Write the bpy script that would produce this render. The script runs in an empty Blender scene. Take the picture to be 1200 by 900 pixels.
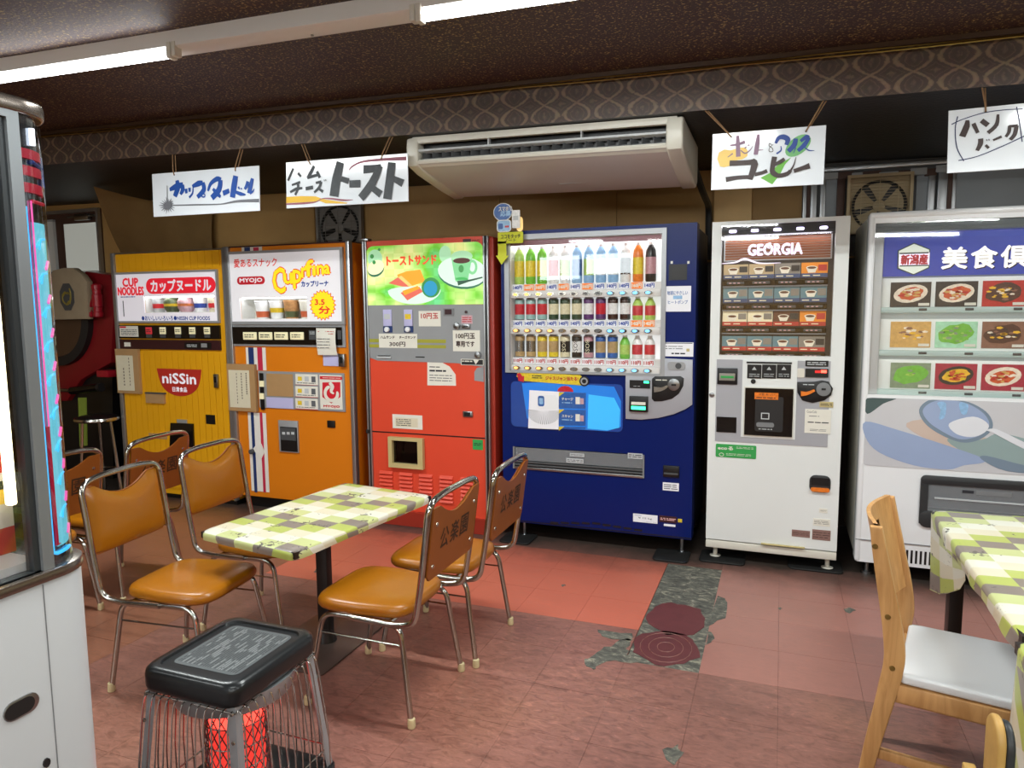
import bpy, bmesh, math, random
from math import sin, cos, tan, pi, radians, atan2, sqrt
from mathutils import Vector, Matrix
random.seed(7)
SC = bpy.context.scene
COL = SC.collection

# ------------------------------------------------------------------ camera
YAW, PITCH, ROLL, FPX, EYE = radians(20.8), radians(6.2), radians(-0.5), 830.0, 1.45
_f = Vector((-sin(YAW)*cos(PITCH), cos(YAW)*cos(PITCH), -sin(PITCH)))
_r = Vector((cos(YAW), sin(YAW), 0)); _u = _r.cross(_f)
CR = _r*cos(ROLL) + _u*sin(ROLL); CU = CR.cross(_f); CF = _f
CP = Vector((0, 0, EYE))
cam = bpy.data.cameras.new('camera'); camo = bpy.data.objects.new('camera', cam); COL.objects.link(camo)
cam.sensor_width = 36; cam.lens = FPX/1200*36; cam.clip_start = 0.02
camo.matrix_world = Matrix(((CR.x, CU.x, -CF.x, CP.x), (CR.y, CU.y, -CF.y, CP.y), (CR.z, CU.z, -CF.z, CP.z), (0, 0, 0, 1)))
SC.camera = camo

# ------------------------------------------------------------------ world + exposure
w = bpy.data.worlds.new('world'); SC.world = w; w.use_nodes = True
w.node_tree.nodes['Background'].inputs[0].default_value = (0.55, 0.62, 0.75, 1)
w.node_tree.nodes['Background'].inputs[1].default_value = 0.25
SC.view_settings.view_transform = 'Standard'; SC.view_settings.look = 'None'
SC.view_settings.gamma = 1; SC.view_settings.exposure = 0.62
TUBE_W = 26.0          # light of one fluorescent tube (area lamp, W)

# measuring helpers: a point of the photograph seen on a plane of the room
def ray(x, y): return CF + CR*((x-600)/FPX) - CU*((y-450)/FPX)
def on_y(x, y, Y):
    d = ray(x, y); t = (Y-CP.y)/d.y; p = CP+d*t; return p.x, p.z
def on_x(x, y, X):
    d = ray(x, y); t = (X-CP.x)/d.x; p = CP+d*t; return p.y, p.z
def on_z(x, y, z):
    d = ray(x, y); t = (z-CP.z)/d.z; p = CP+d*t; return p.x, p.y
# the ceilings fall a little towards +x
CEIL, DROP, TILT = 2.547, 2.335, 0.02
def zc(x): return CEIL-TILT*x
def zd(x): return DROP-TILT*x

# ------------------------------------------------------------------ materials
def lin(h):
    h = h.lstrip('#'); c = [int(h[i:i+2], 16)/255 for i in (0, 2, 4)]
    return tuple((v/12.92 if v <= .04045 else ((v+.055)/1.055)**2.4) for v in c)+(1,)
MATS = {}
def M(name, hexc=None, rough=.5, metal=0, emit=0, noise=0, nscale=8, bump=0, bscale=60, coat=0, spec=.5, emit_hex=None):
    if name in MATS: return MATS[name]
    m = bpy.data.materials.new(name); m.use_nodes = True; nt = m.node_tree; b = nt.nodes['Principled BSDF']
    b.inputs['Base Color'].default_value = lin(hexc); b.inputs['Roughness'].default_value = rough
    b.inputs['Metallic'].default_value = metal; b.inputs['Specular IOR Level'].default_value = spec
    b.inputs['Coat Weight'].default_value = coat; b.inputs['Coat Roughness'].default_value = .08
    if emit: b.inputs['Emission Color'].default_value = lin(emit_hex or hexc); b.inputs['Emission Strength'].default_value = emit
    tc = None
    if noise or bump:
        tc = nt.nodes.new('ShaderNodeTexCoord')
    if noise:
        n = nt.nodes.new('ShaderNodeTexNoise'); n.inputs['Scale'].default_value = nscale; n.inputs['Detail'].default_value = 5
        nt.links.new(tc.outputs['Object'], n.inputs['Vector'])
        mx = nt.nodes.new('ShaderNodeMix'); mx.data_type = 'RGBA'
        c = lin(hexc); mx.inputs['A'].default_value = tuple(v*(1-noise) for v in c[:3])+(1,)
        mx.inputs['B'].default_value = tuple(min(1, v*(1+noise)) for v in c[:3])+(1,)
        nt.links.new(n.outputs['Fac'], mx.inputs['Factor']); nt.links.new(mx.outputs['Result'], b.inputs['Base Color'])
        if emit and not emit_hex: nt.links.new(mx.outputs['Result'], b.inputs['Emission Color'])
    if bump:
        n2 = nt.nodes.new('ShaderNodeTexNoise'); n2.inputs['Scale'].default_value = bscale; n2.inputs['Detail'].default_value = 4
        nt.links.new(tc.outputs['Object'], n2.inputs['Vector'])
        bp = nt.nodes.new('ShaderNodeBump'); bp.inputs['Strength'].default_value = bump; bp.inputs['Distance'].default_value = .01
        nt.links.new(n2.outputs['Fac'], bp.inputs['Height']); nt.links.new(bp.outputs['Normal'], b.inputs['Normal'])
    MATS[name] = m; return m
def nodes(name):
    m = bpy.data.materials.new(name); m.use_nodes = True; MATS[name] = m
    return m, m.node_tree, m.node_tree.nodes['Principled BSDF']
def N(nt, t, **k):
    n = nt.nodes.new('ShaderNode'+t)
    for a, v in k.items():
        if a in n.inputs: n.inputs[a].default_value = v
        else: setattr(n, a, v)
    return n
def ramp(nt, stops, interp='LINEAR'):
    r = nt.nodes.new('ShaderNodeValToRGB'); r.color_ramp.interpolation = interp
    e = r.color_ramp.elements
    while len(e) < len(stops): e.new(.5)
    for i, (p, c) in enumerate(stops): e[i].position = p; e[i].color = lin(c) if isinstance(c, str) else c
    return r
def glass(name, tint='ffffff', refl=1.0, rough=.02):
    m = bpy.data.materials.new(name); m.use_nodes = True; nt = m.node_tree; nt.nodes.remove(nt.nodes['Principled BSDF'])
    t = N(nt, 'BsdfTransparent'); t.inputs[0].default_value = lin(tint)
    g = N(nt, 'BsdfGlossy'); g.inputs['Roughness'].default_value = rough
    fr = N(nt, 'LayerWeight'); fr.inputs[0].default_value = .5
    pw = N(nt, 'Math', operation='POWER'); pw.inputs[1].default_value = 5.0; nt.links.new(fr.outputs['Facing'], pw.inputs[0])
    mu = N(nt, 'Math', operation='MULTIPLY_ADD'); mu.inputs[1].default_value = .9; mu.inputs[2].default_value = .045*refl
    mx = N(nt, 'MixShader'); nt.links.new(pw.outputs[0], mu.inputs[0]); nt.links.new(mu.outputs[0], mx.inputs[0])
    nt.links.new(t.outputs[0], mx.inputs[1]); nt.links.new(g.outputs[0], mx.inputs[2])
    nt.links.new(mx.outputs[0], nt.nodes['Material Output'].inputs[0]); MATS[name] = m; return m

M('white_paint', 'dfe2e0', .35, noise=.03, nscale=3); M('white_gloss', 'e6e8ea', .18); M('offwhite', 'd8d4c8', .4)
M('black', '0c0c0e', .4); M('black_gloss', '08080a', .12); M('dark', '1c1b1c', .5); M('charcoal', '2b2d2f', .45)
M('chrome', 'b9b6ae', .16, 1, noise=.15, nscale=20); M('steel', '9a9c9e', .3, 1); M('alu', 'aeb0b2', .38, .85, noise=.06, nscale=4); M('silver_paint', 'a2a4a7', .35, .3)
M('grey_panel', '8e9092', .45, noise=.05, nscale=12); M('grey_mid', '77797b', .5); M('grey_dark', '46484a', .5); M('grey_light', 'bcc0c2', .4)
M('rubber', '131313', .6); M('cream_cap', 'cdbd92', .6); M('paper', 'dfdcd0', .8, noise=.04, nscale=30); M('paper_cream', 'd6ceb4', .8, noise=.05, nscale=30)
M('cardboard', 'a98457', .85, noise=.08, nscale=15); M('lavender', 'b9b6dc', .7)
M('ink', '23232a', .7); M('ink_red', 'b8322c', .7); M('ink_blue', '17409a', .6); M('ink_brown', '3a2422', .7); M('ink_grey', '5a5c60', .7)
M('brass', '8c7340', .35, .9); M('green_led', '30e090', .5, emit=3); M('red_led', 'ff4030', .5, emit=4)
glass('glass_clear', refl=1.3); glass('glass_dark', '8c9094', refl=1.2); M('smoke', '8c9094', .12).node_tree.nodes['Principled BSDF'].inputs['Alpha'].default_value = .5; glass('plexi', 'd8dde0', refl=2.2)

# ------------------------------------------------------------------ mesh builder
class MB:
    def __init__(s): s.v = []; s.f = []; s.mi = []; s.mats = []; s.uv = None
    def mat(s, m):
        if m not in s.mats: s.mats.append(m)
        return s.mats.index(m)
    def add(s, vs, fs, m):
        o = len(s.v); s.v += [tuple(p) for p in vs]; k = s.mat(m)
        for f in fs: s.f.append(tuple(o+i for i in f)); s.mi.append(k)
        return s
    def bm(s, bm, m):
        bm.verts.index_update(); s.add([v.co[:] for v in bm.verts], [[v.index for v in f.verts] for f in bm.faces], m); bm.free(); return s
    def box(s, x0, x1, y0, y1, z0, z1, m, bev=0, seg=2):
        x0, x1 = sorted((x0, x1)); y0, y1 = sorted((y0, y1)); z0, z1 = sorted((z0, z1))
        vs = [(x, y, z) for x in (x0, x1) for y in (y0, y1) for z in (z0, z1)]
        fs = [(0, 1, 3, 2), (4, 6, 7, 5), (0, 4, 5, 1), (2, 3, 7, 6), (0, 2, 6, 4), (1, 5, 7, 3)]
        if not bev: return s.add(vs, fs, m)
        b = bmesh.new(); V = [b.verts.new(p) for p in vs]
        for f in fs: b.faces.new([V[i] for i in f])
        bmesh.ops.bevel(b, geom=b.edges[:], offset=min(bev, .49*min(x1-x0, y1-y0, z1-z0)), segments=seg, affect='EDGES', profile=.5)
        return s.bm(b, m)
    def prism(s, pts, d0, d1, m, axis='y', bev=0, seg=2):
        # outline pts (a, b) extruded along the axis: y -> (a, d, b); z -> (a, b, d); x -> (d, a, b)
        P = {'y': lambda a, b, d: (a, d, b), 'z': lambda a, b, d: (a, b, d), 'x': lambda a, b, d: (d, a, b)}[axis]
        b = bmesh.new(); A = [b.verts.new(P(p[0], p[1], d0)) for p in pts]; B = [b.verts.new(P(p[0], p[1], d1)) for p in pts]
        fa = b.faces.new(A); fb = b.faces.new(B[::-1]); n = len(pts)
        for i in range(n): b.faces.new((A[i], B[i], B[(i+1) % n], A[(i+1) % n]))
        bmesh.ops.recalc_face_normals(b, faces=b.faces[:])
        if bev: bmesh.ops.bevel(b, geom=list(set(fa.edges[:]+fb.edges[:])), offset=bev, segments=seg, affect='EDGES', profile=.5)
        if n > 4: bmesh.ops.triangulate(b, faces=[f for f in b.faces if len(f.verts) > 4])
        return s.bm(b, m)
    def tube(s, pts, r, m, n=8, closed=False, caps=True):
        pts = [Vector(p) for p in pts]; N_ = len(pts); vs = []; fs = []
        rr = r if isinstance(r, (list, tuple)) else [r]*N_
        t0 = (pts[1]-pts[0]).normalized(); up = Vector((0, 0, 1)) if abs(t0.z) < .9 else Vector((1, 0, 0))
        a = t0.cross(up).normalized()
        for i, p in enumerate(pts):
            if closed: t = (pts[(i+1) % N_]-pts[i-1])
            else: t = pts[min(i+1, N_-1)]-pts[max(i-1, 0)]
            t.normalize(); a = (a-t*a.dot(t)).normalized(); b = t.cross(a)
            for k in range(n):
                q = 2*pi*k/n; vs.append(p+(a*cos(q)+b*sin(q))*rr[i])
        L = N_ if closed else N_-1
        for i in range(L):
            j = (i+1) % N_
            for k in range(n): fs.append((i*n+k, i*n+(k+1) % n, j*n+(k+1) % n, j*n+k))
        if caps and not closed: fs.append(tuple(range(n))[::-1]); fs.append(tuple((N_-1)*n+k for k in range(n)))
        return s.add(vs, fs, m)
    def lathe(s, prof, c, m, n=16, axis='z'):
        # prof: [(r, h)]; m may be a list of materials, one per ring
        vs = []
        for r, h in prof:
            for k in range(n):
                q = 2*pi*k/n; a, b = r*cos(q), r*sin(q)
                vs.append({'z': (c[0]+a, c[1]+b, c[2]+h), 'y': (c[0]+a, c[1]+h, c[2]+b), 'x': (c[0]+h, c[1]+a, c[2]+b)}[axis])
        ml = m if isinstance(m, list) else [m]*(len(prof)-1)
        o = len(s.v); s.v += vs
        fl = axis == 'y'
        for i in range(len(prof)-1):
            mi = s.mat(ml[i])
            for k in range(n):
                f = (i*n+k, i*n+(k+1) % n, (i+1)*n+(k+1) % n, (i+1)*n+k)
                s.f.append(tuple(o+j for j in (f[::-1] if fl else f))); s.mi.append(mi)
        for e, mm in ((0, ml[0]), (len(prof)-1, ml[-1])):
            if prof[e][0] > 1e-5:
                f = tuple(e*n+k for k in range(n)); f = f if (e > 0) != fl else f[::-1]
                s.f.append(tuple(o+j for j in f)); s.mi.append(s.mat(mm))
        return s
    def grid(s, fn, nu, nv, m, uvf=None):
        vs = [fn(i/nu, j/nv) for j in range(nv+1) for i in range(nu+1)]
        fs = [(j*(nu+1)+i, j*(nu+1)+i+1, (j+1)*(nu+1)+i+1, (j+1)*(nu+1)+i) for j in range(nv) for i in range(nu)]
        return s.add(vs, fs, m)
    def build(s, name, parent=None, off=None, label=None, smooth=True, kind=None, angle=38):
        me = bpy.data.meshes.new(name)
        if off is None: off = tuple(parent['_o']) if parent is not None and '_o' in parent else (0, 0, 0)
        me.from_pydata([(x-off[0], y-off[1], z-off[2]) for x, y, z in s.v], [], s.f)
        for k in s.mats: me.materials.append(MATS[k])
        me.polygons.foreach_set('material_index', s.mi)
        if s.uv:
            ul = me.uv_layers.new(name='UVMap')
            for L in me.loops: ul.data[L.index].uv = s.uv(*s.v[L.vertex_index])
        me.validate(); me.update()
        if smooth: me.shade_smooth(); me.set_sharp_from_angle(angle=radians(angle))
        o = bpy.data.objects.new(name, me); COL.objects.link(o)
        if parent is not None: o.parent = parent; o['_o'] = off
        if label: o['label'] = label
        if kind: o['kind'] = kind
        return o
def thing(name, loc, label, cat, group=None, rz=0):
    o = bpy.data.objects.new(name, None); COL.objects.link(o); o.location = loc; o.rotation_euler = (0, 0, rz)
    o.empty_display_size = .1; o['label'] = label; o['category'] = cat; o['_o'] = tuple(loc)
    if group: o['group'] = group
    return o
def tag(o, label, cat, group=None, kind=None):
    o['label'] = label; o['category'] = cat
    if group: o['group'] = group
    if kind: o['kind'] = kind
    return o
def struct(o): o['kind'] = 'structure'; return o
def copy_tree(o, parent=None):
    c = o.copy(); COL.objects.link(c); c.parent = parent
    for ch in list(o.children): copy_tree(ch, c)
    return c
def fillet(pts, r, n=5):
    P = [Vector(p) for p in pts]; out = [P[0]]
    for i in range(1, len(P)-1):
        a, b, c = P[i-1], P[i], P[i+1]; u = (a-b); v = (c-b); rr = min(r, u.length*.49, v.length*.49)
        s0 = b+u.normalized()*rr; s1 = b+v.normalized()*rr
        for k in range(n+1):
            t = k/n; out.append(s0*(1-t)**2+b*2*t*(1-t)+s1*t*t)
    out.append(P[-1]); return out
def rrect(x0, z0, x1, z1, r, n=4):
    x0, x1 = sorted((x0, x1)); z0, z1 = sorted((z0, z1)); r = min(r, (x1-x0)*.499, (z1-z0)*.499); out = []
    for cx, cz, a in ((x1-r, z1-r, 0), (x0+r, z1-r, 90), (x0+r, z0+r, 180), (x1-r, z0+r, 270)):
        for k in range(n+1): q = radians(a+90*k/n); out.append((cx+r*cos(q), cz+r*sin(q)))
    return out
def ribbon(mb, pts, wid, m, P, d=0, smoothn=6):  # wid in metres
    # flat brush stroke through 2-D points, P maps (a, b, d) to space
    p = [Vector((a, b)) for a, b in pts]; W = wid if isinstance(wid, (list, tuple)) else [wid]*len(p)
    if len(p) > 2 and smoothn > 1:
        q = []; w2 = []
        for i in range(len(p)-1):
            p0, p1, p2, p3 = p[max(i-1, 0)], p[i], p[i+1], p[min(i+2, len(p)-1)]
            for k in range(smoothn):
                t = k/smoothn
                q.append(.5*((2*p1)+(p2-p0)*t+(2*p0-5*p1+4*p2-p3)*t*t+(3*p1-p0-3*p2+p3)*t**3)); w2.append(W[i]*(1-t)+W[i+1]*t)
        q.append(p[-1]); w2.append(W[-1]); p, W = q, w2
    L = []; R = []
    for i in range(len(p)):
        t = p[min(i+1, len(p)-1)]-p[max(i-1, 0)]
        t = t.normalized() if t.length > 1e-9 else Vector((1, 0)); nn = Vector((-t.y, t.x))*W[i]/2
        L.append(p[i]+nn); R.append(p[i]-nn)
    n = len(p); vs = [P(a.x, a.y, d) for a in L]+[P(a.x, a.y, d) for a in R]
    mb.add(vs, [(i, i+1, n+i+1, n+i) for i in range(n-1)], m)
_txt = {}
def glyphs(s):
    if s not in _txt:
        c = bpy.data.curves.new('t', 'FONT'); c.body = s; c.size = 1; c.resolution_u = 2
        o = bpy.data.objects.new('t', c); COL.objects.link(o); me = bpy.data.meshes.new_from_object(o)
        vs = [v.co[:2] for v in me.vertices]; fs = [tuple(p.vertices) for p in me.polygons]
        bpy.data.objects.remove(o); bpy.data.meshes.remove(me); bpy.data.curves.remove(c)
        xs = [v[0] for v in vs] or [0, 1]; ys = [v[1] for v in vs] or [0, 1]
        _txt[s] = ([((a-min(xs))/(max(xs)-min(xs)), (b-min(ys))/max(1e-6, max(ys)-min(ys))) for a, b in vs], fs)
    return _txt[s]
def text(mb, s, a0, b0, a1, b1, m, P, d=0, bold=0, shear=0):
    vs, fs = glyphs(s); W, H = a1-a0, b1-b0
    offs = [(0, 0)] if not bold else [(-bold, 0), (bold, 0), (0, bold), (0, -bold)]
    for k, (dx, dz) in enumerate(offs):
        mb.add([P(a0+u*W+shear*v*H+dx, b0+v*H+dz, d+k*.00008) for u, v in vs], fs, m)

class Face:
    """front of a machine: the plane y = Y, x to the right, d metres proud of it"""
    def __init__(s, root, Y): s.root = root; s.Y = Y; s.P = lambda a, b, d: (a, Y-d, b)
    def w(s, x, y): return on_y(x, y, s.Y)
    def box(s, mb, x0, y0, x1, y1, m, d0=0, d1=.004, r=0, bev=0):
        a0, b1 = s.w(x0, y0); a1, b0 = s.w(x1, y1)
        if r: mb.prism(rrect(a0, b0, a1, b1, r), s.Y-d1, s.Y-d0, m, 'y', bev)
        else: mb.box(a0, a1, s.Y-d1, s.Y-d0, b0, b1, m, bev)
        return mb
    def p(s, name, x0, y0, x1, y1, m, d0=0, d1=.004, r=0, label=None, parent=None, bev=0):
        mb = MB(); s.box(mb, x0, y0, x1, y1, m, d0, d1, r, bev); return mb.build(name, parent or s.root, tuple(s.root['_o']), label)
    def t(s, mb, st, x0, y0, x1, y1, m, d=.005, bold=0, shear=0):
        a0, b1 = s.w(x0, y0); a1, b0 = s.w(x1, y1); text(mb, st, a0, b0, a1, b1, m, s.P, d, bold, shear)
    def lines(s, mb, x0, y0, x1, y1, m, n=3, d=.005, fill=.45):
        a0, b1 = s.w(x0, y0); a1, b0 = s.w(x1, y1); h = (b1-b0)/n
        for i in range(n):
            z = b1-h*(i+.5); x = a0
            while x < a1-.004:
                L = min(random.uniform(.008, .05), a1-x); mb.add([s.P(x, z-h*fill/2, d), s.P(x+L, z-h*fill/2, d), s.P(x+L, z+h*fill/2, d), s.P(x, z+h*fill/2, d)], [(0, 1, 2, 3)], m); x += L+.005
            if random.random() < .3: pass
    def part(s, name, mb, parent=None, label=None): return mb.build(name, parent or s.root, tuple(s.root['_o']), label)
def plate(mb, x0, x1, z0, z1, holes, y0, y1, m):
    xs = sorted({x0, x1} | {h[i] for h in holes for i in (0, 1)}); zs = sorted({z0, z1} | {h[i] for h in holes for i in (2, 3)})
    for zi in range(len(zs)-1):
        run = None
        for xi in range(len(xs)-1):
            cx, cz = (xs[xi]+xs[xi+1])/2, (zs[zi]+zs[zi+1])/2
            solid = not any(h[0] < cx < h[1] and h[2] < cz < h[3] for h in holes)
            if solid and run is None: run = xs[xi]
            if run is not None and (not solid or xi == len(xs)-2):
                mb.box(run, xs[xi+1] if solid else xs[xi], y0, y1, zs[zi], zs[zi+1], m); run = None
def hole(F, x0, y0, x1, y1):
    a0, b1 = F.w(x0, y0); a1, b0 = F.w(x1, y1); return (a0, a1, b0, b1)
def lining(root, h, Y, d, m, name='window_lining'):
    mb = MB(); a0, a1, b0, b1 = h; t = .004
    mb.box(a0, a0+t, Y+.002, Y+d, b0, b1, m); mb.box(a1-t, a1, Y+.002, Y+d, b0, b1, m); mb.box(a0, a1, Y+.002, Y+d, b0, b0+t, m); mb.box(a0, a1, Y+.002, Y+d, b1-t, b1, m)
    return mb.build(name, root)
def cabinet(root, X0, X1, z0, z1, Y, depth, cav, holes, m, msd, name='cabinet', inset=0, label=None):
    mb = MB(); mb.box(X0+inset, X1-inset, Y+cav, Y+depth, z0, z1-inset, msd)
    plate(mb, X0, X1, z0, z1, holes, Y, Y+cav, m)
    return mb.build(name, root, label=label)

# ================================================================== LIGHT RAILS (light of the room)
M('tube_glow', 'ffffff', .4, emit=9); M('fixture_white', 'e8e6e2', .4)
def tube_lamp(x0, x1, y, z, root, watts):
    mb = MB(); mb.tube([(x0, y, z-TILT*x0), (x1, y, z-TILT*x1)], .015, 'tube_glow', 12); t = mb.build('fluorescent_tube', root)
    for xe, s in ((x0, -1), (x1, 1)):
        mb = MB(); zz = z-TILT*xe
        mb.box(xe-.012, xe+.012, y-.022, y+.022, zz-.02, zz+.045, 'offwhite', .006)
        mb.box(xe+s*.014, xe+s*.036, y-.02, y+.02, zz-.014, zz+.045, 'offwhite', .005); mb.build('lamp_socket', root)
    la = bpy.data.lights.new('tube_light', 'AREA'); la.shape = 'RECTANGLE'; la.size = abs(x1-x0); la.size_y = .04; la.energy = watts; la.color = (.94, 1, .985)
    lo = bpy.data.objects.new('tube_light', la); COL.objects.link(lo); lo.parent = root
    lo.location = ((x0+x1)/2-root.location.x, y-root.location.y, z-TILT*(x0+x1)/2-.02-root.location.z); lo.rotation_euler = (0, radians(.02*57.3), 0)
def light_rail(y, x0, x1, tubes, label, group=None, pw=1.0):
    r = thing('light_rail', ((x0+x1)/2, y, zc((x0+x1)/2)), label, 'lighting', group)
    mb = MB()
    for a, b, h0, h1, m in ((-.035, .075, -.008, -.055, 'fixture_white'),):
        vs = []
        for x in (x0, x1):
            for yy, hh in ((y-.06, 0), (y+.055, 0), (y+.055, -.06), (y+.035, -.066), (y-.05, -.066), (y-.06, -.06)): vs.append((x, yy, zc(x)+hh-.001))
        fs = [(i, (i+1) % 6, 6+(i+1) % 6, 6+i) for i in range(6)]+[(5, 4, 3, 2, 1, 0), (6, 7, 8, 9, 10, 11)]
        mb.add(vs, fs, 'fixture_white')
    mb.build('rail_housing', r)
    for xx in (-3.0, -1.75, -.2, 1.1):
        if x0 < xx < x1:
            mb = MB(); mb.lathe([(.006, 0), (.006, -.006), (.0, -.007)], (xx, y+.02, zc(xx)-.066), 'steel', 8); mb.build('screw', r)
    for a, b in tubes: tube_lamp(a, b, y-.045, zc(0)-.09, r, TUBE_W*pw*abs(b-a)/1.17)
light_rail(2.42, -4.9, 3.6, ((-3.56, -2.40), (-1.24, -.07), (1.1, 2.27)), 'white fluorescent light rail on the dark ceiling above the machines')
light_rail(.5, -4.9, 3.6, ((-3.56, -2.40), (-1.24, -.07), (1.1, 2.27)), 'white fluorescent light rail overhead behind the viewpoint', pw=.35)
light_rail(-1.4, -4.9, 3.6, ((-3.56, -2.40), (-1.24, -.07), (1.1, 2.27)), 'white fluorescent light rail well behind the viewpoint', pw=.8)
light_rail(-3.3, -4.9, 3.6, ((-3.56, -2.40), (-1.24, -.07), (1.1, 2.27)), 'white fluorescent light rail farthest from the machines', pw=1.7)

# ================================================================== ROOM SHELL
def shell():
    # ceiling: dark maroon with gold flecks
    m, nt, b = nodes('ceiling_fleck'); g = N(nt, 'NewGeometry')
    n = N(nt, 'TexNoise', Scale=95.0, Detail=3.0); nt.links.new(g.outputs['Position'], n.inputs['Vector'])
    r = ramp(nt, [(.48, '3d2829'), (.57, '432b2b'), (.64, '94794c'), (.75, 'c8ac70')]); nt.links.new(n.outputs['Fac'], r.inputs[0])
    nt.links.new(r.outputs[0], b.inputs['Base Color']); b.inputs['Roughness'].default_value = .6
    bp = N(nt, 'Bump', Strength=.5, Distance=.004); nt.links.new(n.outputs['Fac'], bp.inputs['Height']); nt.links.new(bp.outputs[0], b.inputs['Normal'])
    # damask wallpaper
    m, nt, b = nodes('damask'); g = N(nt, 'NewGeometry'); sp = N(nt, 'SeparateXYZ'); nt.links.new(g.outputs['Position'], sp.inputs[0])
    def ma(op, a_, b_=None, c_=None):
        n = N(nt, 'Math', operation=op)
        for k, v in enumerate((a_, b_, c_)):
            if v is None: continue
            if isinstance(v, (int, float)): n.inputs[k].default_value = v
            else: nt.links.new(v, n.inputs[k])
        return n.outputs[0]
    nz = N(nt, 'TexNoise', Scale=9.0, Detail=2.0); nt.links.new(g.outputs['Position'], nz.inputs['Vector'])
    jit = ma('MULTIPLY_ADD', nz.outputs['Fac'], .55, -.27)
    u = ma('ADD', ma('MULTIPLY', sp.outputs['X'], 3.1416*6.2), jit); zt = ma('MULTIPLY_ADD', sp.outputs['X'], .02, sp.outputs['Z'])
    wv = ma('MULTIPLY', ma('SINE', ma('MULTIPLY', zt, 3.1416*9.5)), 1.25)
    f1 = ma('ABSOLUTE', ma('SINE', ma('ADD', u, wv))); f2 = ma('ABSOLUTE', ma('SINE', ma('SUBTRACT', u, wv)))
    mn = ma('MINIMUM', f1, f2)
    n3 = N(nt, 'TexNoise', Scale=32.0, Detail=4.0, Distortion=1.5); nt.links.new(g.outputs['Position'], n3.inputs['Vector'])
    mm = ma('ADD', mn, ma('MULTIPLY_ADD', n3.outputs['Fac'], .5, -.25))
    r = ramp(nt, [(0, '8a745e'), (.16, '7d6854'), (.24, '54453f'), (.50, '50423d'), (.56, '6a584a'), (.62, '55463f'), (.85, '4e403b'), (1, '6e5c4c')]); nt.links.new(mm, r.inputs[0])
    n2 = N(nt, 'TexNoise', Scale=40.0, Detail=3.0); nt.links.new(g.outputs['Position'], n2.inputs['Vector'])
    mx = N(nt, 'MixRGB', blend_type='MULTIPLY'); mx.inputs[0].default_value = .35; nt.links.new(r.outputs[0], mx.inputs[1]); nt.links.new(n2.outputs['Color'], mx.inputs[2])
    nt.links.new(mx.outputs[0], b.inputs['Base Color']); b.inputs['Roughness'].default_value = .5
    M('trim_wood', '4a3626', .5)
    M('soffit_black', '171212', .5, noise=.4, nscale=30, bump=.3, bscale=50)
    M('wall_tan', 'be955a', .6, noise=.18, nscale=3.5, bump=.15, bscale=30); M('board_tan', 'dcb478', .6, noise=.1, nscale=12)
    M('board_dark', '98733c', .6, noise=.2, nscale=8); M('wall_lower_dark', '2b1e16', .5, noise=.25, nscale=6)
    def slab(name, x0, x1, y0, y1, zf, th, m):
        mb = MB(); vs = [(x, y, zf(x)+t) for x in (x0, x1) for y in (y0, y1) for t in (0, th)]
        mb.add(vs, [(0, 1, 3, 2), (4, 6, 7, 5), (0, 4, 5, 1), (2, 3, 7, 6), (0, 2, 6, 4), (1, 5, 7, 3)], m); return struct(mb.build(name, smooth=False))
    slab('ceiling', -8, 4, -5, 3.5, zc, .08, 'ceiling_fleck')
    # dropped part behind the beam
    mb = MB(); vs = []
    for x in (-8, 4): vs += [(x, 3.47, zd(x)), (x, 3.47, zc(x)+.0), (x, 5.05, zc(x)+.0), (x, 5.05, zd(x))]
    mb.add(vs, [(0, 1, 5, 4)], 'damask'); mb.add(vs, [(3, 0, 4, 7)], 'soffit_black'); mb.add(vs, [(1, 2, 6, 5), (2, 3, 7, 6), (0, 3, 2, 1), (4, 5, 6, 7)], 'soffit_black')
    struct(mb.build('trim_1', smooth=False))
    mb = MB(); vs = []
    for x in (-8, 4): vs += [(x, 3.45, zc(x)-.001), (x, 3.45, zc(x)-.022), (x, 3.469, zc(x)-.022), (x, 3.469, zc(x)-.001)]
    mb.add(vs, [(0, 1, 5, 4), (1, 2, 6, 5), (2, 3, 7, 6), (3, 0, 4, 7), (0, 3, 2, 1), (4, 5, 6, 7)], 'trim_wood'); struct(mb.build('trim_2', smooth=False))
    mb = MB(); mb.box(-8, 4, 5.0, 5.08, 1.74, 2.55, 'wall_tan'); mb.box(-8, 4, 5.0, 5.08, 0, 1.74, 'wall_lower_dark'); wb = struct(mb.build('wall_back', smooth=False))  # back wall: tan above, a much darker brown below
    # boards on the back wall
    xs = [-5.95, -4.72, -3.62, -3.1, -1.98, -1.1, -.46]
    for i in range(len(xs)-1):
        mb = MB(); a, b_ = xs[i]+.002, xs[i+1]-.002
        if i == 2: continue
        mb.box(a, b_, 4.985, 5.0, 1.76, min(zd(a), zd(b_))-.002, 'wall_tan'); mb.build('panel', wb)
    mb = MB(); mb.box(-.44, -.205, 4.965, 5.0, 1.76, 2.335, 'board_tan'); mb.build('board', wb, label='pale tan board')
    mb = MB(); mb.box(-.195, .1, 4.985, 5.0, 1.76, 2.325, 'board_dark'); mb.build('panel', wb)
    for n, (x0, x1, y0, y1) in dict(wall_left=(-8.08, -8, -5, 5.08), wall_right=(4, 4.08, -5, 5.08)).items():
        mb = MB(); mb.box(x0, x1, y0, y1, 0, 2.7, 'wall_tan'); struct(mb.build(n, smooth=False))
    # rear wall, behind the viewpoint, with a run of daylight windows
    mb = MB(); wins = [(-5.3, -3.6, 1.93, 2.45), (-3.4, -1.7, 1.93, 2.45)]
    plate(mb, -8, 4, 0, 2.75, wins, -5.08, -5, 'wall_tan'); struct(mb.build('wall_rear', smooth=False))
    M('day_pane', 'e4f0f4', .3, emit=11)
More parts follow.
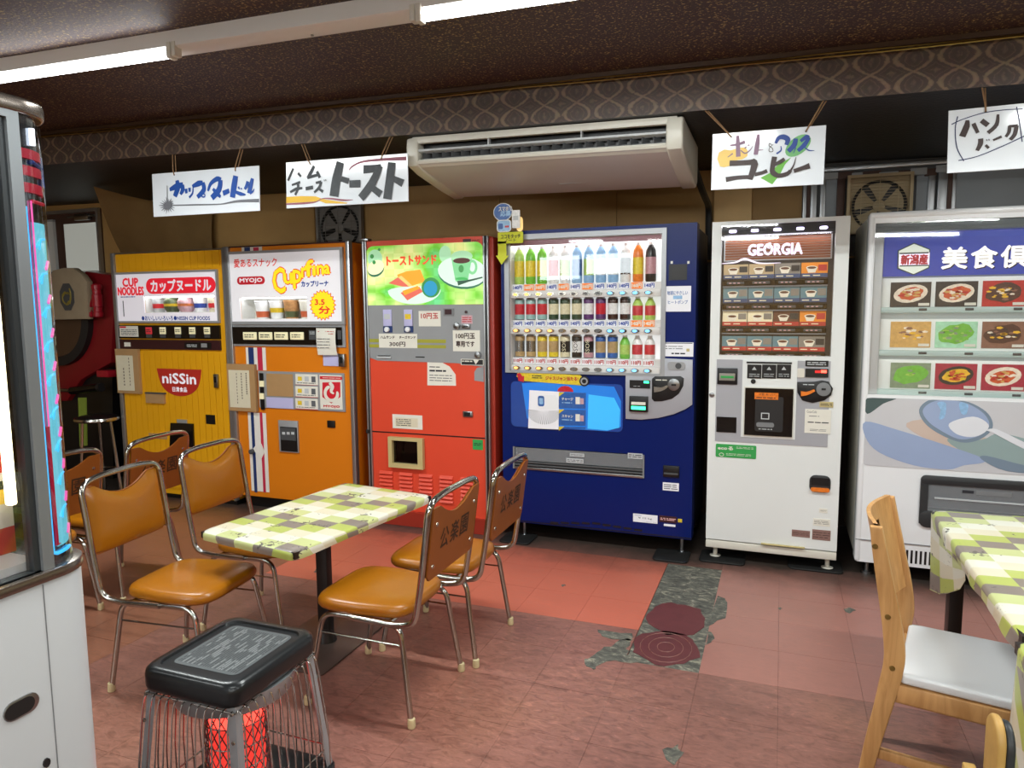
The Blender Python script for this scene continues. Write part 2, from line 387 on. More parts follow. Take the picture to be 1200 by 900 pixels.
    for i, (a, b_, c, d) in enumerate(wins):
        mb = MB(); mb.box(a, b_, -5.05, -5.03, c, d, 'day_pane'); 
        o = struct(mb.build('window_%d' % (i+3), smooth=False))
        mb = MB(); plate(mb, a, b_, c, d, [(a+.04, (a+b_)/2-.02, c+.04, d-.04), ((a+b_)/2+.02, b_-.04, c+.04, d-.04)], -5.03, -4.99, 'alu'); mb.build('window_frame', o)
shell()

# ------------------------------------------------------------------ floor
def concrete_mat():
    m, nt, b = nodes('concrete'); g = N(nt, 'NewGeometry'); mp = N(nt, 'Mapping'); mp.inputs['Scale'].default_value = (11, 17, 1); nt.links.new(g.outputs['Position'], mp.inputs[0])
    n = N(nt, 'TexNoise', Scale=1.6, Detail=9.0, Roughness=.72, Distortion=.8); nt.links.new(mp.outputs[0], n.inputs['Vector'])
    r = ramp(nt, [(.30, '2f2e2a'), (.45, '4d4c45'), (.55, '66645a'), (.62, '8f8a78'), (.70, 'a39c86')]); nt.links.new(n.outputs['Fac'], r.inputs[0]); nt.links.new(r.outputs[0], b.inputs['Base Color']); b.inputs['Roughness'].default_value = .7
    bp = N(nt, 'Bump', Strength=.5, Distance=.004); nt.links.new(n.outputs['Fac'], bp.inputs['Height']); nt.links.new(bp.outputs[0], b.inputs['Normal'])
def floor():
    def tilemat(name, stops, dark=.5, streak=.5, rough=.32, gloss=.5):
        m, nt, b = nodes(name); g = N(nt, 'NewGeometry')
        n1 = N(nt, 'TexNoise', Scale=1.1, Detail=4.0); nt.links.new(g.outputs['Position'], n1.inputs['Vector'])
        r1 = ramp(nt, stops); nt.links.new(n1.outputs['Fac'], r1.inputs[0])
        mp = N(nt, 'Mapping'); mp.inputs['Scale'].default_value = (18, 42, 1); mp.inputs['Rotation'].default_value = (0, 0, .3); nt.links.new(g.outputs['Position'], mp.inputs[0])
        n2 = N(nt, 'TexNoise', Scale=1.0, Detail=6.0, Roughness=.65, Distortion=1.2); nt.links.new(mp.outputs[0], n2.inputs['Vector'])
        r2 = ramp(nt, [(.36, (.45, .42, .40, 1)), (.5, (.85, .83, .82, 1)), (.60, (1, 1, 1, 1)), (.70, (1.55, 1.48, 1.4, 1))]); nt.links.new(n2.outputs['Fac'], r2.inputs[0])
        mx = N(nt, 'MixRGB', blend_type='MULTIPLY'); mx.inputs[0].default_value = streak; nt.links.new(r1.outputs[0], mx.inputs[1]); nt.links.new(r2.outputs[0], mx.inputs[2])
        # grime along the machines and in big worn patches
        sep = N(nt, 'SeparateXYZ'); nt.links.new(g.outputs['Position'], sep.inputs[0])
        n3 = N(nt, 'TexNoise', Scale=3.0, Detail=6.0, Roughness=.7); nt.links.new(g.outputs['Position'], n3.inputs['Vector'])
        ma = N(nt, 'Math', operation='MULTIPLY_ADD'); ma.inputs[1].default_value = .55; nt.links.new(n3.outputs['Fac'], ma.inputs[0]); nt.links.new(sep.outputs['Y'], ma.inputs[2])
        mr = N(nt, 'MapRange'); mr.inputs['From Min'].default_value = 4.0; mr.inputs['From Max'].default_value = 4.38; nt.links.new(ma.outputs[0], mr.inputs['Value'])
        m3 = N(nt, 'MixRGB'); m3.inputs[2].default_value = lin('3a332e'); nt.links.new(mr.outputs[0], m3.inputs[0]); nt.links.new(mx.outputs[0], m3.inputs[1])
        n4 = N(nt, 'TexNoise', Scale=.75, Detail=5.0, Roughness=.6); mp4 = N(nt, 'Mapping'); mp4.inputs['Location'].default_value = (3.1, 7.7, 0); nt.links.new(g.outputs['Position'], mp4.inputs[0]); nt.links.new(mp4.outputs[0], n4.inputs['Vector'])
        r4 = ramp(nt, [(.45, (0, 0, 0, 1)), (.7, (1, 1, 1, 1))]); nt.links.new(n4.outputs['Fac'], r4.inputs[0])
        mm = N(nt, 'Math', operation='MULTIPLY'); mm.inputs[1].default_value = dark; nt.links.new(r4.outputs[0], mm.inputs[0])
        m5 = N(nt, 'MixRGB'); m5.inputs[2].default_value = lin('54403a'); nt.links.new(mm.outputs[0], m5.inputs[0]); nt.links.new(m3.outputs[0], m5.inputs[1])
        nt.links.new(m5.outputs[0], b.inputs['Base Color'])
        rr = N(nt, 'MapRange'); rr.inputs['To Min'].default_value = rough-.1; rr.inputs['To Max'].default_value = rough+.22; nt.links.new(n2.outputs['Fac'], rr.inputs['Value']); nt.links.new(rr.outputs[0], b.inputs['Roughness'])
        bp = N(nt, 'Bump', Strength=.15, Distance=.003); nt.links.new(n2.outputs['Fac'], bp.inputs['Height']); nt.links.new(bp.outputs[0], b.inputs['Normal'])
        b.inputs['Specular IOR Level'].default_value = gloss
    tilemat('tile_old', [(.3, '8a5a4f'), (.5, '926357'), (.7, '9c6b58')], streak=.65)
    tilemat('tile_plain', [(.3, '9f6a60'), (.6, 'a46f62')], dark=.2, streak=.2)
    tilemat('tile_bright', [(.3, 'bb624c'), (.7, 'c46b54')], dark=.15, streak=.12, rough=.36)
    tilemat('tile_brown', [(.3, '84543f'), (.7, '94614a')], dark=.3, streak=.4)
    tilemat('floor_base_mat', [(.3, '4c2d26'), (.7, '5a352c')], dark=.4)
    concrete_mat(); M('remnant', '5e2a2c', .6, noise=.2, nscale=18)
    mb = MB(); mb.box(-8, 4, -5, 5.08, -.05, -.0042, 'floor_base_mat'); fl = struct(mb.build('floor', smooth=False))
    T = .295; g = .0005; meshes = {}
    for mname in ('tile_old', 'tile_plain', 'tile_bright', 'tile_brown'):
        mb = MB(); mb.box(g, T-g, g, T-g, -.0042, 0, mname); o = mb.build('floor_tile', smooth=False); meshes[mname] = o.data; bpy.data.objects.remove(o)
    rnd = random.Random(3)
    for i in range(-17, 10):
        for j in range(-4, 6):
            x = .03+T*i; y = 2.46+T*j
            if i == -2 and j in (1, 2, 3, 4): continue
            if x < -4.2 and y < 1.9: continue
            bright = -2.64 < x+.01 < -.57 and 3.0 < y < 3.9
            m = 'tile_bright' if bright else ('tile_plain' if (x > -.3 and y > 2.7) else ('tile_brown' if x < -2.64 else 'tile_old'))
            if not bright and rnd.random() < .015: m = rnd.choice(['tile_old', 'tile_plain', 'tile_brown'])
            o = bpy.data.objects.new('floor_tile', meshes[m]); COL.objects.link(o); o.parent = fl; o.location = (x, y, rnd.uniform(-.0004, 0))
    def rag(pts, n, amp, seed):
        r = random.Random(seed); out = []
        for k in range(len(pts)):
            a = Vector(pts[k]); b_ = Vector(pts[(k+1) % len(pts)])
            for t in range(n): q = a.lerp(b_, t/n); out.append((q.x+r.uniform(-amp, amp), q.y+r.uniform(-amp, amp)))
        return out
    def patch(name, pts, z0, z1, m, n=4, amp=.006, seed=1, label=None):
        mb = MB(); mb.prism(rag(pts, n, amp, seed), z0, z1, m, 'z'); mb.build(name, fl, label=label, smooth=False)
    mb = MB(); mb.box(-.558, -.262, 2.757, 3.933, -.0042, -.002, 'concrete'); mb.build('bare_patch', fl, label='strip of bare grey concrete where tiles are missing')
    patch('chipped_spot', [(-.57, 2.83), (-.50, 2.76), (-.64, 2.72), (-.66, 2.63), (-.72, 2.70), (-.68, 2.80), (-.62, 2.92), (-.575, 2.95)], 0, .0007, 'concrete', 4, .012, 2)
    patch('chipped_spot', [(-.57, 2.93), (-.57, 3.0), (-.74, 2.99), (-.70, 2.93)], 0, .0007, 'concrete', 3, .01, 3)
    patch('chipped_spot', [(-.265, 3.2), (-.21, 3.3), (-.2, 3.5), (-.24, 3.55), (-.265, 3.56)], 0, .0007, 'concrete', 3, .01, 4)
    patch('chipped_spot', [(-.265, 3.0), (-.235, 3.05), (-.245, 3.13), (-.265, 3.15)], 0, .0007, 'concrete', 3, .008, 5)
    for (px, py, s, sd) in ((995, 715, .028, 6), (1042, 730, .02, 7), (835, 0, 0, 0), (790, 883, .035, 8), (914, 713, .01, 9), (660, 686, .012, 10), (385, 665, .012, 11), (375, 668, .03, 12)):
        if not s: continue
        x, y = on_z(px, py, 0); patch('chipped_spot', [(x-s, y), (x, y-s*1.6), (x+s, y+s*.3), (x+s*.2, y+s*1.4)], 0, .0006, 'concrete', 3, s*.25, sd)
    def blob(cx, cy, rx, ry, n, seed):
        r = random.Random(seed); return [(cx+rx*cos(2*pi*k/n)*r.uniform(.88, 1.08), cy+ry*sin(2*pi*k/n)*r.uniform(.88, 1.08)) for k in range(n)]
    mb = MB(); mb.prism(blob(-.415, 3.23, .135, .18, 22, 4), -.002, -.0005, 'remnant', 'z'); mb.build('old_glue_mark', fl, label='dark maroon round remnant, farther one', smooth=False)
    mb = MB(); mb.prism(blob(-.42, 2.93, .145, .16, 22, 9), -.002, -.0005, 'remnant', 'z')
    for k in range(3): mb.tube([(-.42+.04*(k+1)*cos(q)*.9, 2.93+.045*(k+1)*sin(q), -.0004) for q in [2*pi*t/20 for t in range(20)]], .0015, 'tile_old', 4, closed=True)
    mb.build('old_glue_mark', fl, label='dark maroon round remnant with rings, nearer one', smooth=False)
floor()

# ------------------------------------------------------------------ windows in the back wall
def windows():
    M('frost_grey', '6c7072', .5, emit=.10, noise=.12, nscale=5); M('frost_day', 'b9bcb4', .5, emit=.28); M('tape_brown', '4d342a', .6); M('tape_white', 'a9adb0', .5)
    P = lambda x, y: on_y(x, y, 4.96)
    # window_1, right, behind the coffee machine and the freezer
    mb = MB(); mb.box(.1, 2.2, 4.985, 5.0, 1.75, 2.33, 'grey_dark'); o = struct(mb.build('window_1', smooth=False))
    def bar(x0, x1, z0, z1, m='alu', d=.03, name='window_frame', y=4.985): mb = MB(); mb.box(x0, x1, y-d, y, z0, z1, m, .002); mb.build(name, o)
    bar(.1, 2.2, 2.275, 2.30, 'alu'); bar(.1, 2.2, 2.235, 2.25, 'alu', .02)
    for a, b_ in ((.105, .125), (.15, .185), (.205, .235), (.80, .835), (.85, .90), (.925, .945), (1.7, 1.74)): bar(a, b_, 1.75, 2.236, 'alu')
    for a, b_ in ((.128, .148), (.3, .345), (.9, .925)): bar(a, b_, 1.75, 2.25, 'tape_brown', .034)
    for i, (a, b_) in enumerate(((.237, .3), (.74, .8), (.945, 1.3), (1.3, 1.7), (1.74, 2.2))):
        mb = MB(); mb.box(a, b_, 4.975, 4.982, 1.75, 2.236, 'frost_grey'); mb.build('pane', o)
    x = .12; k = 0; rnd = random.Random(5)
    while x < .9:
        L = rnd.uniform(.06, .11); z = 2.236+rnd.uniform(-.01, .012)
        bar(x, x+L, z-.02, z+.02, 'tape_brown' if k % 2 == 0 else 'tape_white', .036+.002*(k % 2), 'tape_strip'); x += L*.9; k += 1
    # window_2, left, beyond the noodle machine
    mb = MB(); mb.box(-6.95, -6.02, 4.985, 5.0, 1.78, 2.41, 'tape_brown'); o = struct(mb.build('window_2', smooth=False))
    for a, b_, c, d, m, nm in ((-6.95, -6.02, 2.38, 2.41, 'alu', 'window_frame'), (-6.05, -6.02, 1.78, 2.38, 'alu', 'window_frame'), (-6.95, -6.05, 1.78, 1.83, 'white_paint', 'window_sill'), (-6.85, -6.62, 2.31, 2.33, 'tape_white', 'window_frame'), (-6.72, -6.62, 1.83, 2.31, 'white_paint', 'window_frame'),
                               (-6.50, -6.07, 1.83, 2.28, 'frost_day', 'pane'), (-6.95, -6.73, 1.83, 2.3, 'frost_day', 'pane')):
        mb = MB(); mb.box(a, b_, 4.955 if m != 'frost_day' else 4.975, 4.984, c, d, m); mb.build(nm, o)
    mb = MB(); mb.box(-6.3, -6.12, 4.93, 4.97, 2.30, 2.36, 'steel', .006); mb.box(-6.4, -6.05, 4.94, 4.95, 2.33, 2.345, 'steel'); mb.build('latch', o)
windows()

def exhaust_fan(loc, w, h, label, body, grid, blades, n_slats):
    x, y, z = loc; r = thing('exhaust_fan', loc, label, 'fan', 'exhaust fans in the back wall')
    mb = MB(); F = w*.05; plate(mb, x-w/2, x+w/2, z, z+h, [(x-w/2+F, x+w/2-F, z+F, z+h-F)], y-.045, y, body); mb.box(x-w/2+F, x+w/2-F, y-.012, y-.006, z+F, z+h-F, grid); mb.build('housing', r)
    cx, cz, R = x, z+h*.47, min(w, h)*.40
    mb = MB(); mb.lathe([(R*1.04, -.0125), (0, -.0135)], (cx, y, cz), 'black', 28, 'y'); mb.tube([(cx+R*1.03*cos(t), y-.028, cz+R*1.03*sin(t)) for t in [2*pi*k/32 for k in range(32)]], .007, 'dark', 6, closed=True); mb.build('ring', r)
    for k in range(5):
        mb = MB(); q0 = 2*pi*k/5+.3
        def bl(u, v, q0=q0): q = q0+(u-.5)*(.75+.25*v); rr = R*(.2+.75*v); return (cx+rr*cos(q), y-.024-.012*(u-.5), cz+rr*sin(q))
        mb.grid(bl, 6, 4, blades); mb.grid(lambda u, v: (lambda p: (p[0], p[1]+.002, p[2]))(bl(1-u, v)), 6, 4, blades); mb.build('blade', r)
    mb = MB(); mb.lathe([(R*.24, -.01), (R*.24, -.03), (R*.12, -.036), (0, -.037)], (cx, y, cz), blades, 18, 'y'); mb.build('hub', r)
    mb = MB()
    for k in range(n_slats):
        zz = z+F+(h-2*F)*(k+.5)/n_slats; mb.box(x-w/2+F, x+w/2-F, y-.046, y-.040, zz-h*.0025, zz+h*.0025, grid)
    for q in (-.28, 0, .28): mb.box(x+q*w-.0015, x+q*w+.0015, y-.049, y-.046, z+F, z+h-F, grid)
    o = mb.build('grille', r); o['kind'] = 'stuff'
    return r
M('fan_tan', 'b5a07a', .5); M('fan_tan_dark', 'ab9a78', .5); M('fan_grey', '8a8580', .5)
exhaust_fan((.535, 4.95, 1.88), .36, .355, 'beige exhaust fan with slatted grille in the window above the freezer corner', 'fan_tan', 'fan_tan', 'fan_tan_dark', 18)
exhaust_fan((-3.36, 4.98, 1.9), .43, .42, 'grey exhaust fan in the tan wall above the orange snack machine', 'fan_grey', 'fan_grey', 'fan_grey', 16)

# ------------------------------------------------------------------ brown cloth pinned from ceiling to wall
def drape():
    M('cloth_brown', '86683c', .85, noise=.12, nscale=9, bump=.2, bscale=90)
    TL = Vector((-5.15, 4.22, zd(-5.15)-.005)); TR = Vector((-4.62, 4.93, 2.36)); BL = Vector((-5.55, 4.9, 1.78)); BR = Vector((-4.62, 4.93, 1.78))
    def f(u, v):
        p = TL.lerp(TR, u).lerp(BL.lerp(BR, u), v); s = sin(pi*v)
        return (p.x, p.y-.03*sin(u*19+v*3)*(.3+v)*.8-.02*s, p.z-.05*sin(pi*u)*(1-v))
    mb = MB(); mb.grid(f, 48, 16, 'cloth_brown'); mb.grid(lambda u, v: (lambda p: (p[0], p[1]+.004, p[2]+.001))(f(1-u, v)), 48, 16, 'cloth_brown')
    tag(mb.build('cloth_drape', angle=80), 'brown cloth draped from the ceiling down to the wall above the yellow noodle machine', 'cloth')
drape()
def cables():
    for k, (dy, dz) in enumerate(((0, 0), (.008, -.012))):
        mb = MB(); pts = []
        for i in range(60): x = -7.5+11.3*i/59; pts.append((x, 3.444-dy, zc(x)-.026+dz-.006*abs(sin(i*.55+k))))
        mb.tube(pts, .004, 'brass', 5); tag(mb.build('cable'), ('upper' if k == 0 else 'lower')+' of the two thin yellowish cables along the top of the patterned beam', 'cable')
    mb = MB(); mb.tube(fillet([(-.50, 4.25, 2.26), (-.48, 4.6, 2.15), (-.47, 4.93, 2.1), (-.47, 4.95, 1.75)], .08), .022, 'dark', 8)
    tag(mb.build('drain_pipe'), 'dark pipe running down the wall behind the air conditioner and blue machine', 'pipe')
cables()

# ================================================================== VENDING MACHINES
YF = 4.07
def feet(root, xs, ys, h, r=.022, m='steel'):
    for x in xs:
        for y in ys:
            mb = MB(); mb.lathe([(r*1.3, 0), (r*1.3, .012), (r*.5, .016), (r*.5, h-.012), (r*1.1, h-.01), (r*1.1, h)], (x, y, .001 if h < .2 else 0), m, 14); mb.build('foot', root)

# ---------------------------------------------------------------- yellow cup noodle machine
def noodle_machine():
    X0 = on_y(131.5, 297, YF)[0]; X1 = on_y(262, 296, YF)[0]; ZT = 1.875
    r = thing('cup_noodle_machine', ((X0+X1)/2, YF, 0), 'yellow cup noodle vending machine, leftmost of the row, with red half-round logo', 'vending machine', 'retro food vending machines')
    F = Face(r, YF)
    M('led_strip', 'ffffff', .5, emit=7); M('yellow', 'e0a010', .4, noise=.05, nscale=4); M('yellow_groove', 'b57c0c', .5); M('panel_white', 'e2dee6', .3, emit=.22); M('maroon', '35151a', .35); M('red_print', 'd02030', .4); M('red_glow', 'd02030', .4, emit=.35)
    hw = hole(F, 169.5, 347.5, 253, 366)
    cabinet(r, X0, X1, .04, ZT, YF, .80, .13, [hw], 'yellow', 'yellow', label='yellow body')
    mb = MB(); mb.box(X0+.01, X1-.01, YF+.02, YF+.78, .001, .04, 'black'); mb.build('plinth', r)
    # vertical grooves: narrow boards above and on the door
    def boards(y0, y1, n, nm, xa, xb):
        a, zt = F.w(xa, y0); b_, _ = F.w(xb, y0); _, zb = F.w(xa, y1)
        for i in range(n):
            u = a+(b_-a)*i/n; v = a+(b_-a)*(i+1)/n; mb = MB(); mb.box(u+.0015, v-.0015, YF-.006, YF, zb, zt, 'yellow'); mb.build(nm, r)
    boards(297.5, 318, 15, 'slat', 136, 257.5)
    a, zt = F.w(142, 411); _, zb = F.w(142, 575)
    x = X0+.04; k = 0; XE = X1-.015; n = 18
    for i in range(n):
        u = x+(XE-x)*i/n; v = x+(XE-x)*(i+1)/n; mb = MB(); mb.box(u+.0018, v-.0018, YF-.012, YF, .09, zt, 'yellow'); mb.build('door_slat', r)
    for xa, xb in ((X0-.004, X0+.03), (X1-.006, X1+.014)):
        mb = MB(); mb.box(xa, xb, YF-.02, YF+.02, .04, ZT+.01, 'alu', .004); mb.build('corner_trim', r)
    mb = MB(); mb.box(X0, X1, YF-.012, YF+.7, ZT, ZT+.012, 'steel'); mb.build('top_edge', r)
    # lit sign
    mb = MB(); a0, b1 = F.w(137, 322); a1, b0 = F.w(257, 376)
    plate(mb, a0, a1, b0, b1, [(hw[0], hw[1], hw[2], hw[3])], YF-.010, YF, 'panel_white'); mb.build('sign_panel', r, label='lit white sign panel')
    mb = MB(); plate(mb, a0-.015, a1+.015, b0-.015, b1+.015, [(a0, a1, b0, b1)], YF-.018, YF, 'silver_paint'); mb.build('sign_frame', r)
    mb = MB(); F.box(mb, 172, 326.5, 254.5, 343, 'red_glow', .010, .012, r=.06); F.t(mb, 'カップヌードル', 178, 328.5, 249, 341, 'panel_white', .0135, bold=.0035)
    mb.build('sign_lettering', r, label='white lettering on a red capsule')
    mb = MB(); F.t(mb, 'CUP', 145, 326.5, 163.5, 335.5, 'red_glow', .012, bold=.004); F.t(mb, 'NOODLES', 139.5, 337, 170, 345.5, 'red_glow', .012, bold=.004); mb.build('sign_lettering', r, label='red logo lettering')
    mb = MB(); F.t(mb, '●おいしいいろいろ●NISSIN CUP FOODS', 167.5, 370.3, 247.5, 375.3, 'ink_blue', .012, bold=.001); F.lines(mb, 143, 347, 160, 349, 'ink_blue', 1, .012); mb.build('sign_lettering', r, label='small dark blue lettering')
    F.p('coin_slot', 145.2, 352.5, 147.2, 371, 'grey_dark', .010, .012)
    # buttons
    F.p('button_panel', 137, 381, 259.5, 397.3, 'black_gloss', 0, .016)
    F.p('coin_panel', 137, 397.6, 260, 410.5, 'maroon', 0, .014)
    mb = MB(); F.box(mb, 142, 382, 164.5, 394.5, 'paper', .016, .018); F.lines(mb, 144, 385.5, 163, 393, 'ink_grey', 4, .0185); F.box(mb, 142.5, 382.3, 150, 384.3, 'red_print', .018, .0185); mb.build('instruction_label', r)
    M('cream_glow', 'd8d0a8', .4, emit=.25); M('button_red', 'c03038', .4, emit=.2)
    for i, xx in enumerate((176.8, 193, 210.7, 227.5, 244.8)):
        mb = MB(); F.box(mb, xx-3.5, 383.3, xx+3.8, 391.5, 'button_red' if i == 0 else 'cream_glow', .016, .024, bev=.002); F.box(mb, xx-3, 391.8, xx+3.5, 395.5, 'grey_dark', .016, .02); F.lines(mb, xx-2.5, 385.5, xx+3, 389.5, 'ink', 2, .0245); mb.build('selection_button', r, label='red selection button' if i == 0 else None)
    mb = MB(); F.box(mb, 218, 401, 249.5, 408.5, 'black', .014, .018); F.lines(mb, 221, 403, 233, 407, 'grey_light', 2, .0185); F.box(mb, 238, 402.3, 245, 407, 'silver_paint', .018, .021); mb.build('coin_slot', r)
    F.p('price_label', 147.5, 401, 155, 406, 'paper', .014, .016)
    # notice board taped on
    mb = MB(); F.box(mb, 139, 408.5, 169, 461, 'cardboard', .014, .035); mb2 = MB(); F.box(mb2, 140.5, 416, 162.5, 457.5, 'paper_cream', .035, .037); F.lines(mb2, 155, 418, 158, 452, 'ink_brown', 9, .0375, .6); F.lines(mb2, 149, 430, 151.5, 452, 'ink_brown', 6, .0375, .6)
    bd = mb.build('notice_board', r, label='cardboard notice board'); F.part('paper_sheet', mb2, bd)
    # half-round logo
    M('logo_red', 'b82c22', .45)
    c0 = F.w(185.5, 431.5); c1 = F.w(237.5, 430.5); W = c1[0]-c0[0]; H = c0[1]-F.w(211, 464)[1]; cx = c0[0]+W/2
    pts = [(c0[0], c0[1]), (c0[0]+W*.03, c0[1]-H*.3)]+[(cx-W/2*cos(q)*.9, c0[1]-H*.35-H*.65*sin(q)) for q in [pi*k/14 for k in range(1, 14)]]+[(c0[0]+W*.97, c0[1]-H*.3), (c0[0]+W, c0[1])]
    mb = MB(); mb.prism(pts, YF-.0145, YF-.012, 'logo_red'); F.t(mb, 'niSSin', 192, 437, 231.5, 450, 'panel_white', .0155, bold=.0035); F.t(mb, '日清食品', 204, 453, 221, 459.3, 'panel_white', .0155, bold=.001); mb.build('logo_badge', r, label='red half-round logo badge')
    mb = MB(); F.box(mb, 174, 460, 196, 472.5, 'cardboard', .012, .03); F.box(mb, 174, 459, 196.5, 461.5, 'grey_dark', .012, .036); mb.build('coin_return_flap', r)
    mb = MB(); F.box(mb, 253.2, 438, 258.8, 454, 'steel', .012, .032, bev=.003); F.box(mb, 255, 441, 257.3, 448, 'black', .032, .036); mb.build('lock', r)
    F.p('vent_hole', 242.7, 485.5, 254, 497, 'black', .012, .015)
    mb = MB(); F.box(mb, 209.5, 491, 221, 495.5, 'silver_paint', .012, .02)
    P0 = [F.w(203, 495), F.w(229, 496), F.w(230, 523.5), F.w(202, 523)]; mb.prism(P0, YF-.03, YF-.012, 'black_gloss', bev=.004); mb.build('cup_door', r, label='black serving pocket')
    F.p('taped_patch', 176, 507, 197.5, 514.5, 'cardboard', .012, .015)
    # cups of noodles in the window
    G = MB(); G.box(hw[0], hw[1], YF-.006, YF-.004, hw[2], hw[3], 'glass_clear'); G.build('window_glass', r)
    mb = MB(); mb.box(hw[0], hw[1], YF+.128, YF+.13, hw[2], hw[3], 'panel_white'); mb.build('display_back', r); lining(r, hw, YF, .13, 'white_paint')
    mb = MB(); mb.box(hw[0]+.01, hw[1]-.01, YF+.0, YF+.014, hw[3]-.01, hw[3]-.002, 'led_strip'); mb.build('strip_lamp', r)
    cols = [('grey_light', 'red_print', 'white noodle cup with red lid'), ('green_food', 'yellow_food', 'noodle bowl with yellow and dark green print'), ('pink_food', 'orange_food', 'noodle bowl with pink ring and orange middle'), ('white_gloss', 'ink_blue', 'white noodle cup with blue lettering band'), ('paper_cream', 'red_print', 'cream noodle cup with red figure print')]
    M('green_food', '4c5a3a', .4, noise=.5, nscale=60); M('yellow_food', 'e0c030', .4, noise=.3, nscale=70); M('pink_food', 'c8a0a8', .4, noise=.4, nscale=60); M('orange_food', 'c87040', .4, noise=.3, nscale=60)
    for i, (a, b_, d) in enumerate(cols):
        xx = hw[0]+(hw[1]-hw[0])*((i+.5)/5); R_ = .052; zc_ = hw[2]; H = hw[3]-hw[2]-.012
        t = thing('noodle_cup', (xx, YF+.065, zc_), d+', %s in the yellow machine window' % ('leftmost', 'second from left', 'middle one', 'fourth from left', 'rightmost')[i], 'noodle cup', 'sample cups in the yellow machine')
        m1 = MB()
        if i in (1, 2): m1.lathe([(R_*.75, .0), (R_*1.15, H*.3), (R_*1.2, H*.75), (R_*.9, H)], (xx, YF+.065, zc_), a, 18)
        else: m1.lathe([(R_*.72, 0), (R_*.95, H*.92), (R_, H*.93), (R_, H)], (xx, YF+.065, zc_), a, 18)
        m1.build('cup', t)
        m2 = MB(); q0 = R_*(1.17 if i in (1, 2) else .86); m2.lathe([(q0*.97, H*.3), (q0*1.03, H*.6)], (xx, YF+.065, zc_), b_, 18); m2.build('printed_band', t)
noodle_machine()

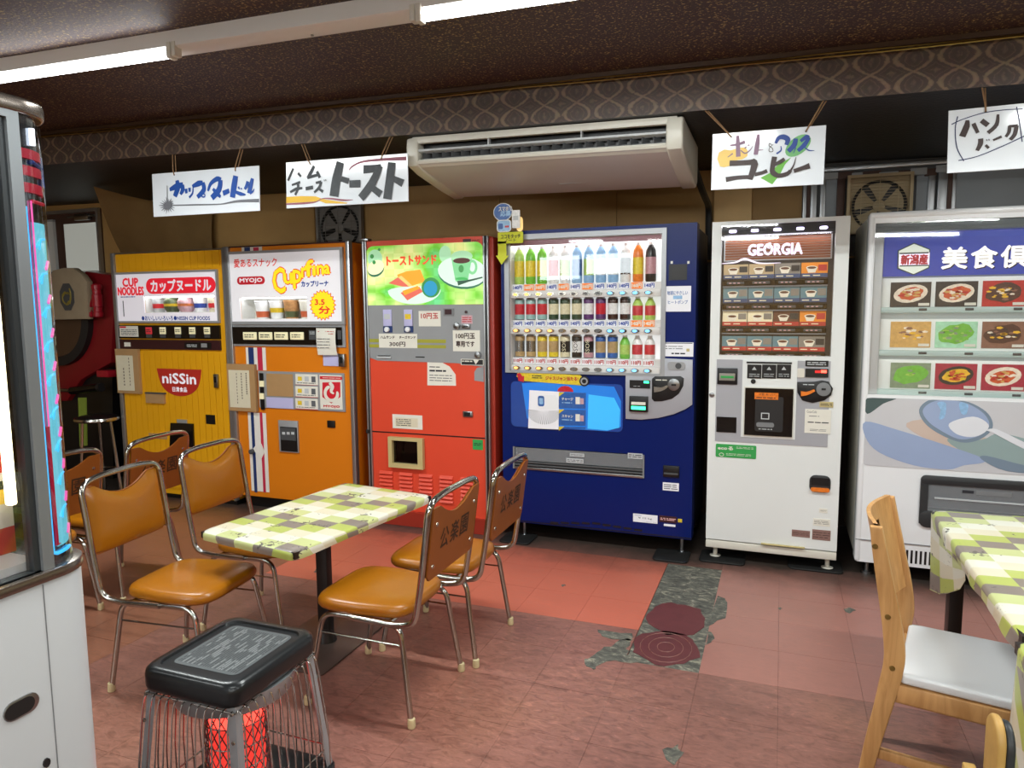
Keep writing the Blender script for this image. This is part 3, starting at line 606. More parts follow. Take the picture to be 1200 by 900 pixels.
# ---------------------------------------------------------------- orange snack machine
def snack_machine():
    X0 = on_y(263, 292, YF)[0]+.03; X1 = on_y(410, 288, YF)[0]; ZT = 1.885
    r = thing('snack_machine', ((X0+X1)/2, YF, 0), 'orange snack vending machine with blue and red stripes and yellow bubble lettering', 'vending machine', 'retro food vending machines')
    F = Face(r, YF)
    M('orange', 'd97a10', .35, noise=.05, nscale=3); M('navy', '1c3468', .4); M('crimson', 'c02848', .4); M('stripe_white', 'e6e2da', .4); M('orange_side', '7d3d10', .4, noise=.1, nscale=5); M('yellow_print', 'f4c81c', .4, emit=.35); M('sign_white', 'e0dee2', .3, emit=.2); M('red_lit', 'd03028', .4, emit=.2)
    hw = hole(F, 282, 349, 361.5, 374)
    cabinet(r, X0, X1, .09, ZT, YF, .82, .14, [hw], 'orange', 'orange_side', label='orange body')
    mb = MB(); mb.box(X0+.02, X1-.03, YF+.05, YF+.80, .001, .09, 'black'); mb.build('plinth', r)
    for xa, xb in ((X0-.03, X0+.02), (X1-.024, X1+.006)):
        mb = MB(); mb.box(xa, xb, YF-.022, YF+.02, .09, ZT+.008, 'alu', .005); mb.build('corner_trim', r)
    mb = MB(); mb.box(X0, X1, YF-.012, YF+.7, ZT, ZT+.008, 'maroon'); mb.build('top_edge', r)
    def stripe(y0, y1, m0, m1, m2, m3, m4, m5, nm='stripe'):
        for a, b_, m in ((m0, m5, 'stripe_white'), (m1, m2, 'navy'), (m3, m4, 'crimson')):
            F.p(nm, a, y0, b_, y1, m, .001 if m == 'stripe_white' else .002, .002 if m == 'stripe_white' else .003)
    stripe(290, 297, 283.3, 286.5, 293.5, 297, 303.5, 307.5); stripe(407, 434, 288, 291, 298.5, 301.5, 308.5, 312.5); stripe(483, 577, 290.5, 294, 302, 304.5, 312, 316)
    a0, b1 = F.w(269, 298.5); a1, b0 = F.w(402.5, 376.5)
    mb = MB(); plate(mb, a0, a1, b0, b1, [hw], YF-.012, YF, 'sign_white'); mb.build('sign_panel', r, label='lit white sign panel')
    mb = MB(); plate(mb, a0-.022, a1+.022, b0-.022, b1+.018, [(a0, a1, b0, b1)], YF-.02, YF, 'silver_paint'); mb.build('sign_frame', r)
    mb = MB(); F.t(mb, '愛あるスナック', 275.5, 304, 326, 312, 'red_lit', .0135, bold=.0012); mb.build('sign_lettering', r, label='thin red lettering')
    mb = MB(); F.box(mb, 279, 324.5, 312, 333, 'red_print', .012, .0135, r=.03); F.t(mb, 'MYOJO', 282.5, 326.5, 309, 331.5, 'sign_white', .0145, bold=.002); mb.build('sign_lettering', r, label='red maker capsule')
    mb = MB()
    # bubble letters, rising to the right
    L = [('C', 321, 314.5, 336, 343), ('u', 334, 320.5, 344.5, 332), ('p', 345, 317, 355, 338), ('r', 355, 314, 360.5, 325), ('f', 359, 305.5, 369, 323.5), ('i', 368, 312, 371.5, 322.5), ('n', 373, 311.5, 381, 321.5), ('a', 381.5, 311.5, 388, 320.5)]
    for k, (c, x0, y0, x1, y1) in enumerate(L):
        F.t(mb, c, x0, y0, x1, y1, 'red_lit', .013+.00005*k, bold=.011, shear=.0)
    for k, (c, x0, y0, x1, y1) in enumerate(L):
        F.t(mb, c, x0, y0, x1, y1, 'yellow_print', .0155+.0002*k, bold=.005)
    mb.build('sign_lettering', r, label='fat yellow bubble lettering outlined in red')
    mb = MB(); F.t(mb, 'カップリーナ', 354.5, 329.5, 386, 335.5, 'ink_blue', .0135, bold=.002); mb.build('sign_lettering', r, label='small blue lettering')
    c = F.w(379.5, 357.5); R_ = .108; pts = []
    for k in range(44): q = 2*pi*k/44; rr = R_*(1 if k % 2 == 0 else .84); pts.append((c[0]+rr*cos(q), c[1]+rr*sin(q)*.98))
    mb = MB(); mb.prism(pts, YF-.0135, YF-.012, 'red_lit'); mb.prism([(c[0]+(x-c[0])*.93, c[1]+(z-c[1])*.93) for x, z in pts], YF-.0145, YF-.0135, 'yellow_print')
    F.t(mb, '3.5', 370.5, 351, 382, 357, 'red_lit', .0155, bold=.002); F.t(mb, '分', 375, 359, 388.5, 367.5, 'red_lit', .0155, bold=.0025); mb.build('starburst', r, label='yellow starburst with red figures')
    mb = MB(); mb.box(hw[0], hw[1], YF-.008, YF-.006, hw[2], hw[3], 'glass_clear'); mb.build('window_glass', r)
    mb = MB(); mb.box(hw[0], hw[1], YF+.135, YF+.14, hw[2], hw[3], 'paper'); mb.build('display_back', r); lining(r, hw, YF, .14, 'white_paint')
    mb = MB(); mb.box(hw[0]+.01, hw[1]-.01, YF+.0, YF+.014, hw[3]-.01, hw[3]-.002, 'led_strip'); mb.build('strip_lamp', r)
    M('orange_cup', 'c8603c', .4); M('food_mix', 'b08050', .5, noise=.6, nscale=50)
    for i, (u, a, b_, d) in enumerate(((.23, 'white_gloss', 'orange_cup', 'white snack cup with blue letters and orange base'), (.45, 'white_gloss', 'yellow_food', 'plain white snack cup with small yellow print'), (.67, 'food_mix', 'green_food', 'open bowl of mixed food print'), (.9, 'paper', 'orange_cup', 'snack cup with red base'))):
        xx = hw[0]+(hw[1]-hw[0])*u; H = (hw[3]-hw[2])*.86; R_ = .058
        t = thing('snack_cup', (xx, YF+.07, hw[2]), d+', '+('first', 'second', 'third', 'last')[i]+' in the orange machine window', 'snack cup', 'sample cups in the orange machine')
        m1 = MB(); m1.lathe([(R_*.72, 0), (R_*.95, H*.92), (R_, H*.93), (R_, H)], (xx, YF+.07, hw[2]), a, 18); m1.build('cup', t)
        m2 = MB(); m2.lathe([(R_*.76, H*.1), (R_*.84, H*.42)] if i != 1 else [(R_*.82, H*.35), (R_*.9, H*.6)], (xx, YF+.07, hw[2]), b_, 18); m2.build('printed_band', t)
    # button strip
    F.p('control_frame', 269, 380.5, 406, 407, 'silver_paint', 0, .010)
    F.p('button_panel', 273, 383, 402.5, 404.3, 'black_gloss', .010, .018)
    for i, xx in enumerate((287.5, 305.8, 324, 342.5)):
        mb = MB(); F.box(mb, xx, 389, xx+16, 398, 'cream_glow', .018, .027, bev=.003); F.lines(mb, xx+2, 391, xx+13, 396, 'ink', 2, .0275); mb.build('selection_button', r)
    mb = MB(); F.box(mb, 364, 387, 372, 398, 'grey_dark', .018, .021); F.lines(mb, 365, 388, 371, 392, 'grey_light', 2, .0215); mb.build('coin_slot', r)
    mb = MB(); F.box(mb, 397.5, 387, 402, 397.5, 'grey_dark', .018, .021); mb.build('coin_slot', r)
    # hanging slip and lavender paper
    mb = MB(); a0, b1 = F.w(373, 384.5); a1, b0 = F.w(396.5, 416)
    mb.grid(lambda u, v: (a0+(a1-a0)*u+.006*v, YF-.024-.012*sin(pi*v)*(.6+.4*u)-.004*sin(u*5), b1+(b0-b1)*v), 6, 10, 'paper')
    F.lines(mb, 375.5, 387, 394, 392.5, 'ink_red', 2, .030, .3); F.lines(mb, 375.5, 395, 391, 409, 'ink_grey', 4, .040, .2); mb.build('paper_slip', r, label='long white paper slip')
    F.p('paper_slip', 379, 414, 397.5, 429, 'lavender', .004, .006, label='lavender paper slip')
    mb = MB(); F.box(mb, 399, 414.5, 406.5, 429.5, 'steel', .004, .03, bev=.003); F.box(mb, 401, 418, 404.5, 425, 'black', .03, .034); mb.build('lock', r)
    # middle panel
    mb = MB(); F.box(mb, 303, 434.5, 405.5, 482.5, 'silver_paint', 0, .008); pn = mb.build('middle_panel', r, label='silver-edged panel')
    F.p('panel_insert', 305, 437, 311.5, 480, 'black', .008, .012, parent=pn)
    for y in (446, 460.5): F.p('selection_button', 305.7, y, 311, y+7, 'cream_glow', .012, .018, parent=pn)
    F.p('panel_insert', 313, 437.5, 345, 465, 'cardboard', .008, .010, parent=pn); F.p('panel_insert', 313, 465.2, 345, 479, 'lavender', .008, .010, parent=pn)
    for k in range(3):
        mb = MB(); y = 438+k*14.2; F.box(mb, 347.2, y, 373.7, y+13.2, 'paper', .008, .011)
        for q in range(3): F.box(mb, 350+q*8, y+3, 355+q*8, y+8+q, ('yellow_food', 'grey_light', 'ink_grey')[q], .011, .0115)
        F.lines(mb, 349, y+9.5, 371, y+12, 'ink', 1, .0115); F.box(mb, 347.2, y+12.6, 373.7, y+13.3, 'red_print', .011, .0118); mb.build('instruction_card', pn)
    mb = MB(); F.box(mb, 375.2, 439, 402.6, 480, 'paper', .008, .011); F.box(mb, 376, 440.5, 402, 445, 'red_print', .011, .0118); F.lines(mb, 379, 441.8, 400, 443.8, 'paper', 1, .0122)
    C0 = [F.w(379, 448), F.w(400, 447.5), F.w(400, 465), F.w(389.5, 472.5), F.w(379, 465)]; mb.prism(C0, YF-.012, YF-.011, 'red_print')
    cc = F.w(389.5, 461); P = F.P
    ribbon(mb, [(cc[0]+.05*cos(q)*1, cc[1]+.048*sin(q)) for q in [radians(100+20*k) for k in range(15)]], [.012]+[.024]*13+[.012], 'paper', P, .0125)
    ribbon(mb, [(cc[0]-.012, cc[1]+.075), (cc[0]+.01, cc[1]+.05), (cc[0]+.0, cc[1]+.015), (cc[0]+.022, cc[1])], [.02, .03, .022, .01], 'paper', P, .0127)
    F.t(mb, 'MYOJO', 380.5, 474.3, 399.5, 478.3, 'red_print', .0122, bold=.0015); mb.build('emblem_card', pn, label='red shield emblem card')
    mb = MB(); F.box(mb, 269, 426, 304, 482, 'cardboard', .008, .032); bd = mb.build('notice_board', r, label='cardboard notice board')
    mb = MB(); F.box(mb, 271.5, 433, 297.5, 477.5, 'paper_cream', .032, .034)
    for q in (293, 287.5, 282): F.lines(mb, q-1.5, 436, q+1, 462+(293-q), 'ink_brown', 10, .0345, .6)
    F.part('paper_sheet', mb, bd)
    mb = MB(); F.box(mb, 327.3, 492, 351.3, 530.5, 'silver_paint', 0, .014, bev=.002); F.box(mb, 329.8, 499.5, 350.5, 529.3, 'black', .014, .016); F.box(mb, 331, 500.5, 349, 516, 'grey_dark', .016, .022); 
    for q in range(3): F.box(mb, 333+q*5.3, 505.5, 336.5+q*5.3, 508.7, 'grey_light', .022, .0225)
    mb.build('dispensing_door', r, label='small black dispensing door')
    mb = MB(); F.box(mb, 384.3, 492.5, 393.3, 501.2, 'black', 0, .012, bev=.002); mb.build('coin_return', r)
    mb = MB(); c = F.w(302, 529); mb.prism([(c[0]-.035, c[1]+.02), (c[0]-.01, c[1]+.045), (c[0]+.04, c[1]+.06), (c[0]+.065, c[1]), (c[0]+.035, c[1]-.05), (c[0], c[1]-.03)], YF-.007, YF-.003, 'stripe_white'); mb.lathe([(.018, -.006), (.018, -.03), (.008, -.034), (0, -.034)], (c[0]-.04, YF, c[1]), 'grey_dark', 12, 'y'); mb.build('lock', r)
snack_machine()

# ---------------------------------------------------------------- red toast machine
def toast_machine():
    X0 = on_y(425.5, 284, YF)[0]; X1 = on_y(572, 277, YF)[0]; ZT = 1.885
    r = thing('toast_machine', ((X0+X1)/2, YF, 0), 'coral red toast sandwich vending machine with lit picture of toast and coffee', 'vending machine', 'retro food vending machines')
    F = Face(r, YF)
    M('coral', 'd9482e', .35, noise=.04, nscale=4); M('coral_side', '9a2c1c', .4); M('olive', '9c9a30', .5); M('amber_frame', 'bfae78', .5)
    cab = hole(F, 461.5, 515, 492, 544)
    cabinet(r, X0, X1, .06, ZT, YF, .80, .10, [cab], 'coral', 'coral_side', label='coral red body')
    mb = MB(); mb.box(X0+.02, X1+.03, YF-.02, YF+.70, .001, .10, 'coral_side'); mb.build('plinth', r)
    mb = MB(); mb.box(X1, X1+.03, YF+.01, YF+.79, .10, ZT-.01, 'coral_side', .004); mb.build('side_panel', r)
    for a, b_, m in ((X0-.004, X0+.009, 'alu'), (X0+.009, X0+.018, 'black'), (X0+.018, X0+.028, 'alu'), (X1-.032, X1-.022, 'alu'), (X1-.022, X1-.008, 'black'), (X1-.008, X1+.002, 'alu')):
        mb = MB(); mb.box(a, b_, YF-.014, YF+.01, .10, ZT, m, .002); mb.build('edge_trim', r)
    mb = MB(); mb.box(X0-.02, X0+.05, YF-.02, YF+.03, ZT, ZT+.018, 'steel', .004); mb.build('hinge', r)
    # picture panel, backlit: painted as real flat colour shapes
    m, nt, b = nodes('picture_green'); tc = N(nt, 'TexCoord'); mp = N(nt, 'Mapping'); mp.inputs['Scale'].default_value = (14, 1, 20); nt.links.new(tc.outputs['Object'], mp.inputs[0])
    n = N(nt, 'TexNoise', Scale=.22, Detail=2.0); nt.links.new(mp.outputs[0], n.inputs['Vector']); ck = N(nt, 'TexChecker', Scale=1.0); ck.inputs['Color1'].default_value = (1, 1, 1, 1); ck.inputs['Color2'].default_value = (.72, .82, .6, 1); nt.links.new(mp.outputs[0], ck.inputs['Vector'])
    rp = ramp(nt, [(.3, '6fd08c'), (.42, '7ad040'), (.52, 'c4e88a'), (.62, 'f0eea0'), (.72, 'd8ecc0')]); nt.links.new(n.outputs['Fac'], rp.inputs[0])
    mx = N(nt, 'MixRGB', blend_type='MULTIPLY'); mx.inputs[0].default_value = .55; nt.links.new(rp.outputs[0], mx.inputs[1]); nt.links.new(ck.outputs[0], mx.inputs[2])
    nt.links.new(mx.outputs[0], b.inputs['Base Color']); nt.links.new(mx.outputs[0], b.inputs['Emission Color']); b.inputs['Emission Strength'].default_value = .3; b.inputs['Roughness'].default_value = .2
    E_ = .28
    for nm, hx in (('pic_toast', 'f0a030'), ('pic_crumb', 'f4c878'), ('pic_blue', '2a8fb8'), ('pic_leaf', '3c8c48'), ('pic_plate', 'cfe8d8'), ('pic_cup', '7cc88c'), ('pic_cup2', 'a8dcb0'), ('pic_coffee', '4a2018'), ('pic_ham', 'd86858'), ('pic_letter', 'e8502c'), ('pic_flower', 'f0f0c0'), ('pic_spoon', '305040'), ('pic_dark', '2c6a50')): M(nm, hx, .3, emit=E_)
    a0, b1 = F.w(429.5, 289); a1, b0 = F.w(567.3, 356.5)
    pts = [(a0, b0), (a1, b0), (a1, b1-.05)]+[(a1-.05+.05*cos(q), b1-.05+.05*sin(q)) for q in (.4, .8, 1.2, 1.57)]+[(a0+.05+.05*cos(q), b1-.05+.05*sin(q)) for q in (1.57, 1.95, 2.35, 2.75, 3.14)]
    mb = MB(); mb.prism(pts, YF-.006, YF, 'picture_green')
    def ell(cx, cy, rx, ry, m, d, q0=0, q1=360, n=24, rot=0):
        c = F.w(cx, cy); s = (F.w(cx+10, cy)[0]-c[0])/10; rx *= s; ry *= s; A = radians(rot)
        pts = [(rx*cos(radians(q0+(q1-q0)*k/n)), ry*sin(radians(q0+(q1-q0)*k/n))) for k in range(n if q1-q0 == 360 else n+1)]
        mb.prism([(c[0]+x*cos(A)-z*sin(A), c[1]+x*sin(A)+z*cos(A)) for x, z in pts], YF-d, YF-.006, m)
    def poly(P_, m, d): mb.prism([F.w(x, y) for x, y in P_], YF-d, YF-.006, m)
    ell(440, 303, 8.5, 9, 'pic_cup2', .0064); ell(436.5, 300.5, 2.2, 2.2, 'pic_leaf', .0068); ell(439, 307.5, 2, 2, 'pic_leaf', .0068); ell(445, 292.5, 1.6, 1.4, 'pic_leaf', .0068); ell(441, 315.5, 10, 7.5, 'pic_dark', .0062, rot=20); ell(441, 313.5, 10, 7, 'pic_flower', .0066, rot=20)
    ell(485.5, 340, 31, 14.5, 'pic_plate', .0066, 180, 360); ell(485.5, 341, 31, 5, 'pic_plate', .00662)
    poly([(466, 322), (477, 318), (493, 316), (499, 330), (480, 336), (468, 328)], 'pic_toast', .0072); poly([(456, 332), (467, 325), (480, 336), (473, 336)], 'pic_ham', .0074); poly([(467, 325), (471, 323), (484, 335), (480, 336)], 'pic_crumb', .0075)
    poly([(470, 343), (492, 336), (496, 342), (478, 352)], 'pic_ham', .0076); poly([(472, 341), (490, 335), (493, 338), (475, 346)], 'pic_toast', .0078)
    ell(505.5, 337, 11, 10.5, 'pic_leaf', .0073); ell(505, 338, 8, 8, 'pic_blue', .0076)
    ell(542, 320, 29, 17, 'pic_dark', .0062, rot=-6); ell(542, 318.5, 29, 16, 'pic_plate', .0066, rot=-6)
    poly([(529, 300), (554, 300), (549, 328), (534, 328)], 'pic_cup', .0072); ell(541.5, 328, 7.6, 3, 'pic_cup', .0072); ell(541.5, 300.5, 12.7, 6, 'pic_cup2', .0076); ell(541.5, 305.5, 10, 3, 'pic_coffee', .0079)
    ell(554, 313, 6, 8, 'pic_cup', .0068); ell(554, 313, 3.2, 5, 'pic_plate', .007); ell(541, 315, 3, 4, 'pic_leaf', .0076)
    c = [F.w(x, y) for x, y in ((537, 332), (550, 329), (566, 325))]; ribbon(mb, c, [.03, .012, .008], 'pic_spoon', F.P, .0082)
    ell(522, 298, 7, 9, 'pic_cup2', .0063)
    F.t(mb, 'トーストサンド', 454, 301, 512, 309.5, 'pic_letter', .009, bold=.0035); mb.build('picture_panel', r, label='lit picture of toast and green coffee cup')
    mb = MB(); F.box(mb, 542.5, 280.3, 552, 283.7, 'maroon', 0, .0015); F.lines(mb, 553, 280.6, 562, 283.6, 'maroon', 2, .002); mb.build('maker_mark', r)
    # grey control panel
    mb = MB(); P0 = [F.w(430, 357), F.w(567, 357), F.w(567.5, 430), F.w(430.5+105, 425.5), F.w(443, 422.5), F.w(431, 418)]; mb.prism(P0, YF-.004, YF, 'grey_panel'); cp = mb.build('control_panel', r, label='grey control panel')
    for y in (397, 403.3): F.p('stripe', 431.5, y, 523, y+5, 'olive', .004, .0052, parent=cp)
    for xx, m in ((449.7, 'grey_light'), (474, 'yellow_food')):
        mb = MB(); F.box(mb, xx, 362.8, xx+10.3, 382, 'lavender', .004, .012, bev=.002); F.box(mb, xx+1.5, 368, xx+8.5, 374, m, .012, .0125); F.box(mb, xx, 382.3, xx+10.8, 389.6, 'navy', .004, .008)
        c = F.w(xx+5, 386); mb.lathe([(.017, -.008), (.017, -.022), (.012, -.026), (0, -.026)], (c[0], YF, c[1]), 'white_gloss', 14, 'y'); mb.build('selection_button', cp)
    def note(x0, y0, x1, y1, m='paper', d=.006, parent=cp, lab=None): mb = MB(); F.box(mb, x0, y0, x1, y1, m, .004, d); return mb
    mb = note(491, 364.5, 517, 382.5); F.t(mb, '10円玉', 494, 367, 514, 373.5, 'ink_red', .007, bold=.0012); F.part('paper_note', mb, cp, 'paper note reading 10 yen coins in red')
    mb = note(444.4, 391, 489.6, 408); F.t(mb, 'ハムサンド', 446.5, 393.5, 463, 397, 'ink_brown', .007, bold=.0008); F.t(mb, 'チーズサンド', 468.5, 393.5, 487.5, 397, 'ink_brown', .007, bold=.0008); F.t(mb, '300円', 457, 400.5, 475.5, 406, 'ink_brown', .007, bold=.001); F.part('paper_note', mb, cp, 'wide price note')
    mb = note(531, 387, 563, 412); F.t(mb, '100円玉', 535, 390.5, 557, 397, 'ink_brown', .007, bold=.0012); F.t(mb, '専用です', 535, 399.5, 556.5, 406.5, 'ink_brown', .007, bold=.0012); F.part('paper_note', mb, cp, 'square coin notice')
    mb = MB(); F.box(mb, 520, 361.5, 532.6, 370.3, 'grey_mid', .004, .008); F.box(mb, 521.8, 362.5, 530, 368.5, 'maroon', .008, .009); F.part('price_display', mb, cp)
    mb = MB(); F.box(mb, 541, 369.5, 554, 379.3, 'pink_food', .004, .006); F.lines(mb, 542, 371, 553, 378, 'ink_red', 3, .0065); F.box(mb, 542.5, 380, 551.5, 384.8, 'steel', .004, .016, bev=.002); F.box(mb, 544.5, 381.8, 549.5, 383, 'black', .016, .0165); c = F.w(546.8, 365.5); mb.lathe([(.009, -.004), (.009, -.012), (0, -.013)], (c[0], YF, c[1]), 'maroon', 10, 'y'); F.part('coin_slot', mb, cp)
    for p, nm in (((536.5, 382), 'return_lever'), ((561, 415.8), 'knob')):
        mb = MB(); c = F.w(*p); mb.lathe([(.012, -.004), (.022, -.012), (.02, -.026), (0, -.03)], (c[0], YF, c[1]), 'steel', 14, 'y'); F.part(nm, mb, cp)
    mb = MB(); F.box(mb, 442.5, 417, 459, 419.8, 'grey_light', .004, .012); F.box(mb, 444, 416.2, 458, 417.4, 'grey_dark', .004, .016); F.part('handle_recess', mb, cp)
    F.p('key_slot', 487.5, 417.6, 498, 418.9, 'black', .004, .007, parent=cp)
    mb = MB(); F.box(mb, 540.5, 420.5, 567, 428.2, 'paper', .004, .006); F.box(mb, 541.3, 421.2, 566.4, 427.6, 'dark', .006, .0065); F.lines(mb, 542, 422, 554, 424.5, 'paper', 1, .007, .6); mb.prism([F.w(555, 421.5), F.w(562, 421.5), F.w(558, 427)], YF-.0075, YF-.0065, 'paper'); F.part('warning_label', mb, cp, 'black and white label')
    mb = MB(); mb.prism([F.w(501, 424.3), F.w(517, 424.3), F.w(527, 429.5), F.w(534, 439), F.w(534.5, 452), F.w(501, 451.5)], YF-.003, YF, 'paper'); F.lines(mb, 503.5, 429, 516, 431, 'ink', 1, .0035, .6); F.lines(mb, 503.5, 433, 523, 436, 'ink', 1, .0035, .8); F.lines(mb, 503.5, 438, 530, 448, 'ink_grey', 3, .0035, .3); mb.build('notice_sheet', r, label='white notice sheet with cut corner')
    mb = MB(); mb.prism([F.w(559, 431), F.w(567, 430), F.w(567, 447.5), F.w(556, 446), F.w(556, 436)], YF-.002, YF, 'grey_panel'); mb.build('worn_patch', r)
    mb = MB(); F.box(mb, 460, 485.2, 495.3, 503.6, 'paper', 0, .003); F.box(mb, 463.5, 489, 490, 501, 'paper_cream', .003, .0032); F.lines(mb, 464.5, 490, 482, 500, 'ink', 4, .0035, .35); mb.build('notice_sheet', r, label='small boxed notice above the serving window')
    mb = MB(); F.box(mb, 543, 481.5, 554.5, 488.8, 'steel', 0, .012, bev=.003); F.box(mb, 545, 482.7, 552, 487.7, 'black', .012, .014); mb.build('lock', r)
    zs = F.w(425, 504.6)[1]; mb = MB(); mb.box(X0+.0, X1, YF-.0025, YF+.0, zs-.004, zs+.003, 'black'); mb.box(X0-.01, X0+.012, YF-.02, YF, zs-.012, zs+.012, 'dark'); mb.build('door_gap', r)
    # serving window
    a = hole(F, 457, 511, 498, 549.5); mb = MB(); plate(mb, a[0], a[1], a[2], a[3], [(cab[0], cab[1], cab[2], cab[3])], YF-.03, YF, 'amber_frame'); mb.build('window_frame', r, label='cream window frame')
    mb = MB(); mb.box(cab[0], cab[1], YF+.09, YF+.10, cab[2], cab[3], 'black'); mb.box(cab[0]+.05, cab[1]-.03, YF+.02, YF+.08, cab[2], cab[2]+.07, 'dark', .02); mb.build('serving_tray', r)
    mb = MB(); mb.box(cab[0], cab[1], YF-.004, YF-.001, cab[2], cab[3], 'glass_dark'); mb.build('window_glass', r)
    M('sticker_green', '2c9a48', .5); mb = MB(); F.box(mb, 554, 514.8, 566, 527.5, 'sticker_green', 0, .002); F.lines(mb, 555.5, 518.5, 564.5, 523, 'ink', 2, .0025); mb.build('sticker', r, label='square green sticker')
    # louvres: pressed fins
    ZL = F.w(445, 553)[1]
    for gx in (445.4, 468.5, 491.7, 515.6, 540):
        X = F.w(gx, 560)[0]; Xb = F.w(gx+15.3, 560)[0]
        for k in range(7):
            z = ZL-.0265*k; mb = MB()
            mb.add([(X, YF, z+.012), (Xb, YF, z+.012), (Xb, YF-.016, z-.006), (X, YF-.016, z-.006), (X, YF, z-.008), (Xb, YF, z-.008)], [(0, 3, 2, 1), (3, 4, 5, 2), (0, 4, 3), (1, 2, 5)], 'coral')
            mb.build('vent_slat', r)
    mb = MB(); z = F.w(500, 596)[1]; F.lines(mb, 490, 600, 512, 602, 'dark', 1, .001); mb.build('maker_mark', r)
toast_machine()

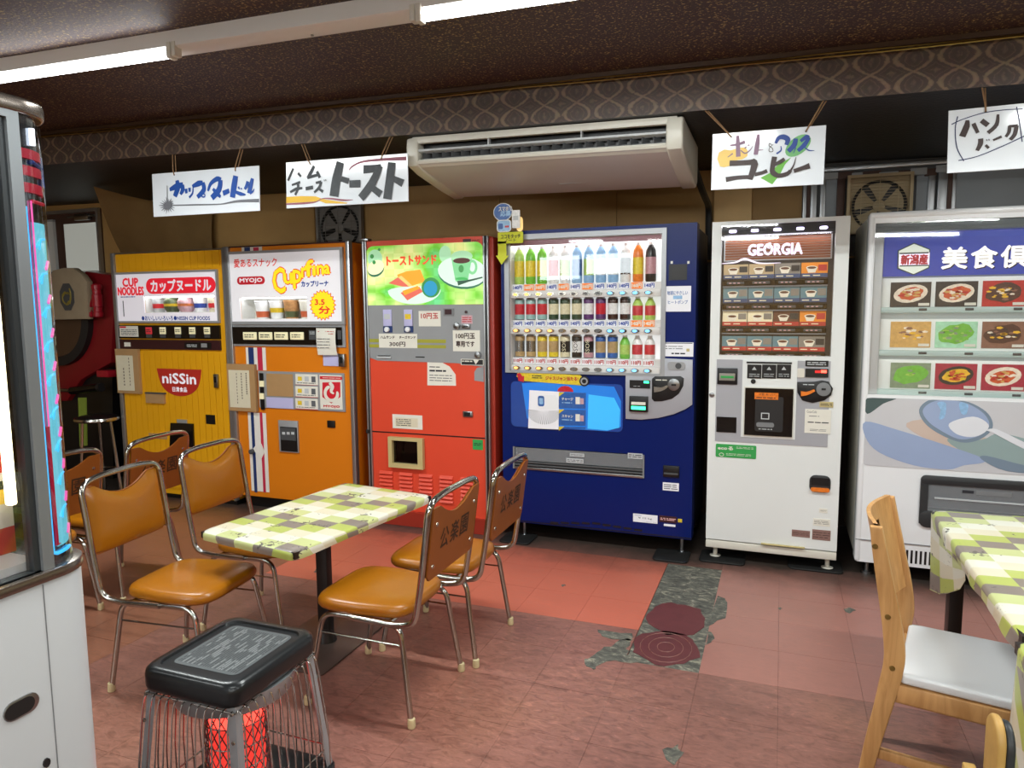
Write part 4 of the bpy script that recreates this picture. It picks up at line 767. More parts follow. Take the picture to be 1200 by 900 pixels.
# ---------------------------------------------------------------- blue drinks machine
def drinks_machine():
    X0 = on_y(588, 400, YF)[0]; X1 = on_y(815.5, 350, YF)[0]; ZT = 1.905; ZB = .105
    r = thing('drinks_machine', ((X0+X1)/2, YF, 0), 'wide royal blue drinks vending machine with three lit rows of cans and bottles', 'vending machine', 'modern vending machines')
    F = Face(r, YF)
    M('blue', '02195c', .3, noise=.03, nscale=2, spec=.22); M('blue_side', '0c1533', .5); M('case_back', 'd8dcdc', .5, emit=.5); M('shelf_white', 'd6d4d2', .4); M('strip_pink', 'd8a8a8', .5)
    hw = hole(F, 597, 281.5, 774, 438)
    hp = hole(F, 603, 523, 753.5, 558)
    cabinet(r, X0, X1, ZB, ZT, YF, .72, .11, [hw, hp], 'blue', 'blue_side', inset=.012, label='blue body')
    zk = F.w(603, 609)[1]
    mb = MB(); mb.box(X0-.001, X1+.001, YF-.0015, YF+.01, zk-.006, zk, 'black'); mb.build('door_gap', r)
    # slotted vent, an arc near the bottom
    for k in range(9):
        u = k/8; x = 645+u*98; y = 609.5+8.5*u+3.5*abs(u-.5)*2-2; F.p('vent_slot', x, y, x+9.5, y+3.2, 'black', 0, .002)
    feet(r, (X0+.12, X1-.06), (YF+.06, YF+.6), ZB)
    mb = MB(); plate(mb, hw[0]-.03, hw[1]+.025, hw[2]-.014, hw[3]+.03, [(hw[0], hw[1], hw[2], hw[3])], YF-.014, YF, 'silver_paint'); mb.build('case_frame', r, label='silver display frame')
    mb = MB(); mb.box(hw[0], hw[1], YF+.10, YF+.11, hw[2], hw[3], 'case_back'); mb.build('case_back', r); lining(r, hw, YF, .10, 'shelf_white')
    # curved transparent front of the display: bulges a little
    a0, a1, b0, b1 = hw
    mb = MB(); mb.grid(lambda u, v: (a0+(a1-a0)*u, YF-.010-.022*sin(pi*min(1, max(0, u)))**.5*0-.016*sin(pi*u), b0+(b1-b0)*v), 20, 2, 'glass_clear'); mb.build('display_window', r, angle=80)
    mb = MB(); mb.box(a0+.01, a1-.01, YF+.05, YF+.07, b1-.018, b1-.006, 'led_strip'); mb.build('strip_lamp', r, label='white strip lamp')
    M('valance', '8c6068', .5); mb = MB(); mb.box(a0, a1, YF+.006, YF+.012, b1-.035, b1, 'valance'); mb.build('valance', r)
    # shelves: z of the button bars
    bars = [F.w(600, y)[1] for y in (344.5, 386.5, 430)]
    M('btn_orange', 'f0a860', .3, emit=1.1); M('btn_blue', '68b0f0', .3, emit=1.3); M('btn_grey', '6c6a68', .3); M('can_top', 'a8aaac', .25, 1)
    for nm, hx in dict(dk_teal='90b4b0', dk_redisc='c02c38', dk_green='20402c', dk_cream='d8d0b0', dk_purple='5c3468', dk_red='c02030', dk_brown='3c2418', dk_yellow='d8c030', dk_lime='a8c860', dk_orange='e07828', dk_black='15161a', dk_white='e2e2de', dk_blue='2858a0', dk_pink='b88890', dk_tan='b09468', dk_sky='8cb4d8', dk_grn='70b838').items(): M(hx and nm, hx, .28, noise=.35, nscale=70)
    M('price_orange', 'e87818', .5, emit=.15); M('price_white', 'dcdce0', .5, emit=.1); M('price_pink', 'e08890', .5, emit=.1)
    n = 12; xL, xR = on_y(600.5, 360, YF+.03)[0], on_y(768.5, 360, YF+.03)[0]; pitch = (xR-xL)/n
    rows = [
     # (materials body, band, kind, description)
     [('dk_lime', 'dk_yellow', 'b', 'green and yellow tea bottle')]*1+[('dk_grn', 'dk_yellow', 'b', 'pale green tea bottle')]*2+[('dk_white', 'dk_redisc', 'b', 'milky white bottle with red figures')]+[('dk_white', 'dk_lime', 'b', 'milky bottle with pale green label')]+[('dk_sky', 'dk_blue', 'b', 'clear water bottle with blue label')]+[('dk_sky', 'dk_lime', 'b', 'clear bottle with green-white label')]*1+[('dk_sky', 'dk_white', 'b', 'sports drink bottle with white label')]*2+[('dk_white', 'dk_brown', 'b', 'white bottle with brown round badge')]+[('dk_orange', 'dk_yellow', 'b', 'orange juice bottle with red tag')]+[('dk_black', 'dk_pink', 'b', 'black bottle with pink label')],
     [('dk_teal', 'dk_redisc', 'c', 'silvery teal can with red disc')]*3+[('dk_green', 'dk_cream', 'c', 'dark green can with cream diagonal')]*3+[('dk_purple', 'dk_white', 'c', 'purple can with white badge')]+[('dk_purple', 'dk_red', 'c', 'purple can with red badge')]+[('dk_brown', 'dk_white', 'c', 'dark brown coffee can with white label')]*2+[('dk_lime', 'dk_redisc', 's', 'small yellow bottle with red label')]*2,
     [('dk_tan', 'can_top', 'c', 'tan and silver can')]*2+[('dk_yellow', 'dk_tan', 'c', 'yellow can')]*2+[('dk_cream', 'dk_black', 'c', 'cream coffee can with black letters')]+[('dk_black', 'dk_white', 'c', 'black coffee can with white letters')]+[('dk_pink', 'dk_black', 'c', 'pinkish coffee can with dark letters')]+[('dk_blue', 'dk_tan', 'c', 'blue can with tan diagonal')]*2+[('dk_grn', 'dk_lime', 's', 'small green tea bottle')]+[('dk_white', 'dk_redisc', 's', 'small white bottle with red cap')]*2]
    ordn = ('first', 'second', 'third', 'fourth', 'fifth', 'sixth', 'seventh', 'eighth', 'ninth', 'tenth', 'eleventh', 'last')
    tops = [F.w(600, y)[1] for y in (289, 349, 392)]
    protos = {}
    for ri in range(3):
        zb = bars[ri]; strip_t = zb+.062
        mb = MB(); mb.box(a0+.004, a1-.004, YF+.0, YF+.045, zb-.026, zb+.016, 'shelf_white', .004); sh = mb.build('shelf', r, label='white button bar')
        mb = MB(); mb.box(a0+.004, a1-.004, YF+.03, YF+.10, zb+.016, zb+.058, 'shelf_white'); F.part('price_rail', mb, sh)
        for i in range(n):
            cx = xL+pitch*(i+.5)
            m = 'btn_orange' if i < 4 else ('btn_grey' if i < 8 else 'btn_blue')
            if ri == 0 and i in (8,): m = 'btn_blue'
            mb = MB(); mb.prism([(cx+.024*cos(2*pi*k/14), zb-.004+.012*sin(2*pi*k/14)) for k in range(14)], YF-.006, YF, 'chrome'); mb.prism([(cx-.004+.014*cos(2*pi*k/12), zb-.004+.0085*sin(2*pi*k/12)) for k in range(12)], YF-.009, YF-.004, m); F.part('selection_button', mb, r)
            pm = ('price_orange' if (ri, i) in ((0, 1), (0, 2), (0, 4), (0, 6), (0, 10), (1, 10), (1, 11)) else 'price_white') if ri < 2 else 'price_white'
            mb = MB(); mb.box(cx-.031, cx+.031, YF+.026, YF+.03, zb+.02, zb+.056, pm); st = '110円' if ri == 2 else ('160円' if pm == 'price_orange' and ri == 0 else '140円')
            text(mb, st, cx-.027, zb+.026, cx+.027, zb+.05, 'paper' if pm == 'price_orange' else ('ink_red' if ri == 2 else 'ink_blue'), F.P, -.0255, .0012); F.part('price_tag', mb, r)
            a, b_, kd, desc = rows[ri][i]
            z0 = zb+.058; H = tops[ri]-z0-(0 if kd != 's' else .004); R_ = .031
            key = (a, b_, kd, ri)
            cz = (cx, YF+.062, z0)
            if key not in protos:
                mm = MB()
                if kd == 'c': mm.lathe([(R_*.8, 0), (R_, .006), (R_, H*.25), (R_, H*.72), (R_, H-.012), (R_*.82, H-.004), (R_*.78, H)], (0, 0, 0), ['can_top', a, b_, a, 'can_top', 'can_top'], 16)
                else:
                    kh = .8 if kd == 'b' else .72
                    mm.lathe([(R_*.85, 0), (R_, .008), (R_, H*.2), (R_, H*.62), (R_*.9, H*kh), (R_*.42, H*.93), (R_*.45, H*.935), (R_*.45, H)], (0, 0, 0), [a, a, b_, a, a, 'dk_white', 'dk_white'], 16)
                if 'letters' in desc: text(mm, 'BOSS', -.0, 0, 1, 1, 'dk_cream' if b_ == 'dk_black' else 'dk_black', lambda u, v, d: (-.012+.024*v, -R_-.0006, H*(.78-.6*u)), 0)
                if 'diagonal' in desc: ribbon(mm, [(-.02, H*.2), (.02, H*.8)], .016, b_, lambda p, q, d: (p, -sqrt(max(0, R_*R_-p*p))-.0008, q), 0, 1)
                o = mm.build('drink_can' if kd == 'c' else 'drink_bottle', off=(0, 0, 0)); protos[key] = o
            else: o = protos[key].copy(); COL.objects.link(o)
            o.location = cz
            tag(o, desc+', '+ordn[i]+' on the '+('top', 'middle', 'bottom')[ri]+' shelf of the blue machine', 'can' if kd == 'c' else 'bottle', 'drinks on the %s shelf' % ('top', 'middle', 'bottom')[ri])
    # right column
    F.p('screen', 784, 310, 805, 328, 'dark', 0, .004)
    for x in (786, 805.5): F.p('screw', x, 306, x+2.5, 309, 'paper', 0, .003)
    mb = MB(); F.box(mb, 779.5, 335.5, 809.5, 365, 'price_white', 0, .002); F.t(mb, '地球にやさしい', 782, 341, 806, 345.5, 'dk_blue', .0025, .0004); F.box(mb, 789, 346.5, 799.5, 350.5, 'dk_sky', .002, .0025); F.t(mb, 'ヒートポンプ', 783, 352, 806, 356, 'dk_blue', .0025, .0004); mb.build('sticker', r, label='square pale sticker with blue lettering')
    mb = MB(); F.box(mb, 777, 401, 812.5, 418, 'price_white', 0, .003); F.box(mb, 777.5, 401.5, 811.5, 402.8, 'ink_grey', .003, .0033); F.lines(mb, 780, 404.5, 800, 410, 'ink_grey', 2, .0035, .3); F.lines(mb, 787, 413, 803, 415.5, 'ink', 1, .0035, .7); F.box(mb, 804.5, 408.5, 808, 412, 'amber_frame', .003, .0035); mb.build('sticker', r, label='white notice plate')
    # silver coin panel
    M('silver_panel', 'a9abb2', .35, .2); P0 = [F.w(x, y) for x, y in ((775.5, 419.5), (812, 421.5), (811.5, 474), (803, 479.5), (790, 485), (772, 489.5), (752, 491.5), (733.5, 490.5), (733.5, 439), (775.5, 439))]
    mb = MB(); mb.prism(P0, YF-.012, YF, 'silver_panel', bev=.002); cp = mb.build('coin_panel', r, label='silver coin panel')
    mb = MB(); F.box(mb, 782.5, 423.5, 803.5, 433.5, 'silver_paint', .012, .018, r=.02); c = F.w(795.5, 428.5); mb.lathe([(.017, -.018), (.017, -.022), (0, -.022)], (c[0], YF, c[1]), 'grey_dark', 14, 'y'); F.part('key_lock', mb, cp)
    mb = MB(); F.box(mb, 738.5, 445, 762.3, 455, 'black', .012, .016); F.box(mb, 755, 446.3, 761, 448.8, 'green_led', .016, .0165); F.lines(mb, 743, 451.5, 752, 452.8, 'grey_light', 1, .0165); F.part('price_display', mb, cp)
    mb = MB(); F.box(mb, 738.5, 463.3, 760, 482.3, 'black', .012, .03, bev=.003); F.box(mb, 741, 470, 757.5, 474, 'paper', .03, .031); F.box(mb, 741, 475, 757.5, 479.5, 'green_led', .03, .031); F.part('bill_slot', mb, cp)
    mb = MB(); mb.prism([F.w(x, y) for x, y in ((764.5, 443.5), (768, 440.8), (798, 440.5), (801.8, 443), (801, 452), (796, 461), (788, 467), (776, 470), (767, 470), (764.3, 467))], YF-.016, YF-.012, 'black', bev=.002)
    c = F.w(790, 450.5); mb.lathe([(.034, -.016), (.034, -.022), (.028, -.024), (0, -.024)], (c[0], YF, c[1]), 'steel', 18, 'y'); F.box(mb, 787.5, 449.5, 793, 451.8, 'black', .024, .026)
    ribbon(mb, [F.w(767, 456), F.w(776, 455.5), F.w(783, 452)], [.035, .02, .012], 'chrome', F.P, .02); F.lines(mb, 769, 444, 782, 446, 'paper', 1, .0165, .7); F.part('coin_slot', mb, cp)
    # yellow banner (lettering only) and lower lit panel
    M('lower_blue', '1f6fc8', .25, emit=.25); M('lower_cyan', '38a4e0', .25, emit=.3); M('lower_dark', '1c3f8c', .25, emit=.08)
    a = F.w(599, 446.5); b_ = F.w(730, 506.5); mb = MB(); mb.prism(rrect(a[0], a[1], b_[0], b_[1], .03), YF-.006, YF, 'lower_dark')
    mb.prism([F.w(x, y) for x, y in ((612, 449), (640, 447.5), (720, 453), (728, 470), (728, 500), (712, 505), (640, 500), (618, 490))], YF-.0068, YF-.006, 'lower_blue')
    mb.prism([F.w(x, y) for x, y in ((690, 462), (720, 466), (727, 480), (726, 501), (712, 504), (689, 502))], YF-.0074, YF-.006, 'lower_cyan'); lp = mb.build('advert_panel', r, label='lit blue advert panel')
    mb = MB(); mb.prism([F.w(x, y) for x, y in ((621, 457), (656, 459), (655, 503), (619.5, 501.5))], YF-.009, YF-.007, 'price_white')
    c = F.w(637.5, 481)
    for k in range(26):
        q = radians(180+180*k/25); mb.add([(c[0]+.03*cos(q), YF-.0093, c[1]+.0*sin(q)), (c[0]+.11*cos(q-.02)*1, YF-.0093, c[1]+.085*sin(q-.02)), (c[0]+.11*cos(q+.02), YF-.0093, c[1]+.085*sin(q+.02))], [(0, 1, 2)], 'ink_grey')
    F.box(mb, 629.5, 462.5, 654, 479.5, 'white_gloss', .009, .0105, r=.02); F.box(mb, 631, 463.5, 638.5, 476, 'dk_blue', .0105, .011, r=.012); F.box(mb, 632.5, 466, 637, 473.5, 'dk_sky', .011, .0115, r=.006); F.part('poster', mb, lp, 'white ray-burst poster')
    for k, st in enumerate(('チャージ', 'スキャン', '応募')):
        y0 = 459.5+k*20; y1 = min(y0+18.5, 501.5); mb = MB(); mb.prism([F.w(655.5, y0), F.w(687, y0+.8), F.w(686.5, y1+.8), F.w(655, y1)], YF-.009, YF-.007, 'dk_blue')
        mb.prism([F.w(655.5, y0), F.w(662, y0), F.w(655.5, y0+5)], YF-.0095, YF-.009, 'dk_yellow')
        
        if k == 2: F.part('poster_card', mb, lp); continue
        F.t(mb, st, 659, y0+6, 672, y0+10, 'paper', .0097, .0006); F.lines(mb, 659, y0+11, 671, y0+13.5, 'dk_sky', 1, .0097, .6); F.box(mb, 675, y0+5.5, 680, y0+14, 'paper', .009, .0097); F.box(mb, 680.5, y0+7, 684.5, y0+14, 'pink_food', .009, .0096); F.part('poster_card', mb, lp)
    mb = MB(); mb.prism([F.w(x, y) for x, y in ((607, 437), (612, 435.5), (680, 439.5), (684, 443), (688, 450.5), (682, 451.5), (612, 446), (606, 441))], YF-.010, YF-.002, 'dk_yellow'); F.t(mb, 'ジャスジャン当たる!', 640, 440.5, 678, 446.2, 'ink_red', .0112, .001); F.lines(mb, 624, 439, 636, 444, 'ink', 2, .0112)
    mb.prism([F.w(x, y) for x, y in ((606.5, 438), (610, 436.8), (613, 441), (615, 440), (614.5, 447.5), (608.5, 446))], YF-.012, YF-.010, 'dk_red'); F.part('banner', mb, r, 'long yellow promotional banner')
    mb = MB(); c = F.w(685.3, 446.5); mb.lathe([(.03, -.010), (.03, -.014), (.022, -.0145), (0, -.0145)], (c[0], YF, c[1]), ['black', 'black', 'silver_paint'], 18, 'y'); mb.lathe([(.013, -.0145), (.013, -.0165), (0, -.0165)], (c[0], YF, c[1]), 'black', 14, 'y'); mb.build('badge', r, label='round black badge')
    c = F.w(663, 456.5); mb = MB(); mb.prism([(c[0]+.05*cos(q), c[1]-.012+.035*sin(q)) for q in [pi*k/10 for k in range(11)]], YF-.009, YF-.0068, 'dk_red'); F.part('badge', mb, lp, 'red half disc')
    # pickup opening
    mb = MB(); a0, a1, b0, b1 = hp; mb.box(a0, a1, YF+.10, YF+.11, b0, b1, 'grey_mid'); mb.box(a0, a1, YF+.02, YF+.11, b0, b0+.01, 'dark'); mb.build('pickup_bin', r)
    mb = MB(); mb.box(a0+.004, a1-.004, YF-.004, YF+.002, b0+.045, b1-.004, 'smoke'); fl = mb.build('pickup_flap', r, label='clear smoky flap')
    for z in (b0+.01, b0+.028): mb = MB(); mb.box(a0, a1, YF-.008, YF+.01, z, z+.012, 'grey_dark', .003); mb.build('pickup_rib', r)
    mb = MB(); mb.box(a0, a1, YF-.01, YF+.005, b0-.012, b0+.004, 'steel', .003); mb.box(a0-.008, a0+.002, YF-.01, YF+.01, b0-.01, b1, 'grey_mid'); mb.box(a1-.002, a1+.008, YF-.01, YF+.01, b0-.01, b1, 'grey_mid'); mb.build('pickup_frame', r)
    for (x0, y0, x1, y1) in ((668, 530.5, 685, 535.5), (664, 536.5, 684, 543), (736, 530.5, 753, 538)):
        mb = MB(); F.box(mb, x0, y0, x1, y1, 'grey_light', .004, .0055); F.lines(mb, x0+1, y0+1, x1-1, y1-1, 'ink', 2, .006); F.part('instruction_label', mb, fl)
    mb = MB(); F.box(mb, 777.5, 544.8, 796, 559.5, 'black', 0, .012, bev=.003); F.box(mb, 778.5, 553, 795, 556.5, 'grey_dark', .012, .018, bev=.002); mb.build('coin_return', r)
    mb = MB(); F.box(mb, 776.8, 565, 795.5, 575.8, 'price_white', 0, .002); F.lines(mb, 778, 566.5, 794, 574.5, 'ink_grey', 3, .0025); mb.build('sticker', r, label='small white sticker under the coin return')
    mb = MB(); F.box(mb, 742, 601.5, 770.5, 613.8, 'price_white', 0, .002); F.lines(mb, 744, 603, 752, 604.5, 'ink_blue', 1, .0025); F.t(mb, '¥ 15 kg', 748, 605.5, 764, 609.5, 'ink', .0025); F.lines(mb, 757, 611, 769, 612.5, 'ink_grey', 1, .0025); mb.build('sticker', r, label='wide white data sticker at the bottom')
    mb = MB(); F.box(mb, 772.5, 603.8, 793, 613.3, 'maroon', 0, .002); F.lines(mb, 774, 606, 792, 611, 'strip_pink', 2, .0025, .6); F.box(mb, 778, 613.6, 791.5, 617.5, 'price_white', 0, .002); F.box(mb, 794.5, 607.8, 799.3, 612.3, 'dk_yellow', 0, .002); mb.build('sticker', r, label='maroon rating plate')
    # pop sign clipped on the top left corner
    mb = MB(); c = F.w(592.5, 249.5); P0 = []
    for k in range(22): q = radians(-60+300*k/21); P0.append((c[0]+.062*cos(q), c[1]+.052*sin(q)))
    P0.append((c[0]-.005, c[1]-.085)); mb.prism(P0, YF-.045, YF-.041, 'dk_white'); mb.prism([(c[0]+(x-c[0])*.92, c[1]+(z-c[1])*.92) for x, z in P0], YF-.0465, YF-.045, 'dk_blue')
    F2 = Face(r, YF-.0468); F2.t(mb, 'スマホで', 584.5, 242.5, 600, 246.7, 'paper', .0005, .001); F2.t(mb, '応募', 586.5, 247.3, 598.5, 253, 'dk_sky', .0005, .0015)
    F2.box(mb, 582, 258, 599, 271.5, 'dk_white', -.006, 0, r=.02); F2.box(mb, 583, 259, 598, 270.5, 'dk_sky', 0, .0005, r=.018); F2.box(mb, 584, 262, 589.5, 268.5, 'dk_blue', .0005, .001, r=.008); F2.box(mb, 591.5, 264.5, 596.5, 266.5, 'dk_redisc', .0005, .001)
    F2.box(mb, 600, 246.5, 609.5, 267, 'dk_white', -.004, .003, r=.006); F2.box(mb, 601.5, 253, 607.5, 258, 'grey_light', .003, .0035); F2.box(mb, 605, 254, 612.5, 271, 'pic_crumb', -.008, -.004, r=.02)
    pop = mb.build('promotion_sign', r, label='blue speech bubble promotion sign')
    mb = MB(); F2.box(mb, 583.3, 272.5, 613, 284.5, 'dk_lime2', -.004, 0, r=.008); mb.prism([F2.w(x, y) for x, y in ((583.5, 283), (593, 283), (593.3, 299.5), (596, 299.5), (587.5, 310), (581, 299.5), (583.5, 299.5))], YF-.0468, YF-.0428, 'dk_lime2')
    F2.t(mb, 'ココをタッチ', 587, 275, 610, 279, 'ink', .0005, .0008); F2.t(mb, 'ノート', 591.5, 280, 604.5, 283, 'ink', .0005, .0005)
    M('dk_lime2', 'c4c818', .5); F.part('arrow_tag', mb, pop, 'yellow arrow tag'); 
drinks_machine()

# ---------------------------------------------------------------- white coffee machine
def coffee_machine():
    X0 = on_y(828.5, 560, YF)[0]; X1 = on_y(984, 560, YF)[0]; ZT = 1.90; ZB = .075
    r = thing('coffee_machine', ((X0+X1)/2, YF, 0), 'tall narrow white cup coffee vending machine with brown slatted header', 'vending machine', 'modern vending machines')
    F = Face(r, YF)
    hw = hole(F, 846, 264.5, 973.5, 418)
    cabinet(r, X0, X1, ZB+.05, ZT, YF, .70, .07, [hw], 'white_paint', 'white_paint', label='white body')
    mb = MB(); mb.box(X0, X1, YF-.002, YF+.05, ZB, ZB+.043, 'offwhite', .004); mb.build('kick_plate', r)
    a, b_ = F.w(892, 634.5), F.w(943, 641); mb = MB(); mb.box(a[0], b_[0], YF-.02, YF, b_[1]+.0, a[1]-.01, 'amber_frame'); mb.build('kick_handle', r)
    feet(r, (X0+.05, X1-.04), (YF+.06, YF+.6), ZB, .024, 'offwhite')
    a0, a1, b0, b1 = hw
    M('disp_dark', '2a2624', .5); mb = MB(); mb.box(a0, a1, YF+.055, YF+.07, b0, b1, 'disp_dark'); mb.build('display_back', r)
    mb = MB(); mb.box(a0, a1, YF+.004, YF+.008, b0, b1, 'glass_clear'); mb.build('display_glass', r)
    M('led_violet', 'd8ccff', .3, emit=4); M('slat_brown', '7c4628', .45, noise=.15, nscale=20, emit=.12); M('title_white', 'e8dcf0', .3, emit=.5)
    z_led = F.w(858, 271)[1]
    mb = MB(); mb.box(a0, a1, YF+.02, YF+.056, z_led-.03, b1, 'dark'); lb = mb.build('lamp_bar', r)
    for k in range(5):
        cx = a0+(a1-a0)*(.10+.2*k); mb = MB(); mb.prism(rrect(cx-.019, z_led-.007, cx+.019, z_led+.007, .007), YF+.012, YF+.02, 'led_violet'); F.part('led_lamp', mb, lb)
    la = bpy.data.lights.new('case_light', 'AREA'); la.shape = 'RECTANGLE'; la.size = a1-a0-.04; la.size_y = .015; la.energy = .5; la.color = (.9, .87, 1); lo = bpy.data.objects.new('case_light', la); COL.objects.link(lo); lo.parent = r; lo.location = ((a0+a1)/2-r.location.x, .012, z_led-.025); lo.rotation_euler = (radians(35), 0, 0)
    zt = F.w(846, 277)[1]; zb_ = F.w(846, 306)[1]
    mb = MB(); mb.box(a0+.01, a1-.01, YF+.048, YF+.055, zb_, zt, 'alu'); hd = mb.build('header_panel', r, label='header panel')
    for k in range(9):
        h = (zt-zb_-.01)/9; z = zt-.005-h*(k+1); mb = MB(); mb.box(a0+.018, a1-.018, YF+.042, YF+.048, z+.0015, z+h-.0015, 'slat_brown'); F.part('slat', mb, hd)
    Fb = Face(r, YF+.042); mb = MB(); Fb.t(mb, 'GEORGIA', 877, 287, 940, 297.5, 'title_white', .004, bold=.0035); F.part('lettering', mb, hd, 'glowing white lettering')
    mb = MB(); ribbon(mb, [Fb.w(846, 309), Fb.w(862, 307.5), Fb.w(873, 303.5), Fb.w(890, 308.5), Fb.w(915, 308)], [.004, .008, .012, .008, .002], 'title_white', Fb.P, .004); ribbon(mb, [Fb.w(898, 286.5), Fb.w(903, 285), Fb.w(899, 289), Fb.w(902, 291)], .006, 'title_white', Fb.P, .0048); F.part('lettering', mb, hd)
    # menu cards
    for nm, hx in dict(mc_beige='b8a078', mc_black='2a2826', mc_cup='e4dcc8', mc_coffee='5c3420', mc_teal='5c8088', mc_orange='e08828', mc_red='b03028', mc_cream='e8dcb8', mc_blue='34486c', mc_grey='807a70').items(): M(nm, hx, .4, emit=.12, noise=.12, nscale=40)
    rows = [(310, 327, 'mc_blue'), (337, 355, 'mc_blue'), (365, 382, 'mc_red'), (394, 411, 'mc_red')]
    kinds = [['mc_beige', 'mc_beige', 'mc_grey', 'mc_orange'], ['mc_teal']*4, ['mc_cream', 'mc_cream', 'mc_coffee', 'mc_orange'], ['mc_teal', 'mc_teal', 'mc_teal', 'mc_grey']]
    xa, xb = F.w(844.8, 330)[0]+.008, F.w(972, 330)[0]-.006
    for ri, (y0, y1, ft) in enumerate(rows):
        z1 = F.w(844.8, y0)[1]; z0 = F.w(844.8, y1)[1]; P = (xb-xa)/4
        for k in range(4):
            x = xa+P*k; mb = MB(); Y = YF+.045; km = kinds[ri][k]
            mb.box(x+.002, x+P-.002, Y, Y+.01, z0, z1, km)
            mb.box(x+.002, x+P-.002, Y-.001, Y, z0, z0+.022, ft)
            cx, cz = x+P*.40, (z0+z1)/2+.012
            mb.prism([(cx+.028*cos(q), cz+.010*sin(q)) for q in [2*pi*t/16 for t in range(16)]], Y-.002, Y, 'mc_cup'); mb.prism([(cx+.022*cos(q), cz+.0065*sin(q)) for q in [2*pi*t/14 for t in range(14)]], Y-.0028, Y-.002, 'mc_coffee')
            mb.prism([(cx-.027, cz), (cx+.027, cz), (cx+.017, cz-.026), (cx-.017, cz-.026)], Y-.0015, Y, 'mc_cup')
            rm = 'mc_red' if km == 'mc_orange' else ('mc_black' if km in ('mc_beige', 'mc_grey', 'mc_coffee') else 'mc_grey')
            mb.box(x+P*.64, x+P-.006, Y-.002, Y, z0+.035, z1-.012, rm)
            for q in range(2): mb.box(x+.01+.05*q, x+.045+.05*q, Y-.0015, Y-.001, z0+.008, z0+.013, 'mc_cream')
            mb.build('menu_card', r)
        zb2 = z0-.009; mb = MB(); mb.box(xa, xb, YF+.03, YF+.055, zb2-.026, zb2, 'black_gloss'); sb = mb.build('button_strip', r)
        for k in range(4):
            x = xa+P*k; mb = MB(); mb.box(x+.022, x+P-.02, YF+.024, YF+.03, zb2-.021, zb2-.007, 'grey_dark', .002)
            for q in range(3): mb.box(x+.034+.022*q, x+.046+.022*q, YF+.0235, YF+.024, zb2-.017, zb2-.012, 'strip_pink')
            F.part('selection_button', mb, sb)
        mb = MB(); mb.box(xa, xb, YF+.028, YF+.055, zb2-.037, zb2-.03, 'grey_mid'); mb.build('shelf_edge', r)
    M('btn_red', 'a01818', .4, emit=1.2)
    # lower grey panel
    F.p('control_panel', 840, 421, 969.5, 524, 'silver_panel', 0, .003, label='grey control panel')
    F.p('control_panel', 870.5, 421.5, 931.5, 515, 'white_paint', .003, .007, label='white centre panel')
    for k in range(3):
        x = 876+k*17.3; mb = MB(); F.box(mb, x, 427, x+16, 443.5, 'black', .007, .011)
        c = F.w(x+8, 432); mb.prism([(c[0]-.012, c[1]-.006), (c[0]+.012, c[1]-.006), (c[0], c[1]+.012)], YF-.0115, YF-.011, 'grey_light'); F.lines(mb, x+2, 437, x+14, 442, 'grey_light', 2, .0115, .3); mb.build('strength_button', r)
    F.p('button_header', 875, 423.5, 928, 426.5, 'dark', .007, .011)
    c = F.w(882.8, 446.8); mb = MB(); mb.lathe([(.013, -.007), (.013, -.012), (0, -.012)], (c[0], YF, c[1]), 'black', 14, 'y'); mb.build('sensor', r)
    mb = MB(); F.box(mb, 872.3, 452.8, 929, 513, 'offwhite', .007, .012); F.box(mb, 873.5, 454, 928, 511.8, 'black_gloss', .012, .016); F.box(mb, 885.5, 464, 917, 506, 'dark', .016, .019, r=.01); dr = mb.build('cup_door', r, label='black cup door')
    mb = MB(); F.box(mb, 884.5, 459.3, 912, 468, 'dk_orange', .019, .0205); F.t(mb, '注意 あつい', 889, 460.3, 908, 463.2, 'ink', .021); F.lines(mb, 886.5, 464.5, 910, 466.8, 'ink', 1, .021, .7); F.part('instruction_label', mb, dr, 'orange warning label')
    mb = MB(); a = hole(F, 892, 483, 901.5, 491); plate(mb, a[0], a[1], a[2], a[3], [(a[0]+.005, a[1]-.005, a[2]+.005, a[3]-.005)], YF-.0205, YF-.019, 'grey_light'); F.box(mb, 886.5, 494, 907, 500.5, 'grey_mid', .019, .0205, r=.01); F.lines(mb, 889, 501, 905, 503.5, 'grey_light', 1, .0205, .6); F.part('instruction_label', mb, dr)
    F.p('indicator', 934.5, 431.5, 942.5, 442.3, 'offwhite', .003, .008, r=.006)
    mb = MB(); F.box(mb, 841, 431, 864, 450.5, 'black', .003, .012, bev=.002); F.box(mb, 843, 437, 861.5, 446, 'mc_grey', .012, .016, bev=.002); F.box(mb, 845, 440, 860, 443, 'sticker_green', .016, .017); mb.build('bill_slot', r)
    F.p('blank_panel', 840, 488, 862.8, 507, 'black_gloss', .003, .008)
    mb = MB(); F.box(mb, 944, 422.3, 970.5, 429.7, 'black', .003, .007); F.lines(mb, 946, 423.5, 968, 428.5, 'grey_light', 2, .0075); mb.build('button_header', r)
    mb = MB(); F.box(mb, 944, 431.7, 970.5, 442.3, 'black', .003, .010); F.box(mb, 962, 433.5, 968.5, 436.8, 'red_led', .010, .0105); F.box(mb, 955, 433.8, 961, 437, 'btn_red', .010, .0105); mb.build('price_display', r)
    mb = MB(); mb.prism([F.w(x, y) for x, y in ((934, 447.5), (955, 447), (963, 445.5), (971, 447), (976, 455), (974, 463), (966, 469), (952, 472), (940, 469), (934.5, 460))], YF-.010, YF-.003, 'black', bev=.002)
